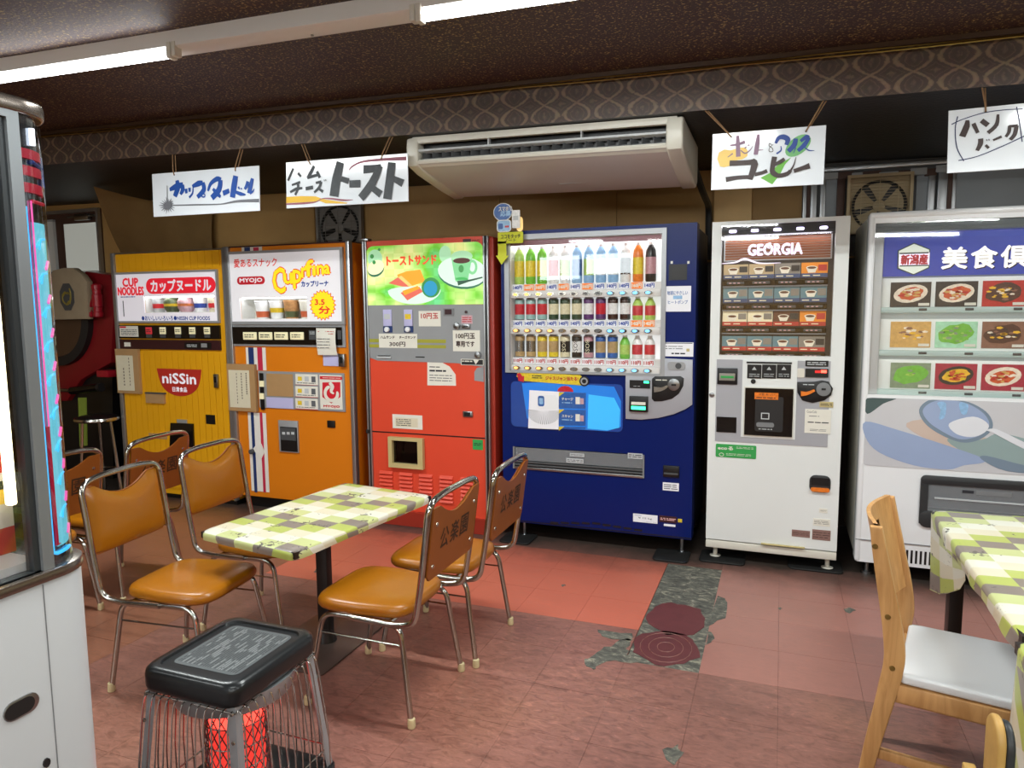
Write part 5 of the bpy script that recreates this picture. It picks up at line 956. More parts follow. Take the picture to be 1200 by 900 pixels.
    c = F.w(965, 456); mb.lathe([(.036, -.010), (.036, -.016), (.028, -.018), (0, -.018)], (c[0], YF, c[1]), 'grey_mid', 18, 'y'); F.box(mb, 962.5, 454.5, 967.5, 457, 'black', .018, .019); ribbon(mb, [F.w(938.5, 461), F.w(946, 460.5), F.w(954.5, 457)], [.028, .018, .012], 'dk_orange', F.P, .016); F.lines(mb, 941, 449.5, 954, 451.5, 'grey_light', 1, .0105, .6); mb.build('coin_slot', r)
    mb = MB(); F.box(mb, 960.5, 470.5, 976.3, 477.5, 'amber_frame', .003, .005); F.lines(mb, 961.5, 472, 975, 476, 'ink', 2, .0055); mb.build('sticker', r, label='small beige sticker')
    mb = MB(); F.box(mb, 943.5, 479, 973, 508.5, 'paper', .003, .005); F.t(mb, 'Coca-Cola', 945.5, 480.5, 957, 484, 'ink_grey', .0055); F.lines(mb, 948, 486.5, 960, 488.5, 'ink_grey', 1, .0055); F.lines(mb, 946.5, 493.5, 971, 496.5, 'ink', 1, .0055, .6); F.lines(mb, 949, 502, 969, 506, 'ink_grey', 2, .0055, .3); mb.build('notice_sheet', r, label='white contact notice')
    mb = MB(); F.box(mb, 839, 519.8, 886, 538, 'sticker_green', 0, .003, r=.006); F.t(mb, 'ecoる', 841.5, 522.5, 859, 527.5, 'paper', .0035, .001); F.lines(mb, 863, 523, 883, 527, 'paper', 2, .0035, .3); F.lines(mb, 851, 530.5, 880, 535.5, 'paper', 2, .0035, .3); c = F.w(845.5, 532.5); ribbon(mb, [(c[0]+.012*cos(q), c[1]+.009*sin(q)) for q in [2*pi*k/12 for k in range(13)]], .003, 'paper', F.P, .0035, 1); mb.build('sticker', r, label='green ecology sticker')
    mb = MB(); F.box(mb, 948.8, 556, 973, 578, 'charcoal', 0, .006, r=.03, bev=.003); F.box(mb, 950.5, 559, 971.5, 569, 'black', .006, .010); F.box(mb, 950, 570.3, 972, 576.5, 'dk_orange', .006, .018, r=.012); mb.build('coin_return', r, label='dark coin return with orange flap')
    c = F.w(834.3, 462.5); mb = MB(); mb.lathe([(.014, 0), (.014, -.006), (.009, -.008), (0, -.008)], (c[0], YF, c[1]), 'steel', 14, 'y'); mb.build('lock', r)
    for (x0, y0, x1, y1, m, lb_) in ((960, 595.5, 969.5, 601.5, 'paper', None), (953, 607, 972.5, 617.5, 'paper', 'white sticker with drawn figures'), (928, 620.3, 949, 630.3, 'rating', 'maroon rating plate'), (952, 620, 973, 634, 'rating', 'maroon rating plate with sticker')):
        M('rating', '8a6a62', .4); mb = MB(); F.box(mb, x0, y0, x1, y1, m, 0, .002); F.lines(mb, x0+1, y0+2, x1-1, y1-2, 'ink_brown', 3, .0025, .25); mb.build('sticker', r, label=lb_)
coffee_machine()

# ---------------------------------------------------------------- white frozen food machine
def freezer_machine():
    X0 = on_y(1008.5, 600, YF)[0]-.0; X0 = on_y(1017, 300, YF)[0]; X1 = X0+1.20; ZT = 1.91; ZB = .085
    r = thing('frozen_food_machine', ((X0+X1)/2, YF, 0), 'large white frozen meal vending machine with blue header and spoon picture, at right edge', 'vending machine', 'modern vending machines')
    F = Face(r, YF)
    h1 = (X0+.03, X1-.03, F.w(1020, 462)[1], F.w(1022, 262)[1])
    hp = (F.w(1086, 600)[0], F.w(1086, 600)[0]+.52, F.w(1086, 598)[1]-.0, F.w(1086, 563)[1])
    mb = MB(); mb.box(X0+.004, X1-.004, YF+.10, YF+.78, ZB, ZT-.004, 'offwhite', .02); plate(mb, X0+.012, X1-.012, ZB, ZT-.02, [h1, hp], YF, YF+.10, 'white_gloss')
    for x in (X0, X1-.03): mb.box(x, x+.03, YF-.004, YF+.10, ZB, ZT-.012, 'white_gloss', .012, 3)
    mb.box(X0, X1, YF-.004, YF+.10, ZT-.035, ZT, 'white_gloss', .012, 3); mb.build('cabinet', r, label='white body with rounded edges')
    feet(r, (X0+.07, X1-.08), (YF+.08, YF+.6), ZB)
    a0, a1, b0, b1 = h1
    M('fz_back', 'b8c0c0', .5, emit=.15); M('fz_tray', 'd8dcd8', .4, emit=.12); M('fz_bar', 'a8bcb8', .4, emit=.08); M('fz_blue', '2c3c90', .35, noise=.3, nscale=3, emit=.35); M('fz_band', '4a5456', .3)
    mb = MB(); mb.box(a0, a1, YF+.09, YF+.10, b0, b1, 'fz_back'); mb.build('display_back', r)
    mb = MB(); mb.box(a0, a1, YF+.006, YF+.010, b0, b1, 'glass_clear'); mb.build('display_glass', r)
    zb1 = F.w(1036.7, 272)[1]; zb0 = F.w(1038, 324)[1]; xb = F.w(1036.7, 300)[0]
    mb = MB(); mb.box(a0, a1, YF+.012, YF+.03, zb1, b1, 'fz_band'); mb.build('header_band', r)
    mb = MB(); mb.box(a0, xb-.004, YF+.012, YF+.04, b0, zb1, 'grey_light', .004); mb.box(a1-.05, a1, YF+.012, YF+.04, b0, zb1, 'grey_light', .004); mb.build('inner_pillar', r)
    mb = MB(); mb.box(xb, a1-.055, YF+.035, YF+.045, zb0, zb1-.003, 'fz_blue'); hd = mb.build('header_panel', r, label='lit blue header panel')
    Fb = Face(r, YF+.035); M('hex_white', 'd4dcd0', .4, emit=.3); M('fz_title', 'eceae6', .4, emit=.5)
    hx = [Fb.w(x, y) for x, y in ((1071, 284.5), (1090, 292), (1089, 314), (1070.5, 322.5), (1051.5, 315), (1052, 293.5))]
    mb = MB(); mb.prism(hx, YF+.031, YF+.035, 'dk_green'); c = Fb.w(1070.5, 303.5); mb.prism([(c[0]+(x-c[0])*.93, c[1]+(z-c[1])*.93) for x, z in hx], YF+.029, YF+.031, 'hex_white'); Fb.box(mb, 1053.5, 297, 1088.5, 311, 'title_white', .006, .0065); Fb.box(mb, 1054, 296.4, 1088, 297, 'dk_green', .006, .007); Fb.box(mb, 1054, 311, 1088, 311.6, 'dk_green', .006, .007)
    Fb.t(mb, '新潟産', 1056, 299, 1086.5, 309.5, 'dk_red', .0075, .0025); F.part('badge', mb, hd, 'hexagonal badge')
    mb = MB(); z1 = Fb.w(1104, 290.5)[1]; z0 = Fb.w(1104, 315)[1]; x = Fb.w(1104, 300)[0]
    for k, ch in enumerate('美食倶楽部'):
        text(mb, ch, x+.125*k+.005, z0-.005, x+.125*k+.112, z1-.005, 'dark', Fb.P, .002, .003); text(mb, ch, x+.125*k, z0, x+.125*k+.107, z1, 'fz_title', Fb.P, .004, .0035)
    F.part('lettering', mb, hd, 'bold white brush lettering')
    for nm, hx_ in dict(fd_dark='2c2a2a', fd_plate='d8ccb8', fd_pasta='b8502c', fd_red='a82c28', fd_char='4a3028', fd_noodle='c09858', fd_green='68a840', fd_bowl='98c8a8', fd_meat='7c5848', fd_misty='788870', fd_yellow='d8a830', fd_crimson='98283c').items(): M(nm, hx_, .4, noise=.35, nscale=45, emit=.16)
    rows = [(326, 367, 331, 360), (374, 417, 377, 407), (421, 462.5, 425, 454.5)]
    rr = random.Random(12)
    food = [[('fd_dark', 'fd_plate', 'fd_pasta', 'plate of pasta on black'), ('fd_dark', 'fd_plate', 'fd_pasta', 'plate of pasta on black'), ('fd_red', 'fd_red', 'fd_char', 'charred meat on red'), ('fd_dark', 'fd_plate', 'fd_yellow', None)],
            [('fd_noodle', 'fd_noodle', 'fd_noodle', 'heap of fried noodles'), ('fd_bowl', 'fd_bowl', 'fd_green', 'green heap on pale blue'), ('fd_meat', 'fd_meat', 'fd_char', 'grilled meat'), ('fd_noodle', 'fd_plate', 'fd_meat', None)],
            [('fd_misty', 'fd_misty', 'fd_green', 'misty grey-green dish'), ('fd_crimson', 'fd_dark', 'fd_yellow', 'yellow and orange dish on crimson'), ('fd_crimson', 'fd_plate', 'fd_pasta', 'stew in a dark bowl on crimson'), ('fd_red', 'fd_plate', 'fd_green', None)]]
    pitch = Fb.w(1097, 345)[0]-Fb.w(1044, 345)[0]
    for ri, (yt, yb, c0, c1) in enumerate(rows):
        zt, zb_ = Fb.w(1038, yt)[1], Fb.w(1038, yb)[1]
        mb = MB(); mb.box(xb, a1-.055, YF+.05, YF+.09, zb_+.02, zt, 'fz_tray', .004); tr = mb.build('shelf', r, label='pale shelf')
        mb = MB(); mb.box(xb-.006, a1-.055, YF+.022, YF+.07, zb_, zb_+.03, 'fz_bar', .006); F.part('shelf_edge', mb, tr)
        for k in range(4):
            x = Fb.w(1044.5, c0)[0]+pitch*k; cz1 = Fb.w(1044.5, c0)[1]; cz0 = Fb.w(1044.5, c1)[1]; Wd = pitch*.90; bg, pl, fd, lb_ = food[ri][k]; Y = YF+.045
            mb = MB(); mb.box(x, x+Wd, Y, Y+.006, cz0, cz1, bg)
            cx, cz = x+Wd*.5, (cz0+cz1)/2+.005
            if pl != bg: mb.prism([(cx+Wd*.42*cos(q), cz+(cz1-cz0)*.36*sin(q)+.01*cos(q)) for q in [2*pi*t/18 for t in range(18)]], Y-.001, Y, pl)
            sc = .32 if pl != bg else .44
            mb.prism([(cx+Wd*sc*cos(q)*rr.uniform(.85, 1.1), cz+(cz1-cz0)*(sc-.07)*sin(q)*rr.uniform(.85, 1.1)+.01*cos(q)) for q in [2*pi*t/16 for t in range(16)]], Y-.0018, Y-.001, fd)
            for t in range(26 if bg != 'fd_misty' else 8):
                q = rr.uniform(0, 6.28); R_ = rr.uniform(0, sc*.85); px, pz = cx+Wd*R_*cos(q), cz+(cz1-cz0)*R_*.8*sin(q); s = rr.uniform(.006, .014); an = rr.uniform(0, 3)
                mm = rr.choice({'fd_pasta': ['fd_red', 'fd_plate', 'fd_noodle'], 'fd_char': ['fd_dark', 'fd_plate', 'fd_meat', 'fd_yellow'], 'fd_noodle': ['fd_plate', 'fd_meat', 'fd_yellow'], 'fd_green': ['dk_grn', 'dk_lime', 'fd_misty'], 'fd_yellow': ['fd_red', 'dk_yellow', 'fd_pasta'], 'fd_meat': ['fd_char', 'fd_plate']}[fd])
                mb.prism([(px+s*1.3*cos(an+v), pz+s*.55*sin(an+v)) for v in (0, 1.2, 2.5, 3.7, 5)], Y-.0025-.0001*(t % 5), Y-.0018, mm)
            mb.box(x+Wd*.70, x+Wd*.97, Y-.004, Y-.003, cz0+.006, cz0+.02, 'paper'); F.lines  # price tag
            mb.build('picture_card', tr, tuple(r['_o']), lb_)
            mb = MB(); mb.box(x+Wd*.7, x+Wd*.9, YF+.018, YF+.022, zb_+.012, zb_+.024, 'grey_dark', .002); F.part('selection_button', mb, tr)
    # spoon picture panel
    zp1 = F.w(1016, 465.5)[1]; zp0 = F.w(1013, 545)[1]
    for nm, hx_ in dict(sp_base='c6c6ca', sp_light='dcdee4', sp_blue='98a8c8', sp_dark='78899a', sp_deep='485a5c', sp_warm='c8b4a8', sp_green='90a4a4').items(): M(nm, hx_, .25, noise=.06, nscale=5)
    mb = MB(); mb.prism(rrect(X0+.015, zp0, X1-.015, zp1, .03), YF-.003, YF, 'sp_base'); pp = mb.build('picture_panel', r, label='large cutlery picture')
    Z = [0]
    def sh(P_, m, closed_smooth=True):
        Z[0] += .0003; mb = MB(); pts = [Vector(F.w(x, y)) for x, y in P_]; q = []
        n_ = len(pts)
        for i in range(n_):
            p0, p1, p2, p3 = pts[i-1], pts[i], pts[(i+1) % n_], pts[(i+2) % n_]
            for k in range(4): t = k/4; q.append(.5*((2*p1)+(p2-p0)*t+(2*p0-5*p1+4*p2-p3)*t*t+(3*p1-p0-3*p2+p3)*t**3))
        q = [(v.x, min(max(v.y, zp0+.002), zp1-.002)) for v in q]
        mb.prism(q, YF-.003-Z[0], YF-.003, m); F.part('printed_shape', mb, pp)
    sh([(1016, 466.5), (1050, 466.5), (1035, 473), (1016, 485)], 'sp_deep')
    sh([(1062, 500), (1090, 492), (1150, 512), (1200, 520), (1240, 530), (1240, 545), (1180, 540), (1120, 530)], 'sp_warm')
    sh([(1110, 514), (1150, 515), (1175, 508), (1240, 528), (1240, 552), (1180, 548), (1130, 530)], 'sp_green')
    sh([(1014, 494), (1050, 503), (1110, 522), (1150, 536), (1152, 542), (1130, 545), (1110, 550), (1070, 545), (1030, 530), (1014, 512)], 'sp_blue')
    sh([(1150, 538), (1156, 534), (1200, 545), (1240, 552), (1240, 556), (1180, 552)], 'sp_dark')
    sh([(1077, 480), (1088, 469), (1110, 466.5), (1135, 471), (1155, 482), (1163, 495), (1160, 506), (1145, 516), (1125, 518), (1100, 508), (1083, 495)], 'sp_dark')
    sh([(1081, 481), (1092, 471), (1112, 468.5), (1134, 473), (1152, 484), (1159, 496), (1154, 506), (1140, 513), (1122, 514), (1100, 503), (1087, 493)], 'sp_blue')
    sh([(1112, 496), (1140, 488), (1158, 497), (1153, 507), (1138, 512), (1120, 508)], 'sp_light')
    sh([(1098, 472), (1108, 472), (1107, 488), (1100, 491), (1102, 480)], 'dk_sky'); sh([(1124, 472), (1134, 474), (1132, 485), (1126, 484)], 'dk_sky')
    sh([(1156, 504), (1168, 503), (1200, 518), (1240, 536), (1240, 542), (1200, 526), (1165, 508)], 'sp_light')
    # pickup door, dark rounded frame
    a0, a1, b0, b1 = hp
    mb = MB(); mb.box(a0, a1, YF+.09, YF+.10, b0, b1, 'grey_panel'); mb.build('pickup_bin', r)
    fr = (a0-.035, a1+.035, F.w(1079, 617)[1], F.w(1079, 556)[1])
    mb = MB(); plate(mb, fr[0], fr[1], fr[2]+.02, fr[3]-.02, [hp], YF-.012, YF, 'charcoal'); mb.prism(rrect(fr[0], fr[3]-.045, fr[1], fr[3], .035), YF-.014, YF, 'charcoal', bev=.004); mb.prism(rrect(fr[0], fr[2], fr[1], b0+.0, .035), YF-.014, YF, 'charcoal', bev=.004); mb.build('pickup_frame', r, label='dark rounded pickup frame')
    mb = MB(); mb.box(a0, a1, YF-.006, YF-.001, b0+.015, b1-.01, 'smoke'); fl = mb.build('pickup_flap', r)
    mb = MB(); mb.box(a0+.03, a1-.02, YF-.010, YF-.006, (b0+b1)/2-.012, (b0+b1)/2-.004, 'grey_light'); mb.box(a0+.15, a0+.2, YF-.007, YF-.006, b1-.05, b1-.035, 'ink'); mb.box(a0+.21, a0+.36, YF-.007, YF-.006, b1-.055, b1-.032, 'grey_mid'); F.part('instruction_label', mb, fl)
    zk = F.w(1009, 631.5)[1]; mb = MB(); mb.box(X0+.002, X1-.002, YF-.005, YF, zk-.004, zk, 'grey_mid'); mb.build('door_gap', r)
    for k in range(22):
        x = X0+.20+.021*k; mb = MB(); mb.box(x, x+.010, YF-.0015, YF, zk-.105, zk-.035, 'black'); mb.build('vent_slot', r)
freezer_machine()
# rubber pads under the two machines on the right and the blue one
for i, (px, py, w_, lb) in enumerate(((846, 657, .25, 'black rubber pad under the left foot of the white coffee machine'), (955, 666, .28, 'black rubber pad under the right foot of the white coffee machine'), (786, 655, .2, 'black rubber pad under the right foot of the blue machine'), (605, 634, .2, 'black rubber pad under the left foot of the blue machine'))):
    x, y = on_z(px, py, .0); mb = MB(); mb.prism(rrect(x-w_/2, y-.06, x+w_/2, y+.14, .03), 0.0005, .012, 'rubber', 'z', .004)
    tag(mb.build('rubber_pad'), lb, 'floor pad', 'rubber pads under the machines')

# ================================================================== AIR CONDITIONER
def air_conditioner():
    X0, X1, Y0 = -1.90, -.49, 3.515
    r = thing('air_conditioner', ((X0+X1)/2, Y0, zd(-1.2)), 'white ceiling air conditioner with long black louvred outlet above the red and blue machines', 'air conditioner')
    M('ac_white', 'd6d4c8', .35); M('ac_under', 'c8c2c0', .38); sl = TILT
    # section in (y, drop below ceiling), extruded along x and following the ceiling's fall
    def body(prof, xa, xb, m, name, label=None, scale=1):
        mb = MB(); n = len(prof); vs = []
        for x in (xa, xb):
            for y, d in prof: vs.append((x, Y0+y, zd(x)-d*scale))
        fs = [(i, (i+1) % n, n+(i+1) % n, n+i) for i in range(n)]+[tuple(range(n))[::-1], tuple(n+i for i in range(n))]
        mb.add(vs, fs, m); return mb.build(name, r, label=label, angle=30)
    zt, zb = .004, .145
    # top strip, lower lip, back, sloped underside
    body([(0, zt), (-.004, .02), (0, .038), (.02, .040), (.02, zt)], X0, X1, 'ac_white', 'top_strip')
    body([(.0, .124), (-.006, .135), (.0, .146), (.03, .16), (.03, .124)], X0, X1, 'ac_white', 'lower_lip')
    body([(.0, .147), (.05, .165), (.40, .222), (.56, .245), (.60, .20), (.60, .03), (.075, .03), (.075, .147)], X0+.02, X1-.01, 'ac_under', 'underside', 'smooth sloping underside')
    mb = MB(); 
    for x in (-1.25,): mb.box(x+.06, x+.46, Y0+.395, Y0+.402, zd(x)-.226, zd(x)-.2225, 'grey_light')
    mb.build('intake_line', r)
    def cap(xa, xb, nm):
        prof = [(-.004, .012), (-.014, .06), (-.012, .13), (.0, .155), (.10, .185), (.40, .232), (.58, .252), (.63, .22), (.63, .02), (.02, .003)]
        b = MB(); pts = [(Y0+y, zd((xa+xb)/2)-d) for y, d in prof]; b.prism(pts, xa, xb, 'ac_white', 'x', bev=.012, seg=3); return b.build('end_cap', r)
    cap(X0-.035, X0+.035, 'l'); cap(X1-.05, X1+.03, 'r')
    body([(.06, .030), (.06, .146), (.07, .146), (.07, .030)], X0+.03, X1-.04, 'black', 'outlet_back')
    for k, (d, w_) in enumerate(((.075, .010),)):
        body([(-.001, d-.004), (-.001, d+.006), (.03, d+.014), (.03, d+.008)], X0+.035, X1-.045, 'grey_light', 'louvre', 'long pale horizontal louvre')
    body([(.02, .115), (.02, .12), (.045, .124), (.045, .118)], X0+.035, X1-.045, 'grey_dark', 'louvre')
    for k in range(24):
        x = X0+.055+k*.0565; mb = MB(); z = zd(x); dx = .03
        mb.add([(x, Y0+.014, z-.088), (x+dx, Y0+.055, z-.085), (x+dx, Y0+.055, z-.122), (x, Y0+.014, z-.122), (x+.002, Y0+.014, z-.088), (x+dx+.002, Y0+.055, z-.085), (x+dx+.002, Y0+.055, z-.122), (x+.002, Y0+.014, z-.122)], [(0, 1, 2, 3), (7, 6, 5, 4), (0, 3, 7, 4), (1, 5, 6, 2)], 'grey_dark'); mb.build('fin', r)
    for x in (-1.46, -.96): mb = MB(); mb.box(x, x+.006, Y0+.0, Y0+.03, zd(x)-.08, zd(x)-.035, 'grey_light'); mb.build('louvre_support', r)
air_conditioner()

# ================================================================== HANGING SIGNS
YS = 3.46
M('sign_board', 'dfe4ea', .16, coat=.4); M('string', '8a6a4a', .8)
M('s_blue', '1c4a9a', .5); M('s_grey', '6a6c72', .6); M('s_dk', '3c4044', .6, noise=.45, nscale=35); M('s_plum', '8a6c84', .5, noise=.1, nscale=20); M('s_brown', '33211f', .5); M('s_green', '62a83a', .5); M('s_yell', 'e8c468', .5); M('s_gold', 'd8aa20', .5); M('s_wine', '8c4a5c', .5); M('s_navy', '26305a', .5); M('s_royal', '1c3f8e', .5); M('s_green2', '6cae6c', .5); M('hole_dark', '20181a', .6)
class Sign:
    def __init__(s, corners, label, holes, tops, crop):
        # corners: TL, TR, BR, BL in the photograph, on the plane of the sign
        s.ox, s.oy, s.k = crop
        pts = [on_y(x, y, YS) for x, y in corners]
        s.cx = sum(p[0] for p in pts)/4; s.cz = sum(p[1] for p in pts)/4
        s.root = thing('hanging_sign', (s.cx, YS, s.cz), label, 'sign', 'hand-lettered signs hung from the beam')
        mb = MB(); mb.prism([pts[3], pts[2], pts[1], pts[0]], YS, YS+.006, 'sign_board', bev=.001, seg=1); mb.build('board', s.root)
        for (hx, hy), (tx, ty) in zip(holes, tops):
            h = on_y(hx, hy, YS); t = on_y(tx, ty, YS); x2 = t[0]; z2 = zd(x2)+.0
            mb = MB(); f = (z2-h[1])/max(.02, t[1]-h[1]); xt = h[0]+(t[0]-h[0])*min(f, 1.6)
            mb.tube([(h[0], YS-.003, h[1]), (h[0]+.25*(xt-h[0]), YS-.004, h[1]+.25*(z2-h[1])), (xt, YS+.02, z2)], .0035, 'string', 6)
            mb.tube([(h[0]+.004, YS+.009, h[1]), (xt+.012, YS+.028, z2)], .003, 'string', 6); mb.tube([(h[0], YS-.003, h[1]), (h[0], YS+.009, h[1])], .004, 'hole_dark', 6); mb.build('string', s.root)
        s.n = 0
    def w(s, u, v): return on_y(s.ox+u/s.k, s.oy+v/s.k, YS)
    def stroke(s, strokes, m, name='lettering', label=None, smoothn=5):
        wf = 1.06 if m == 's_blue' else 1.06
        mb = MB(); sc = (s.w(100, 0)[0]-s.w(0, 0)[0])/100
        for st in strokes:
            s.n += 1; pts = [s.w(p[0], p[1]) for p in st]; wd = [(p[2] if len(p) > 2 else 20)*sc*wf for p in st]
            ribbon(mb, pts, wd, m, lambda a, b, d: (a, YS-.0012-d, b), .00012*s.n, smoothn if len(pts) > 2 else 1)
        return mb.build(name, s.root, label=label, smooth=False)
    def shape(s, P, m, name='painted_shape', label=None):
        mb = MB(); s.n += 1; d = .00012*s.n; mb.prism([s.w(*p) for p in P], YS-.0012-d, YS-.0005, m); return mb.build(name, s.root, label=label, smooth=False)
# 1 カップヌードル
S = Sign([(178, 204), (303.5, 194), (304.5, 247), (180, 254.3)], 'white hanging sign with blue brush katakana and a grey starburst, leftmost sign', [(204.5, 205), (276, 200)], [(201.5, 194.5), (278, 188.5)], (170, 185, 8.276))
S.stroke([[(240, 310, 22), (300, 280, 42), (370, 262, 36)], [(312, 218, 30), (318, 290, 44), (290, 375, 36)], [(362, 262, 34), (366, 310, 34), (345, 355, 22)],
          [(398, 300, 26), (404, 345, 20)], [(432, 290, 24), (436, 330, 18)], [(468, 290, 10), (462, 345, 14), (430, 385, 16)],
          [(460, 278, 20), (520, 250, 40), (562, 240, 26)], [(562, 240, 30), (572, 310, 36), (510, 382, 30)],
          [(612, 322, 16), (640, 250, 26), (700, 205, 34), (738, 215, 30)], [(735, 215, 34), (718, 310, 42), (650, 390, 40)], [(660, 300, 20), (700, 345, 30), (735, 380, 18)],
          [(758, 345, 34), (820, 318, 30)], [(882, 175, 40), (866, 270, 46), (850, 385, 42)], [(880, 330, 20), (930, 350, 26), (978, 357, 8)], [(908, 280, 14), (918, 305, 10)], [(934, 292, 12), (940, 308, 8)],
          [(1000, 228, 24), (990, 268, 26), (970, 305, 18)], [(1045, 200, 24), (1028, 270, 32), (1012, 345, 34)], [(1020, 345, 20), (1050, 325, 12), (1062, 300, 4)]], 's_blue', label='blue brush katakana')
S.stroke([[(570+16*cos(q)*1, 365+16*sin(q), 9) for q in [2*pi*k/8 for k in range(9)]]], 's_blue')
S.stroke([[(218, 270, 5), (220, 460, 9)], [(220, 462, 6), (500, 455, 9), (740, 448, 6), (900, 420, 14), (1108, 414, 22)]]+[[(225, 462, 14), (225+rr_*cos(radians(a)), 462+rr_*sin(radians(a))*1.0, 2)] for a, rr_ in zip(range(0, 360, 20), (85, 70, 82, 76, 70, 84, 70, 80, 72, 85, 78, 72, 66, 84, 60, 80, 70, 62))], 's_grey', 'painted_shape', 'grey starburst and long line')
# 2 ハムチーズトースト
S = Sign([(335, 190.5), (477.5, 179.5), (478.5, 236), (335.8, 244.3)], 'white hanging sign with dark grey block katakana over yellow waves, beside the air conditioner', [(364, 192.5), (447, 186)], [(356, 182.5), (452, 175.5)], (330, 175, 7.742))
S.shape([(45, 432), (180, 424), (310, 426), (360, 445), (400, 455), (600, 485), (590, 493), (400, 490), (350, 470), (250, 478), (45, 488)], 's_gold', label='yellow wave')
S.stroke([[(40, 498, 10), (200, 490, 14), (310, 478, 8), (370, 448, 6), (450, 448, 12), (560, 462, 14), (650, 458, 3)], [(610, 190, 3), (650, 150, 12), (730, 115, 14), (880, 96, 18), (1133, 83, 26)]], 's_wine', 'painted_shape', 'dull red wave lines')
S.stroke([[(108, 172, 20), (60, 285, 18)], [(150, 215, 20), (178, 248, 16)], [(298, 150, 26), (240, 262, 26)], [(235, 262, 16), (300, 240, 22), (350, 230, 14)], [(322, 200, 22), (350, 258, 22)],
          [(95, 325, 14), (170, 298, 18)], [(80, 390, 16), (135, 360, 22), (190, 352, 14)], [(150, 310, 18), (150, 360, 20), (125, 415, 18)], [(220, 358, 24), (288, 345, 26)],
          [(312, 305, 16), (362, 295, 20)], [(362, 295, 20), (345, 345, 22), (298, 392, 16)], [(330, 350, 14), (378, 385, 22)], [(388, 275, 5), (392, 290, 5)], [(402, 272, 5), (406, 288, 5)],
          [(536, 118, 62), (500, 270, 70), (478, 428, 74)], [(545, 268, 36), (612, 290, 40)], [(618, 315, 48), (718, 312, 50)], [(745, 182, 58), (840, 175, 50), (905, 160, 40)], [(895, 150, 46), (830, 300, 62), (722, 445, 58)], [(800, 330, 40), (905, 410, 50)],
          [(1003, 118, 58), (985, 280, 64), (962, 452, 66)], [(1010, 262, 36), (1105, 310, 52)]], 's_dk', label='dark grey block katakana', smoothn=3)
# 3 ホット&アイス コーヒー
S = Sign([(835.2, 157.2), (968.3, 146.5), (965, 216), (833.2, 222.8)], 'white hanging coffee sign with dark brown katakana, yellow blob and green shapes', [(857, 160.5), (944.5, 154)], [(837.5, 145), (957, 142.5)], (825, 140, 8))
def oval(cx, cy, rx, ry, rot=0, n=22): A = radians(rot); return [(cx+rx*cos(q)*cos(A)-ry*sin(q)*sin(A), cy+rx*cos(q)*sin(A)+ry*sin(q)*cos(A)) for q in [2*pi*k/n for k in range(n)]]
S.shape([(125, 370), (140, 310), (190, 283), (250, 290), (330, 265), (390, 262), (412, 300), (405, 345), (360, 375), (260, 390), (245, 435), (190, 448), (150, 440)], 's_yell', label='yellow blob')
S.shape(oval(882, 245, 140, 78, -38), 's_green2', label='pale green oval'); S.shape([(530, 548), (620, 500), (690, 430), (820, 355), (760, 420), (720, 500), (640, 610)], 's_green', label='bright green tick')
S.stroke([[(315, 152, 30), (318, 240, 36), (322, 350, 40)], [(245, 245, 12), (310, 235, 20), (385, 210, 32)], [(270, 320, 12), (222, 355, 6)], [(345, 290, 8), (385, 318, 12), (430, 290, 10), (458, 250, 4)], [(385, 262, 22), (395, 268, 18)], [(410, 245, 6), (425, 240, 16)], [(512, 140, 26), (500, 230, 38), (485, 330, 36)], [(500, 290, 10), (555, 285, 5)]], 's_plum', label='plum brush katakana')
S.stroke([[(635, 240, 5), (615, 225, 5), (612, 250, 6), (640, 270, 6), (645, 300, 5), (612, 300, 5), (615, 265, 5), (650, 235, 4)]], 's_brown', label='ampersand')
S.stroke([[(672, 225, 22), (700, 175, 34), (745, 165, 44), (785, 190, 44), (770, 240, 30)], [(720, 250, 6), (722, 290, 12), (680, 322, 16)], [(860, 180, 34), (845, 240, 44), (790, 300, 38)], [(860, 265, 8), (838, 320, 4)], [(905, 205, 26), (960, 165, 36), (985, 170, 20)], [(985, 170, 26), (940, 240, 40), (880, 295, 30)], [(935, 255, 6), (980, 290, 10), (1035, 292, 4)]], 's_royal', label='blue brush katakana')
S.stroke([[(240, 412, 50), (350, 408, 44), (440, 402, 46), (462, 395, 54)], [(455, 375, 20), (475, 420, 60), (430, 565, 44)], [(205, 565, 46), (320, 545, 34), (445, 540, 34)], [(475, 518, 30), (545, 500, 28), (592, 482, 34)],
          [(662, 350, 44), (640, 460, 40), (648, 500, 46), (700, 528, 36), (780, 510, 36), (812, 478, 30)], [(662, 425, 26), (720, 395, 34), (755, 370, 30)], [(806, 492, 20), (845, 420, 10), (860, 355, 3)], [(842, 485, 34), (930, 455, 36), (990, 435, 50)]], 's_brown', label='dark brown block katakana', smoothn=3)
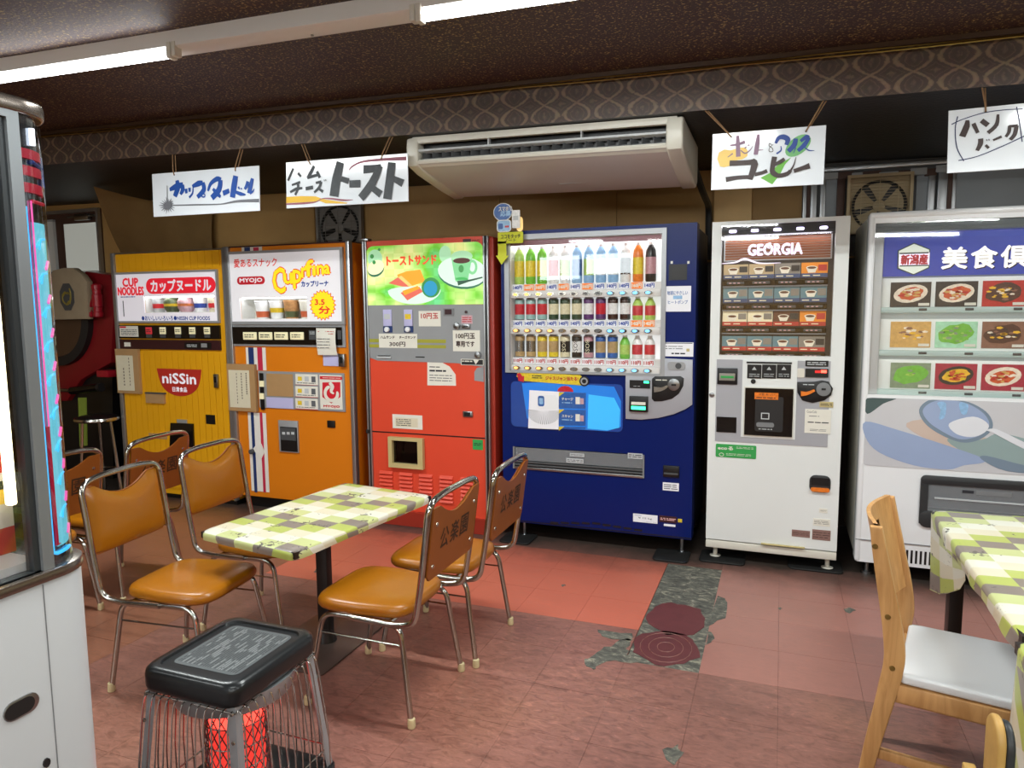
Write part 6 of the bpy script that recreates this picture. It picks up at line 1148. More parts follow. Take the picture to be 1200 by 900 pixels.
# 4 ハンバーグ
p_tr = (1242, 116.5); p_br = (1241, 194.5)
S = Sign([(1111.8, 129.8), p_tr, p_br, (1109.8, 203)], 'white hanging sign with dark katakana inside a navy curved frame, rightmost sign', [(1155, 131), (1228, 123)], [(1153, 119), (1230, 112)], (1100, 120, 10.59))
S.stroke([[(158, 275, 14), (300, 210, 12), (560, 130, 12), (800, 95, 12), (1040, 82, 12)], [(235, 175, 14), (205, 330, 12), (225, 560, 14), (312, 730, 12)], [(245, 722, 12), (480, 670, 12), (800, 540, 14), (1100, 400, 14)], [(965, 55, 12), (1000, 240, 12), (1035, 490, 14)]], 's_navy', 'painted_shape', 'navy curved frame')
S.stroke([[(355, 222, 40), (345, 300, 75), (290, 425, 80)], [(430, 262, 50), (485, 380, 40)], [(530, 225, 60), (610, 285, 60)], [(735, 150, 30), (715, 280, 50), (610, 380, 50)],
          [(520, 450, 60), (515, 520, 60), (475, 600, 44)], [(580, 530, 34), (620, 570, 30)], [(592, 458, 10), (596, 478, 10)], [(620, 455, 10), (626, 475, 10)], [(672, 472, 26), (780, 425, 34)],
          [(880, 290, 40), (870, 370, 40), (830, 430, 34)], [(870, 300, 34), (980, 290, 40)], [(965, 290, 50), (940, 400, 50), (885, 465, 44)]], 's_brown', label='dark brush katakana', smoothn=4)

# ================================================================== CRANE GAME CABINET (left foreground)
def crane():
    X = -1.12; f = lambda x, y: on_x(x, y, X)
    Ys = f(40, 400)[0]; ZT = 1.782; ZJ = 1.02; R_ = .075
    r = thing('crane_game_machine', (X-.40, .45, 0), 'white and aluminium prize crane game with lit rounded corner, left edge', 'arcade machine')
    def outline(x1, y0, y1, x0=X-.85, R2=R_, n=10):
        return [(x0, y0), (x1, y0), (x1, y1)]+[(x1-R2+R2*cos(radians(a)), y1+R2*sin(radians(a))) for a in [90*k/n for k in range(1, n+1)]]+[(x0, y1+R2)]
    M('cabinet_white', 'c6c8ca', .35, noise=.02, nscale=2); M('crane_alu', '8f9498', .35, .5); M('crane_dark', '3f4346', .35, .4); M('crane_trim', '8a8078', .25, .9)
    mb = MB(); P = outline(X+.004, -.35, Ys+.01); mb.prism(P, .02, ZJ-.012, 'cabinet_white', 'z', bev=.004); base = mb.build('base_cabinet', r, label='white lower cabinet')
    mb = MB(); mb.prism(outline(X-.02, -.33, Ys-.01), .0005, .02, 'black', 'z'); mb.build('plinth', r)
    mb = MB(); mb.prism(outline(X+.008, -.355, Ys+.012), ZJ-.012, ZJ+.006, 'crane_trim', 'z', bev=.003); mb.build('joint_trim', r, label='brown grey metal joint trim')
    mb = MB(); mb.prism(outline(X+.003, -.355, Ys+.006), ZT-.024, ZT, 'crane_trim', 'z', bev=.005, seg=3); mb.build('top_rim', r)
    # seam and lock holes in the white base
    ys = f(56, 780)[0]; mb = MB(); mb.box(X+.003, X+.0048, ys-.0008, ys+.0008, .02, ZJ-.014, 'grey_mid'); mb.build('door_gap', r)
    c = f(26, 826); mb = MB(); pts = rrect(c[0]-.033, c[1]-.016, c[0]+.024, c[1]+.016, .016); 
    mb.prism([(a, b) for a, b in pts], X+.002, X+.0065, 'steel', 'x', bev=.001); mb.prism([(c[0]-.004+(a-c[0])*.84, c[1]+(b-c[1])*.8) for a, b in pts], X+.005, X+.007, 'dark', 'x'); mb.build('coin_slot', r, label='slotted recess in the white base')
    c = f(52, 893); mb = MB(); mb.prism([(c[0]+.006*cos(q), c[1]+.008*sin(q)) for q in [2*pi*k/10 for k in range(10)]], X+.003, X+.007, 'dark', 'x'); mb.build('keyhole', r)
    # window frame on the aisle face (plane x = X); y shrinks to the left of the picture
    y_in = f(24, 400)[0]; y_al = f(29, 400)[0]; y_a2 = f(43, 400)[0]; yb = -.33
    z_w0 = f(39, 664)[1]; z_w1 = f(4, 133)[1]
    mb = MB(); plate2 = lambda y0, y1, z0, z1, x0, x1, m: mb.box(x0, x1, y0, y1, z0, z1, m)
    plate2(y_al, y_a2, ZJ+.006, ZT-.035, X-.03, X, 'crane_alu'); plate2(yb, y_a2, ZJ+.006, z_w0-.035, X-.03, X, 'crane_alu'); plate2(yb, y_a2, z_w1+.02, ZT-.035, X-.03, X, 'crane_alu'); plate2(yb, yb+.05, ZJ, ZT-.035, X-.03, X, 'crane_alu'); mb.build('window_frame', r, label='brushed grey window frame')
    mb = MB(); plate2 = lambda y0, y1, z0, z1, x0, x1, m: mb.box(x0, x1, y0, y1, z0, z1, m)
    plate2(y_in-.004, y_al, z_w0-.035, z_w1+.02, X-.025, X-.006, 'crane_dark'); plate2(yb+.05, y_al, z_w0-.035, z_w0-.012, X-.025, X-.006, 'crane_dark'); plate2(yb+.05, y_al, z_w1, z_w1+.02, X-.025, X-.006, 'crane_dark'); mb.build('window_gasket', r)
    mb = MB(); mb.box(X-.016, X-.012, yb+.05, y_al, z_w0-.012, z_w1, 'glass_clear'); mb.build('window_glass', r)
    mb = MB(); mb.box(X-.03, X-.002, y_a2, Ys, ZJ+.006, ZT-.035, 'crane_dark'); mb.build('corner_seam', r)
    # rear and far walls of the glass case, floor of the case
    mb = MB(); mb.box(X-.83, X-.80, yb, Ys+R_-.03, ZJ, ZT-.03, 'crane_alu'); mb.box(X-.83, X-.06, yb, yb+.02, ZJ, ZT-.03, 'crane_alu'); mb.box(X-.80, X-.03, yb+.02, Ys+.0, ZJ+.0, ZJ+.02, 'cabinet_white'); mb.build('case_panel', r)
    mb = MB(); mb.box(X-.80, X-.08, Ys+R_-.04, Ys+R_-.03, ZJ, ZT-.035, 'glass_dark'); mb.build('window_glass', r)
    M('warm_tube', 'fff2c8', .4, emit=3.5)
    c = on_x(14, 500, X-.06); c2 = on_x(4, 500, X-.06); mb = MB(); mb.box(X-.075, X-.06, c2[0], c[0], ZJ+.11, on_x(5, 250, X-.06)[1], 'warm_tube', .004); mb.build('strip_lamp', r, label='warm vertical strip lamp')
    # rounded corner: mirror backing, clear cover, neon outline
    M('mirror_back', 'a8acb0', .12, 1); M('neon_cyan', '6cc8d8', .4, emit=.55); M('neon_blue', '3cb0f0', .4, emit=1.1); M('neon_pink', 'e858a0', .4, emit=1.0); M('neon_lilac', 'd8b0f8', .4, emit=1.3); M('stripe_red', 'c01030', .4, emit=.3); M('neon_white', 'f0f4ff', .4, emit=1.5)
    def arc(rad, a0, a1, z0, z1, m, name=None, mbx=None, n=8, zf=None):
        q = MB() if mbx is None else mbx
        q.grid(lambda u, v: (X-R_+rad*cos(radians(a0+(a1-a0)*u)), Ys+rad*sin(radians(a0+(a1-a0)*u)), z0+(z1-z0)*v), n, 1, m)
        if name: return q.build(name, r, angle=80)
    arc(R_-.006, -6, 96, ZJ+.006, ZT-.025, 'mirror_back', 'corner_backing')
    arc(R_, 0, 92, ZJ+.006, ZT-.035, 'plexi', 'corner_cover')
    W = lambda a, z, rad=R_-.0035: (X-R_+rad*cos(radians(a)), Ys+rad*sin(radians(a)), z)
    def zc_(y): return on_x(60, y, X+.0)[1]
    arc(R_-.0045, 13, 88, zc_(645), zc_(262), 'neon_cyan', 'light_panel'); arc(R_-.0042, 1, 8, zc_(648), zc_(245), 'neon_blue', 'light_band')
    rn = random.Random(4)
    for k in range(9):
        z = zc_(290+k*40); a = 22+rn.uniform(-3, 6)
        mb = MB(); mb.tube([W(a-4, z), W(a+6, z+.012), W(a+18, z+.014)], .0014, 'neon_blue', 5); mb.tube([W(a+2, z-.004), W(a+6, z+.012)], .0012, 'neon_blue', 5); mb.tube([W(a+14, z-.035), W(a+24, z-.022)], .0028, 'neon_pink', 5); mb.build('leaf_mark', r)
    for a0_, m, y0, y1 in ((1, 'neon_blue', 237, 652), (10, 'neon_lilac', 250, 646)):
        zt_, zb_ = zc_(y0), zc_(y1); pts = [W(a0_+34, zt_), W(a0_, zt_-.002), W(a0_, zb_+.01), W(a0_+5, zb_), W(a0_+44, zb_)]
        mb = MB(); path = [W(a0_-4 if m == 'neon_blue' else a0_, zt_)]+[W(a0_, zt_-(zt_-zb_)*k/12) for k in range(12)]+[W(a0_+3, zb_+.004)]+[W(a0_+10+8*k, zb_) for k in range(5)]
        mb.tube(path, .003, m, 7); mb.build('neon_line', r, label='glowing %s outline' % ('blue' if m == 'neon_blue' else 'lilac'))
    mb = MB(); mb.tube([W(16, zc_(238)), W(50, zc_(238))], .003, 'stripe_red', 6); mb.tube([W(14, zc_(238)), W(14, zc_(252)), W(14, zc_(500))], .0015, 'neon_pink', 6); mb.tube([W(12, zc_(500)), W(12, zc_(642)), W(60, zc_(642))], .003, 'stripe_red', 6); mb.build('neon_line', r, label='glowing pink outline')
    for y in (183, 202.5, 222): z = on_x(50, y, X)[1]; arc(R_-.003, 4, 75, z-.007, z+.008, 'stripe_red', 'red_stripe')
    z = on_x(50, 158, X)[1]; mb = MB(); mb.tube([W(25, z-.018), W(25, z+.008)], .0045, 'neon_white', 8); mb.build('bulb', r)
    mb = MB(); mb.tube([W(20, z-.045), W(45, z-.05), W(75, z-.035)], .004, 'ink_blue', 6); mb.tube([W(50, z-.08), W(60, z-.03)], .004, 'ink_blue', 6); mb.build('blue_mark', r)
    # prize boxes inside
    M('box_yellow', 'e8c040', .4); M('box_red', 'c03828', .4); M('box_white', 'd8d4cc', .4)
    for (xa, xb, ya, yb_, z0, zz, bands, lb) in ((X-.30, X-.10, .52, .80, ZJ+.021, ZJ+.20, [('box_red', 0, .25), ('box_white', .25, .48), ('box_yellow', .48, .62), ('black', .62, .70), ('box_red', .78, 1)], 'red, yellow and white banded prize box inside the crane game, nearest the glass'), (X-.62, X-.36, .50, .82, ZJ+.021, ZJ+.20, [('box_yellow', 0, .5), ('box_red', .6, .9)], 'yellow prize box with red band, deeper inside the crane game')):
        b = thing('prize_box', ((xa+xb)/2, (ya+yb_)/2, z0), lb, 'box', 'prize boxes in the crane game'); mb = MB(); mb.box(xa, xb, ya, yb_, z0, zz, 'box_white'); mb.build('box', b)
        for m, u, v in bands: mb = MB(); mb.box(xa-.001, xb+.001, ya-.001, yb_+.001, z0+(zz-z0)*u, z0+(zz-z0)*v, m); mb.build('printed_band', b)
crane()

# ================================================================== RED ARCADE MACHINE, STOOL (far left)
def arcade():
    Y = 4.35; g = lambda x, y, YY=Y: on_y(x, y, YY)
    a = g(66, 440); b = g(131, 330)
    r = thing('punching_game', (g(95, 440)[0], Y+.2, 0), 'dark red arcade strength game with big round dial and patterned badge', 'arcade machine')
    M('arc_red', '7a1018', .35, noise=.1, nscale=5); M('arc_red2', 'a01828', .3); M('arc_dark', '241816', .5); M('arc_beige', '9c8c74', .5, noise=.15, nscale=10); M('arc_gold', '8a7a30', .5); M('arc_disc', '4a3526', .4, noise=.2, nscale=8); M('arc_strip', '6c7a2c', .5, emit=.1)
    P = [g(40, 350), g(100, 318), (g(128, 318)[0], g(128, 322)[1]), g(134, 345), g(130, 425), g(95, 445), g(78, 470), g(40, 470)]
    mb = MB(); mb.prism(P, Y, Y+.45, 'arc_red', bev=.01); mb.build('cabinet', r)
    mb = MB(); mb.prism([(g(40, 470)[0], .001), (g(120, 470)[0], .001), (g(126, 440)[0], g(126, 432)[1]), (g(40, 440)[0], g(40, 440)[1])], Y+.05, Y+.42, 'black'); mb.build('base', r)
    c = g(70, 374); mb = MB(); mb.lathe([(.40, -.0), (.40, -.05), (.33, -.06), (.32, -.045), (.0, -.045)], (c[0], Y, c[1]), ['dark', 'dark', 'arc_dark', 'arc_disc'], 36, 'y'); mb.build('dial', r, label='large round brown dial')
    mb = MB()
    for q in (20, 65, 110, 155, 200): mb.tube([(c[0], Y-.05, c[1]), (c[0]+.31*cos(radians(q)), Y-.05, c[1]+.31*sin(radians(q)))], .006, 'arc_gold', 5)
    mb.build('dial_line', r)
    Pb = [g(x, y, Y-.10) for x, y in ((60, 375), (58, 330), (64, 317), (76, 314), (88, 314), (98, 322), (104, 330), (105, 374))]; mb = MB(); mb.prism(Pb, Y-.12, Y-.06, 'arc_beige', bev=.01); bd = mb.build('badge', r, label='beige badge with patterned octagon')
    c2 = g(79, 348, Y-.12); mb = MB(); mb.prism([(c2[0]+.085*cos(q), c2[1]+.12*sin(q)) for q in [2*pi*(k+.5)/8 for k in range(8)]], Y-.126, Y-.12, 'grey_dark')
    for k in range(7): q0 = k*.9; mb.tube([(c2[0]+.05*cos(q0+t), Y-.127, c2[1]+.075*sin(q0+t*1.3)*(.4+.1*k)) for t in (0, .5, 1, 1.6)], .006, 'arc_gold', 5)
    F_ = mb.build('emblem', bd, tuple(r['_o']))
    for k in range(2):
        cx = g(100+k*11, 345, Y-.1)[0]; z1 = g(100, 333, Y-.1)[1]; z0 = g(100, 372, Y-.1)[1]; mb = MB(); H = z1-z0
        mb.lathe([(.03, 0), (.04, .01), (.04, H*.15), (.034, H*.17), (.034, H*.3), (.04, H*.32), (.04, H*.68), (.034, H*.7), (.034, H*.83), (.04, H*.85), (.04, H-.01), (.03, H)], (cx, Y-.08, z0), 'arc_red2', 16); mb.build('roller', r, label='glossy red ribbed roller')
    # lever grip and strip
    mb = MB(); p0, p1 = g(84, 458, Y-.15), g(116, 454, Y-.15); mb.tube([(p0[0], Y-.15, p0[1]), (p1[0], Y-.15, p1[1])], .033, 'black_gloss', 14); mb.tube([(p1[0], Y-.15, p1[1]), (p1[0]+.03, Y-.15, p1[1]+.002)], .036, 'dark', 14); mb.tube([(g(60, 460)[0], Y-.12, p0[1]), (p0[0], Y-.15, p0[1])], .015, 'steel', 8); mb.build('grip', r, label='black cylindrical grip')
    mb = MB(); q = [g(x, y, Y-.12) for x, y in ((92, 466), (101, 466), (102, 522), (94, 523))]; mb.prism(q[::-1], Y-.125, Y-.115, 'arc_strip'); mb.build('lit_strip', r, label='yellow green marked strip')
    mb = MB(); q = [g(125, 433), g(137, 441)]; mb.box(q[0][0], q[1][0]+.02, Y-.1, Y+.02, q[1][1], q[0][1], 'arc_red2', .006); mb.build('side_knob', r)
    # stool
    x, y = -4.86, 3.95; s = thing('bar_stool', (x, y, 0), 'low black round stool with chrome rim beside the yellow noodle machine', 'stool')
    zz = on_y(118, 489, y)[1]; x = on_y(114, 490, y)[0]; s.location.x = x; s['_o'] = (x, y, 0)
    mb = MB(); mb.lathe([(.0, 0), (.14, 0), (.155, .012), (.155, .028), (.12, .042), (0, .046)], (x, y, zz-.03), 'black', 26); mb.build('seat', s)
    mb = MB(); mb.lathe([(.158, -.012), (.162, -.004), (.158, .012)], (x, y, zz-.012), 'chrome', 26); mb.build('seat_rim', s)
    for k in range(3):
        q = radians(15+120*k); mb = MB(); mb.tube([(x+.11*cos(q), y+.11*sin(q), zz-.03), (x+.16*cos(q), y+.16*sin(q), .001)], .011, 'chrome', 8); mb.build('leg', s)
    mb = MB(); mb.tube([(x+.14*cos(t), y+.14*sin(t), .2) for t in [2*pi*k/20 for k in range(20)]], .007, 'chrome', 6, closed=True); mb.build('foot_ring', s)
arcade()

# ================================================================== CHAIRS
M('vinyl', 'a26208', .32, noise=.07, nscale=9, bump=.05, bscale=25, coat=.15); M('back_shell', '8c4c16', .4, noise=.12, nscale=7); M('rivet', 'c8c4b8', .25, 1); M('chair_ink', '38200e', .6)
def make_chair():
    r = thing('dining_chair', (0, 0, 0), 'x', 'chair', 'orange vinyl chairs with chrome frames')
    # local: sitter faces +x
    ST = .405
    mb = MB(); o = []
    for k in range(40):
        q = 2*pi*k/40; c, s_ = cos(q), sin(q); e = .42
        x = .015+.195*abs(c)**e*(1 if c > 0 else -1); y = .19*abs(s_)**e*(1 if s_ > 0 else -1); y *= 1-.06*(x < 0); o.append((x, y))
    def ring(sc, z, crown=0): return [(x*sc, y*sc, z) for x, y in o]
    L = [ring(.90, ST-.042), ring(.97, ST-.040), ring(1.0, ST-.030), ring(1.0, ST-.016), ring(.97, ST-.004), ring(.88, ST+.002), ring(.6, ST+.006), ring(.25, ST+.008)]
    vs = [p for l in L for p in l]; fs = [(i*40+k, i*40+(k+1) % 40, (i+1)*40+(k+1) % 40, (i+1)*40+k) for i in range(len(L)-1) for k in range(40)]+[tuple(range(40))[::-1], tuple((len(L)-1)*40+k for k in range(40))]
    mb.add(vs, fs, 'vinyl'); mb.build('seat', r, angle=60)
    zu = ST-.052
    for s in (-1, 1):
        mb = MB(); mb.tube(fillet([(-.215, s*.205, .012), (-.165, s*.178, zu), (.155, s*.178, zu), (.215, s*.205, .012)], .055, 6), .0105, 'chrome', 10); lg = mb.build('leg_frame', r)
        for x in (-.216, .216): mb = MB(); mb.lathe([(.013, 0), (.0145, .004), (.013, .032), (.011, .034)], (x, s*.2055, .0006), 'cream_cap', 12); mb.build('rubber_foot', lg)
        mb = MB(); mb.tube([(-.178, s*.184, .28), (.172, s*.184, .28)], .0035, 'chrome', 6); mb.build('side_rod', lg)
    for x in (-.12, .11): mb = MB(); mb.tube([(x, -.178, zu), (x, .178, zu)], .009, 'chrome', 8); mb.build('cross_bar', r)
    up = [(.02, .195, zu+.006), (-.16, .198, zu+.004), (-.235, .2, zu+.02), (-.262, .2, .52), (-.300, .2, .80), (-.303, .1, .815), (-.303, -.1, .815), (-.300, -.2, .80), (-.262, -.2, .52), (-.235, -.2, zu+.02), (-.16, -.198, zu+.004), (.02, -.195, zu+.006)]
    P = fillet(up, .06, 6); mb = MB(); mb.tube(P, .0115, 'chrome', 10); mb.build('back_frame', r)
    # padded back, concave top edge
    zx = lambda z: -.262-(z-.52)*.1357
    def prof(y): t = abs(y)/.18; return .775-.045*max(0, 1-(t/.75)**2)**1.0+.006*t
    def side(dx, m, name, z0=.525, wd=.186, thick=.016, bulge=.012):
        mb = MB(); nu, nv = 22, 8
        def fr(u, v, off):
            y = -wd+2*wd*u; zt_ = prof(y)-.0; zb_ = z0+.012*(abs(y)/wd)**4; z = zb_+(zt_-zb_)*v
            e = min(u, 1-u, v*.8, (1-v)*.8); rnd_ = min(1, e/.09); h = sqrt(max(0, 1-(1-rnd_)**2))
            ysc = y*(1-.0); return (zx(z)+dx+off*h, ysc, z)
        mb.grid(lambda u, v: fr(u, v, thick+bulge*sin(pi*u)*sin(pi*v)), nu, nv, m); mb.grid(lambda u, v: fr(1-u, v, -.004), nu, nv, m); return mb.build(name, r, angle=70)
    side(-.004, 'vinyl', 'backrest'); 
    mb = MB(); pts = []
    for k in range(25): y = -.187+.374*k/24; pts.append((y, prof(y)+.002))
    outl = [(-.17, .522), (.17, .522), (.187, .54)]+[(a, b) for a, b in pts[::-1]]+[(-.187, .54)]
    b_ = bmesh.new(); A = [b_.verts.new((zx(z)-.008, y, z)) for y, z in outl]; B = [b_.verts.new((zx(z)-.016, y, z)) for y, z in outl]; b_.faces.new(A); b_.faces.new(B[::-1])
    for k in range(len(outl)): b_.faces.new((A[k], B[k], B[(k+1) % len(outl)], A[(k+1) % len(outl)]))
    bmesh.ops.recalc_face_normals(b_, faces=b_.faces[:]); bmesh.ops.triangulate(b_, faces=[f for f in b_.faces if len(f.verts) > 4]); mb.bm(b_, 'back_shell'); sh = mb.build('back_shell', r, label='brown moulded back panel')
    mb = MB(); Pm = lambda a, b, d: (zx(b)-.0168-d, -a, b)
    for k, ch in enumerate('公楽園'): text(mb, ch, -.115+.082*k, .615, -.115+.082*k+.066, .69, 'chair_ink', Pm, .0, .0012)
    mb.build('lettering', sh, label='burnt-in characters')
    for y in (-.155, .155):
        for z in (.57, .72): mb = MB(); x = zx(z)-.016; mb.lathe([(.008, 0), (.007, -.003), (0, -.004)], (x, y, z), 'rivet', 10, 'x'); mb.build('rivet', sh)
    return r
CH = make_chair()
def put(o, x, y, rz, label): o.location = (x, y, 0); o.rotation_euler = (0, 0, radians(rz)); o['label'] = label
chairs = [(-2.165, 2.085, 6, 'orange vinyl chair facing right, nearest one on the left side of the checked table'),
          (-2.215, 2.60, 3, 'orange vinyl chair facing right behind the checked table left end'),
          (-1.375, 2.245, 180, 'orange chair with brown lettered back, nearest on the right side of the checked table'),
          (-1.335, 2.70, 181, 'orange chair with brown lettered back in front of the blue machine'),
          (-3.245, 2.665, 184, 'orange chair seen from its lettered back, in front of the yellow noodle machine'),
          (-3.285, 2.19, 178, 'orange chair partly hidden behind the crane game corner')]
for i, (x, y, rz, lb) in enumerate(chairs): put(CH if i == 0 else copy_tree(CH), x, y, rz, lb)

# ================================================================== CHECKED TABLES
def checked_cloth():
    m, nt, b = nodes('checked_cloth'); tc = N(nt, 'UVMap'); tc.uv_map = 'UVMap'
    mp = N(nt, 'Mapping'); mp.inputs['Scale'].default_value = (9.2, 14.5, 1); nt.links.new(tc.outputs['UV'], mp.inputs[0])
    sx = N(nt, 'SeparateXYZ'); nt.links.new(mp.outputs[0], sx.inputs[0])
    fy = N(nt, 'Math', operation='FLOOR'); nt.links.new(sx.outputs['Y'], fy.inputs[0])
    hf = N(nt, 'Math', operation='MULTIPLY'); hf.inputs[1].default_value = .37; nt.links.new(fy.outputs[0], hf.inputs[0])
    ax = N(nt, 'Math', operation='ADD'); nt.links.new(sx.outputs['X'], ax.inputs[0]); ax.inputs[1].default_value = .02
    fx = N(nt, 'Math', operation='FLOOR'); nt.links.new(sx.outputs['X'], fx.inputs[0])
    # colour index = (x*2 + y*3 + parity) mod 4, like a woven patchwork
    m2 = N(nt, 'Math', operation='MULTIPLY_ADD'); m2.inputs[1].default_value = 2.0; nt.links.new(fx.outputs[0], m2.inputs[0])
    m3 = N(nt, 'Math', operation='MULTIPLY'); m3.inputs[1].default_value = 3.0; nt.links.new(fy.outputs[0], m3.inputs[0]); nt.links.new(m3.outputs[0], m2.inputs[2])
    f3 = N(nt, 'Math', operation='DIVIDE'); f3.inputs[1].default_value = 3.0; nt.links.new(fx.outputs[0], f3.inputs[0]); f4 = N(nt, 'Math', operation='FLOOR'); nt.links.new(f3.outputs[0], f4.inputs[0])
    a2 = N(nt, 'Math', operation='ADD'); nt.links.new(m2.outputs[0], a2.inputs[0]); nt.links.new(f4.outputs[0], a2.inputs[1])
    md = N(nt, 'Math', operation='FLOORED_MODULO'); md.inputs[1].default_value = 5.0; nt.links.new(a2.outputs[0], md.inputs[0])
    dv = N(nt, 'Math', operation='MULTIPLY_ADD'); dv.inputs[1].default_value = .2; dv.inputs[2].default_value = .1; nt.links.new(md.outputs[0], dv.inputs[0])
    rp = ramp(nt, [(0, 'b0ba5e'), (.2, 'dcdaca'), (.4, '857a72'), (.6, 'd8d0b6'), (.8, 'c2c88a')], 'CONSTANT'); nt.links.new(dv.outputs[0], rp.inputs[0])
    # small printed sprigs
    n = N(nt, 'TexNoise', Scale=44.0, Detail=3.0, Distortion=1.0); nt.links.new(tc.outputs['UV'], n.inputs['Vector']); n2 = N(nt, 'TexNoise', Scale=9.0, Detail=1.0); nt.links.new(tc.outputs['UV'], n2.inputs['Vector'])
    ad = N(nt, 'Math', operation='MULTIPLY'); nt.links.new(n.outputs['Fac'], ad.inputs[0]); nt.links.new(n2.outputs['Fac'], ad.inputs[1])
    r2 = ramp(nt, [(.375, (0, 0, 0, 1)), (.385, (1, 1, 1, 1))]); nt.links.new(ad.outputs[0], r2.inputs[0])
    mx = N(nt, 'MixRGB'); mx.inputs[2].default_value = lin('5c544e'); nt.links.new(r2.outputs[0], mx.inputs[0]); nt.links.new(rp.outputs[0], mx.inputs[1]); nt.links.new(mx.outputs[0], b.inputs['Base Color'])
    b.inputs['Roughness'].default_value = .38; b.inputs['Coat Weight'].default_value = .2
checked_cloth(); M('table_dark', '1d1614', .4, noise=.1, nscale=10); M('iron', '262322', .35, .3)
def wrap_cloth(corners, z, drop, name, label, thick=.0, wave=.0, root_group='checked tablecloths', corner_drape=None):
    # corners A, B, C, D around the top; the cloth folds over the edge and hangs by drop
    A, B, Cc, D = [Vector(c) for c in corners]; ctr = (A+B+Cc+D)/4; U = (B-A).normalized()
    V = Vector((-U.y, U.x)); uvof = {}
    mb = MB(); nu, nv = 24, 16
    Lx = (B-A).length
    def top(u, v): p = A.lerp(B, u).lerp(D.lerp(Cc, u), v); return p
    vs = []; uvs = []
    # rings from the centre to the edge, then down
    per = []
    n = 24
    for a, b in ((A, B), (B, Cc), (Cc, D), (D, A)):
        for k in range(n): per.append(a.lerp(b, k/n))
    # round the corners
    R = .018; P2 = []
    N_ = len(per)
    for i, p in enumerate(per): P2.append(p)
    sm = P2[:]
    for it in range(2): sm = [(sm[i-1]+sm[i]*2+sm[(i+1) % N_])/4 for i in range(N_)]
    rings = [(.0, 0, 0), (.5, 0, 0), (.93, 0, 0), (.985, -.001, 0), (1.0, -.007, .002), (1.004, -.018, .006)]
    k = 3
    for j in range(1, k+1): rings.append((1.004+.002*j, -.018-(drop-.018)*j/k, .006))
    rn = random.Random(2)
    ph = [rn.uniform(0, 6) for _ in range(4)]
    for ri, (s, dz, ex) in enumerate(rings):
        for i, p in enumerate(sm):
            q = ctr+(p-ctr)*s
            t = max(0, (-dz-.018))/max(drop, .02)
            if t > 0:
                d = (p-ctr).normalized(); wv = wave*t*(sin(i*.9+ph[0])+.6*sin(i*1.7+ph[1])); q = q+d*wv-d*.012*t
            vs.append((q.x, q.y, z+dz)); dd = (p-ctr).normalized(); qq = ctr+(p-ctr)*min(s, 1)+dd*max(0, -dz); uvs.append(((qq-A).dot(U), (qq-A).dot(V)))
    M_ = len(sm); fs = [(r_*M_+i, r_*M_+(i+1) % M_, (r_+1)*M_+(i+1) % M_, (r_+1)*M_+i) for r_ in range(len(rings)-1) for i in range(M_)]
    fs = fs[M_:]  # drop the degenerate centre ring, use a fan
    vs.append((ctr.x, ctr.y, z)); uvs.append(((ctr-A).dot(U), (ctr-A).dot(V)))
    fs += [(len(vs)-1, M_+i, M_+(i+1) % M_) for i in range(M_)]
    if corner_drape:
        for (cx, cy, sx_, sy_, dl) in corner_drape:
            o = len(vs); nn = 8; mmv = 6
            for j in range(mmv+1):
                for i in range(nn+1):
                    t = i/nn; v = j/mmv; e = abs(2*t-1)
                    if t < .5: px, py = cx+.004+.03*v*(1-e), cy-(1-2*t)*.55
                    else: px, py = cx+.004+(2*t-1)*.20, cy-.006
                    px += .010*sin(t*14)*v; py -= .02*v
                    vs.append((px, py, z-.012-dl*v*(1-.8*e**1.4))); uvs.append((t*.6, -v*dl+.02))
            fs += [(o+j*(nn+1)+i, o+j*(nn+1)+i+1, o+(j+1)*(nn+1)+i+1, o+(j+1)*(nn+1)+i) for j in range(mmv) for i in range(nn)]
    me = bpy.data.meshes.new(name); me.from_pydata(vs, [], fs); me.materials.append(MATS['checked_cloth'])
    ul = me.uv_layers.new(name='UVMap')
    for L in me.loops: ul.data[L.index].uv = uvs[L.vertex_index]
    me.update(); me.shade_smooth(); me.set_sharp_from_angle(angle=radians(60))
    o = bpy.data.objects.new(name, me); COL.objects.link(o); tag(o, label, 'tablecloth', root_group); return o
def q4(px, z): return [on_z(x, y, z) for x, y in px]
ZT1 = .57
c = q4([(233, 622.5), (345, 648), (507, 580), (405, 565)], ZT1)
wrap_cloth([c[0], c[3], c[2], c[1]][::-1] if False else [c[1], c[0], c[3], c[2]][:4], ZT1, .034, 'tablecloth', 'green, taupe and cream checked oilcloth wrapped over the small table among orange chairs', wave=.002)
cx = sum(p[0] for p in c)/4; cy = sum(p[1] for p in c)/4
r = thing('cafe_table', (cx, cy, 0), 'small table on a single dark iron column among the orange chairs', 'table')
ctr = Vector((cx, cy)); mb = MB(); mb.prism([tuple(ctr+(Vector(p)-ctr)*.985) for p in c], ZT1-.028, ZT1-.003, 'table_dark', 'z'); mb.build('tabletop', r)
lx, ly = on_z(383, 752, 0); 
mb = MB(); mb.box(lx-.028, lx+.028, ly-.02, ly+.02, .03, ZT1-.03, 'iron', .004); mb.build('column', r)
mb = MB(); mb.lathe([(.045, 0), (.04, .02), (.03, .05), (.028, .06)], (lx, ly, .008), 'iron', 16); mb.build('column_collar', r)
mb = MB(); M('plate_brown', '55463f', .35, .3, noise=.2, nscale=8); mb.prism(rrect(lx-.20, ly-.26, lx+.16, ly+.22, .02), .0008, .009, 'plate_brown', 'z', .003); mb.build('base_plate', r)
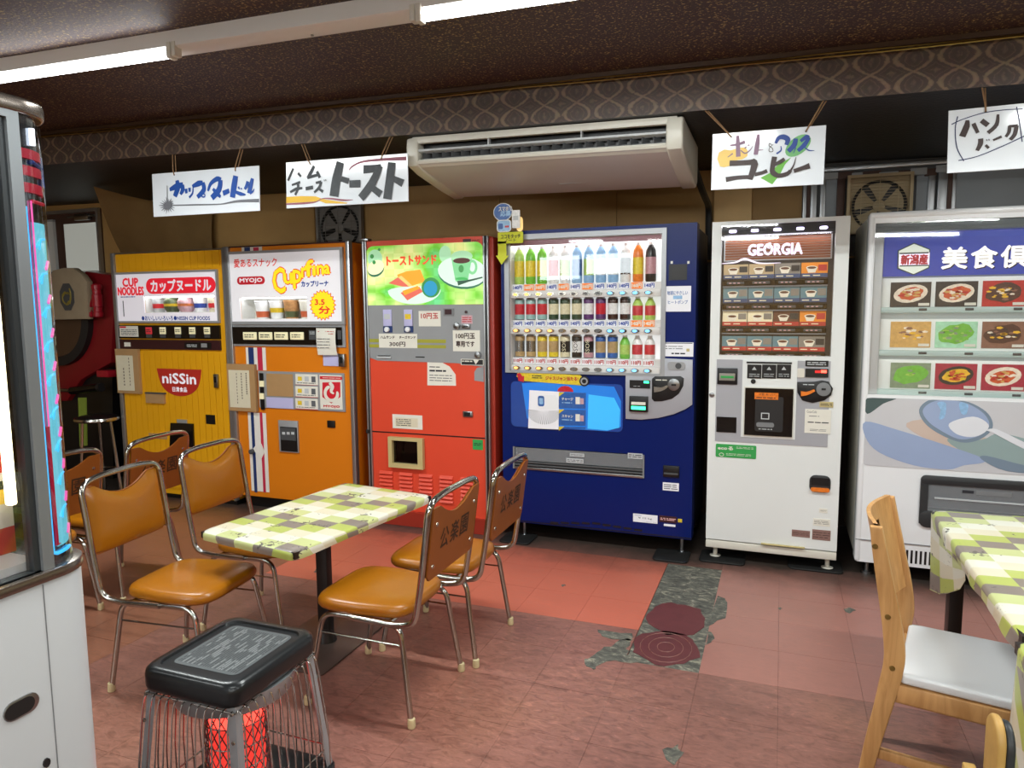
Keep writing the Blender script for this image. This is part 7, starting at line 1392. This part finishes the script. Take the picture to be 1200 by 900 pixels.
for s in (-1, 1): mb = MB(); mb.tube([(lx, ly, ZT1-.13), (lx, ly+s*.15, ZT1-.035)], .010, 'iron', 8); mb.tube([(lx+.0, ly, ZT1-.13), (lx+s*.12, ly, ZT1-.035)], .010, 'iron', 8); mb.build('brace', r)

ZT2 = .66
cA = [(.556, 1.935), (1.26, 1.97), (1.26, 3.10), (.558, 3.065)]
wrap_cloth(cA, ZT2, .055, 'tablecloth', 'green, taupe and cream checked tablecloth on the farther table at the right edge', wave=.006, corner_drape=[(.558, 3.065, -1, 1, .30)])
cB = [(.530, .80), (1.25, .815), (1.25, 1.93), (.532, 1.915)]
wrap_cloth(cB, ZT2+.002, .30, 'tablecloth', 'checked tablecloth hanging low on the nearer table at the bottom right', wave=.014)
for nm, cc, dx, lb in (('a', cA, 0, 'dark-legged dining table under the farther checked cloth at right'), ('b', cB, 0, 'dining table under the nearer checked cloth at bottom right')):
    cx = sum(p[0] for p in cc)/4; cy = sum(p[1] for p in cc)/4; r = thing('dining_table', (cx, cy, 0), lb, 'table', 'dining tables with checked cloths'); ctr = Vector((cx, cy))
    mb = MB(); mb.prism([tuple(ctr+(Vector(p)-ctr)*.985) for p in cc], ZT2-.03, ZT2-.003, 'table_dark', 'z'); mb.build('tabletop', r)
    for sx_ in (-1, 1):
        for sy_ in (-1, 1):
            x, y = cx+sx_*.285, cy+(sy_*.45 if nm == 'b' else (.385 if sy_ > 0 else -.525)); mb = MB(); mb.box(x-.022, x+.022, y-.03, y+.03, .0006, ZT2-.03, 'table_dark', .003); mb.build('leg', r)

# ================================================================== WOODEN CHAIR (right)
def wood(name, c0, c1, rough=.4):
    m, nt, b = nodes(name); tc = N(nt, 'TexCoord'); mp = N(nt, 'Mapping'); mp.inputs['Scale'].default_value = (14, 14, 1.6); nt.links.new(tc.outputs['Object'], mp.inputs[0])
    n = N(nt, 'TexNoise', Scale=2.2, Detail=6.0, Distortion=1.5); nt.links.new(mp.outputs[0], n.inputs['Vector']); r = ramp(nt, [(.35, c0), (.65, c1)]); nt.links.new(n.outputs['Fac'], r.inputs[0]); nt.links.new(r.outputs[0], b.inputs['Base Color']); b.inputs['Roughness'].default_value = rough
wood('beech', 'b4834e', 'cb9a62'); M('ply_edge', 'b8904e', .5, noise=.2, nscale=30); M('seat_white', 'dfe0e2', .3)
def wooden_chair():
    r = thing('wooden_chair', (0, 0, 0), 'light wooden chair with white seat pushed up to the checked table at right', 'chair'); r['_o'] = (0, 0, 0)
    # side profile of the rear posts (x, z)
    cl = [(-.235, 0), (-.205, .2), (-.165, .42), (-.165, .52), (-.190, .66), (-.213, .78), (-.222, .835)]
    wd = [.034, .042, .052, .052, .044, .036, .030]
    Lf = [(x-w_/2, z) for (x, z), w_ in zip(cl, wd)]; Rt = [(x+w_/2, z) for (x, z), w_ in zip(cl, wd)]
    def sm(P):
        out = []
        for i in range(len(P)-1):
            p0, p1, p2, p3 = [Vector(P[min(max(j, 0), len(P)-1)]) for j in (i-1, i, i+1, i+2)]
            for k in range(4): t = k/4; v = .5*((2*p1)+(p2-p0)*t+(2*p0-5*p1+4*p2-p3)*t*t+(3*p1-p0-3*p2+p3)*t**3); out.append((v.x, v.y))
        return out+[P[-1]]
    O = sm(Lf)+sm(Rt)[::-1]
    O = [(x, max(z, .0006)) for x, z in O]
    for s in (-1, 1):
        mb = MB(); mb.prism(O, s*.185-.012, s*.185+.012, 'beech', bev=.004); pz = mb.build('rear_post', r)
        for z, x in ((.44, -.165), (.585, -.182), (.78, -.222)): mb = MB(); mb.lathe([(.008, 0), (.007, s*.003), (0, s*.003)], (x, s*.197, z), 'brass', 10, 'y'); mb.build('screw', pz)
        mb = MB(); mb.box(.165, .20, s*.185-.014, s*.185+.014, .0006, .40, 'beech', .004); mb.build('front_leg', r)
        mb = MB(); mb.box(-.15, .18, s*.185-.011, s*.185+.011, .345, .395, 'beech', .003); mb.build('side_rail', r)
        mb = MB(); mb.box(-.20, .18, s*.175-.009, s*.175+.009, .155, .185, 'beech', .004); mb.build('stretcher', r)
    for x in (-.15, .18): mb = MB(); mb.box(x-.01, x+.01, -.18, .18, .345, .395, 'beech', .003); mb.build('front_rail', r)
    mb = MB(); mb.prism(rrect(-.148, -.19, .23, .19, .018), .397, .425, 'seat_white', 'z', .008, 3); mb.build('seat', r, label='white padded seat')
    # curved back panels between the posts (bulging backwards)
    def back(z0, z1, name, n=14, hole_=False):
        mb = MB(); T = .012
        def f(u, v, off): y = -.178+.356*u; z = z0+(z1-z0)*v; x = -.165-.0-(z-.52)*.205-.035*sin(pi*u)+.0; return (x+off, y, z)
        mb.grid(lambda u, v: f(1-u, v, 0), n, 4, 'beech'); mb.grid(lambda u, v: f(u, v, T), n, 4, 'beech')
        for v in (0, 1): mb.grid(lambda u, w_: f(u if v else 1-u, v, T*w_), n, 1, 'beech')
        return mb.build(name, r)
    back(.79, .84, 'top_rail'); back(.55, .755, 'back_panel')
    for y0, y1 in ((-.178, -.06), (.06, .178)):
        mb = MB()
        def f(u, v, off): y = y0+(y1-y0)*u; t = (y+.178)/.356; z = .745+.05*v; return (-.165-(z-.52)*.205-.035*sin(pi*t)+off, y, z)
        mb.grid(lambda u, v: f(1-u, v, 0), 6, 1, 'beech'); mb.grid(lambda u, v: f(u, v, .012), 6, 1, 'beech'); mb.build('back_panel', r)
    return r
wc = wooden_chair(); wc.location = (.520, 2.285, 0); wc.rotation_euler = (0, 0, radians(-12))
# second seat: plywood-edged back at the very bottom right
def ply_chair():
    x0, z0 = on_y(1166, 839, 1.55); r = thing('plywood_chair', (x0+.2, 1.55, 0), 'plywood-edged chair back with dark cover at the bottom right corner', 'chair')
    pts = []
    H = .34
    for k in range(13): q = radians(180-180*k/12); pts.append((1.55+.045*cos(q), z0-.045+.045*sin(q)))
    pts += [(1.592, z0-H), (1.508, z0-H)]
    mb = MB(); mb.prism(pts, x0-.004, x0+.012, 'ply_edge', 'x', .006, 3); mb.build('backrest', r)
    mb = MB(); mb.prism([(1.55+(a-1.55)*.93, z0-.17+(b-(z0-.17))*.95) for a, b in pts], x0+.012, x0+.028, 'charcoal', 'x', .006, 3); mb.build('back_cover', r, label='dark grey back cover')
    mb = MB(); mb.box(x0, x0+.38, 1.37, 1.73, .39, .42, 'charcoal', .01); mb.build('seat', r)
    for x in (x0, x0+.36):
        for y in (1.40, 1.70): mb = MB(); mb.box(x-.012, x+.012, y-.012, y+.012, .0006, .40 if x > x0+.1 else z0-.2, 'ply_edge', .003); mb.build('leg', r)
ply_chair()

# ================================================================== HEATER (foreground)
def heater():
    x0, x1, y0, y1 = -1.585, -1.258, 1.325, 1.68; ZT = .50; cx, cy = (x0+x1)/2, (y0+y1)/2
    r = thing('room_heater', (cx, cy, 0), 'glowing room heater with black lid and chrome wire guard in the foreground', 'heater')
    M('lid_black', '1b1d1f', .28, noise=.08, nscale=6); M('lid_plate', '6c7274', .35, .4); M('plate_line', 'a8acac', .35, .5); M('plate_dark', '34383a', .4); M('glow_red', 'ff4034', .5, emit=2.2); M('glow_dim', 'c03028', .5, emit=1.0); M('reflector', 'a4a8aa', .32, .6); M('wire', 'b8b4ae', .2, 1)
    zl = ZT-.062
    def lid(s, z): return [(cx+(x-cx)*s, cy+(y-cy)*s, z) for x, y in rrect(x0, y0, x1, y1, .045, 6)]
    L = [lid(.955, zl), lid(.985, zl+.003), lid(1, zl+.014), lid(1, ZT-.022), lid(.985, ZT-.008), lid(.94, ZT), lid(.86, ZT+.001), lid(.82, ZT+.001), lid(.805, ZT-.005), lid(.2, ZT-.006)]
    n = len(L[0]); mb = MB(); mb.add([p for l in L for p in l], [(i*n+k, i*n+(k+1) % n, (i+1)*n+(k+1) % n, (i+1)*n+k) for i in range(len(L)-1) for k in range(n)]+[tuple(range(n))[::-1], tuple((len(L)-1)*n+k for k in range(n))], 'lid_black'); mb.build('lid', r, label='black enamelled lid', angle=50)
    px0, px1, py0, py1 = cx-.108, cx+.112, cy-.115, cy+.125; zp = ZT-.0045
    mb = MB(); mb.prism(rrect(px0, py0, px1, py1, .02), zp-.002, zp, 'lid_plate', 'z'); pl = mb.build('label_plate', r, label='grey metal instruction plate')
    rn = random.Random(8); mb = MB()
    for k in range(26):
        x = px0+.012+k*.0078; y = py0+.012
        while y < py1-.02:
            Ln = min(rn.uniform(.006, .05), py1-.012-y); m = rn.choice(['plate_line', 'plate_dark', 'plate_dark'])
            mb.add([(x, y, zp+.0004), (x+.0032, y, zp+.0004), (x+.0032, y+Ln, zp+.0004), (x, y+Ln, zp+.0004)], [(0, 1, 2, 3)], m); y += Ln+.004
    mb.build('printed_text', pl, tuple(r['_o']))
    # splayed corner posts, base and wires
    zb = .075; fl = .028
    def cor(sx, sy, z, e=0): t = (zl-z)/(zl-zb); return Vector(((x0 if sx < 0 else x1)+sx*(fl*t-.006+e), (y0 if sy < 0 else y1)+sy*(fl*t-.006+e), z))
    for sx in (-1, 1):
        for sy in (-1, 1):
            a, b = cor(sx, sy, zl+.02, -.012), cor(sx, sy, .02, -.006); mb = MB(); w_ = .024
            v = [(a.x-sx*w_, a.y, a.z), (a.x+sx*.002, a.y, a.z), (a.x+sx*.002, a.y-sy*w_, a.z), (b.x-sx*w_, b.y, b.z), (b.x+sx*.002, b.y, b.z), (b.x+sx*.002, b.y-sy*w_, b.z)]
            v += [(p[0]-sx*.002, p[1]-sy*.002, p[2]) for p in v]; mb.add(v, [(0, 1, 4, 3), (1, 2, 5, 4), (6, 9, 10, 7), (7, 10, 11, 8), (0, 3, 9, 6), (2, 8, 11, 5)], 'silver_paint'); po = mb.build('corner_post', r)
            for z in (zl-.012, zl-.085): p = cor(sx, sy, z, -.006); mb = MB(); mb.lathe([(.006, 0), (.005, sy*.003), (0, sy*.003)], (p.x-sx*.008, p.y+sy*.002, z), 'rivet', 10, 'y'); mb.build('screw', po, tuple(r['_o']))
    mb = MB(); mb.prism(rrect(x0-.03, y0-.03, x1+.03, y1+.03, .03), .02, .075, 'lid_black', 'z', .008, 3); mb.build('base', r)
    for sx in (-1, 1):
        for sy in (-1, 1): mb = MB(); mb.lathe([(.016, 0), (.014, .02)], (cx+sx*.13, cy+sy*.14, .0006), 'rubber', 12); mb.build('foot', r)
    nW = 12
    for side in range(4):
        for k in range(nW):
            t = (k+.7)/(nW+.4)
            ends = [((-1, -1), (1, -1), (0, -1)), ((1, -1), (1, 1), (1, 0)), ((1, 1), (-1, 1), (0, 1)), ((-1, 1), (-1, -1), (-1, 0))][side]
            def at(z, out): A = cor(*ends[0], z); B = cor(*ends[1], z); p = A.lerp(B, t); return (p.x+ends[2][0]*out, p.y+ends[2][1]*out, z)
            P = fillet([at(zl-.008, -.05), at(zl-.010, .004), at(zl-.05, .010), at(.2, .012), at(.078, .0)], .014, 3)
            mb = MB(); mb.tube(P, .0021, 'wire', 5); mb.build('guard_wire', r)
        ends = [((-1, -1), (1, -1)), ((1, -1), (1, 1)), ((1, 1), (-1, 1)), ((-1, 1), (-1, -1))][side]
        for z in (zl-.012, .13): mb = MB(); mb.tube([cor(*ends[0], z, -.008), cor(*ends[1], z, -.008)], .0025, 'wire', 6); mb.build('guard_rail', r)
    # heat deflector under the lid, burner with glowing mesh
    mb = MB(); mb.lathe([(.168, -.006), (.166, -.03), (.158, -.055), (.15, -.055), (.10, -.03), (0, -.02)], (cx, cy, zl), 'reflector', 40); mb.build('deflector', r, label='polished heat deflector')
    mb = MB(); mb.lathe([(.075, .075), (.075, .30), (.07, .355)], (cx, cy, 0), ['glow_dim', 'glow_red'], 32); bu = mb.build('burner', r, label='red glowing burner')
    mb = MB(); mb.lathe([(.088, .07), (.088, .12), (.08, .122)], (cx, cy, 0), 'reflector', 32); mb.build('burner_ring', bu, tuple(r['_o']))
    mb = MB(); nM = 22
    for s in (-1, 1):
        for k in range(nM):
            pts = []
            for j in range(9): z = .125+.235*j/8; q = 2*pi*k/nM+s*j*.19; pts.append((cx+.086*cos(q), cy+.086*sin(q), z))
            mb.tube(pts, .0016, 'plate_dark', 4, caps=False)
    for z in (.125, .185, .245, .305, .36): mb.tube([(cx+.087*cos(t), cy+.087*sin(t), z) for t in [2*pi*k/28 for k in range(28)]], .0018, 'wire', 4, closed=True)
    o = mb.build('burner_mesh', bu, tuple(r['_o'])); o['kind'] = 'stuff'
    la = bpy.data.lights.new('heater_glow', 'POINT'); la.energy = 2.2; la.color = (1, .12, .05); la.shadow_soft_size = .06; lo = bpy.data.objects.new('heater_glow', la); COL.objects.link(lo); lo.parent = r; lo.location = (0, 0, .41)
heater()
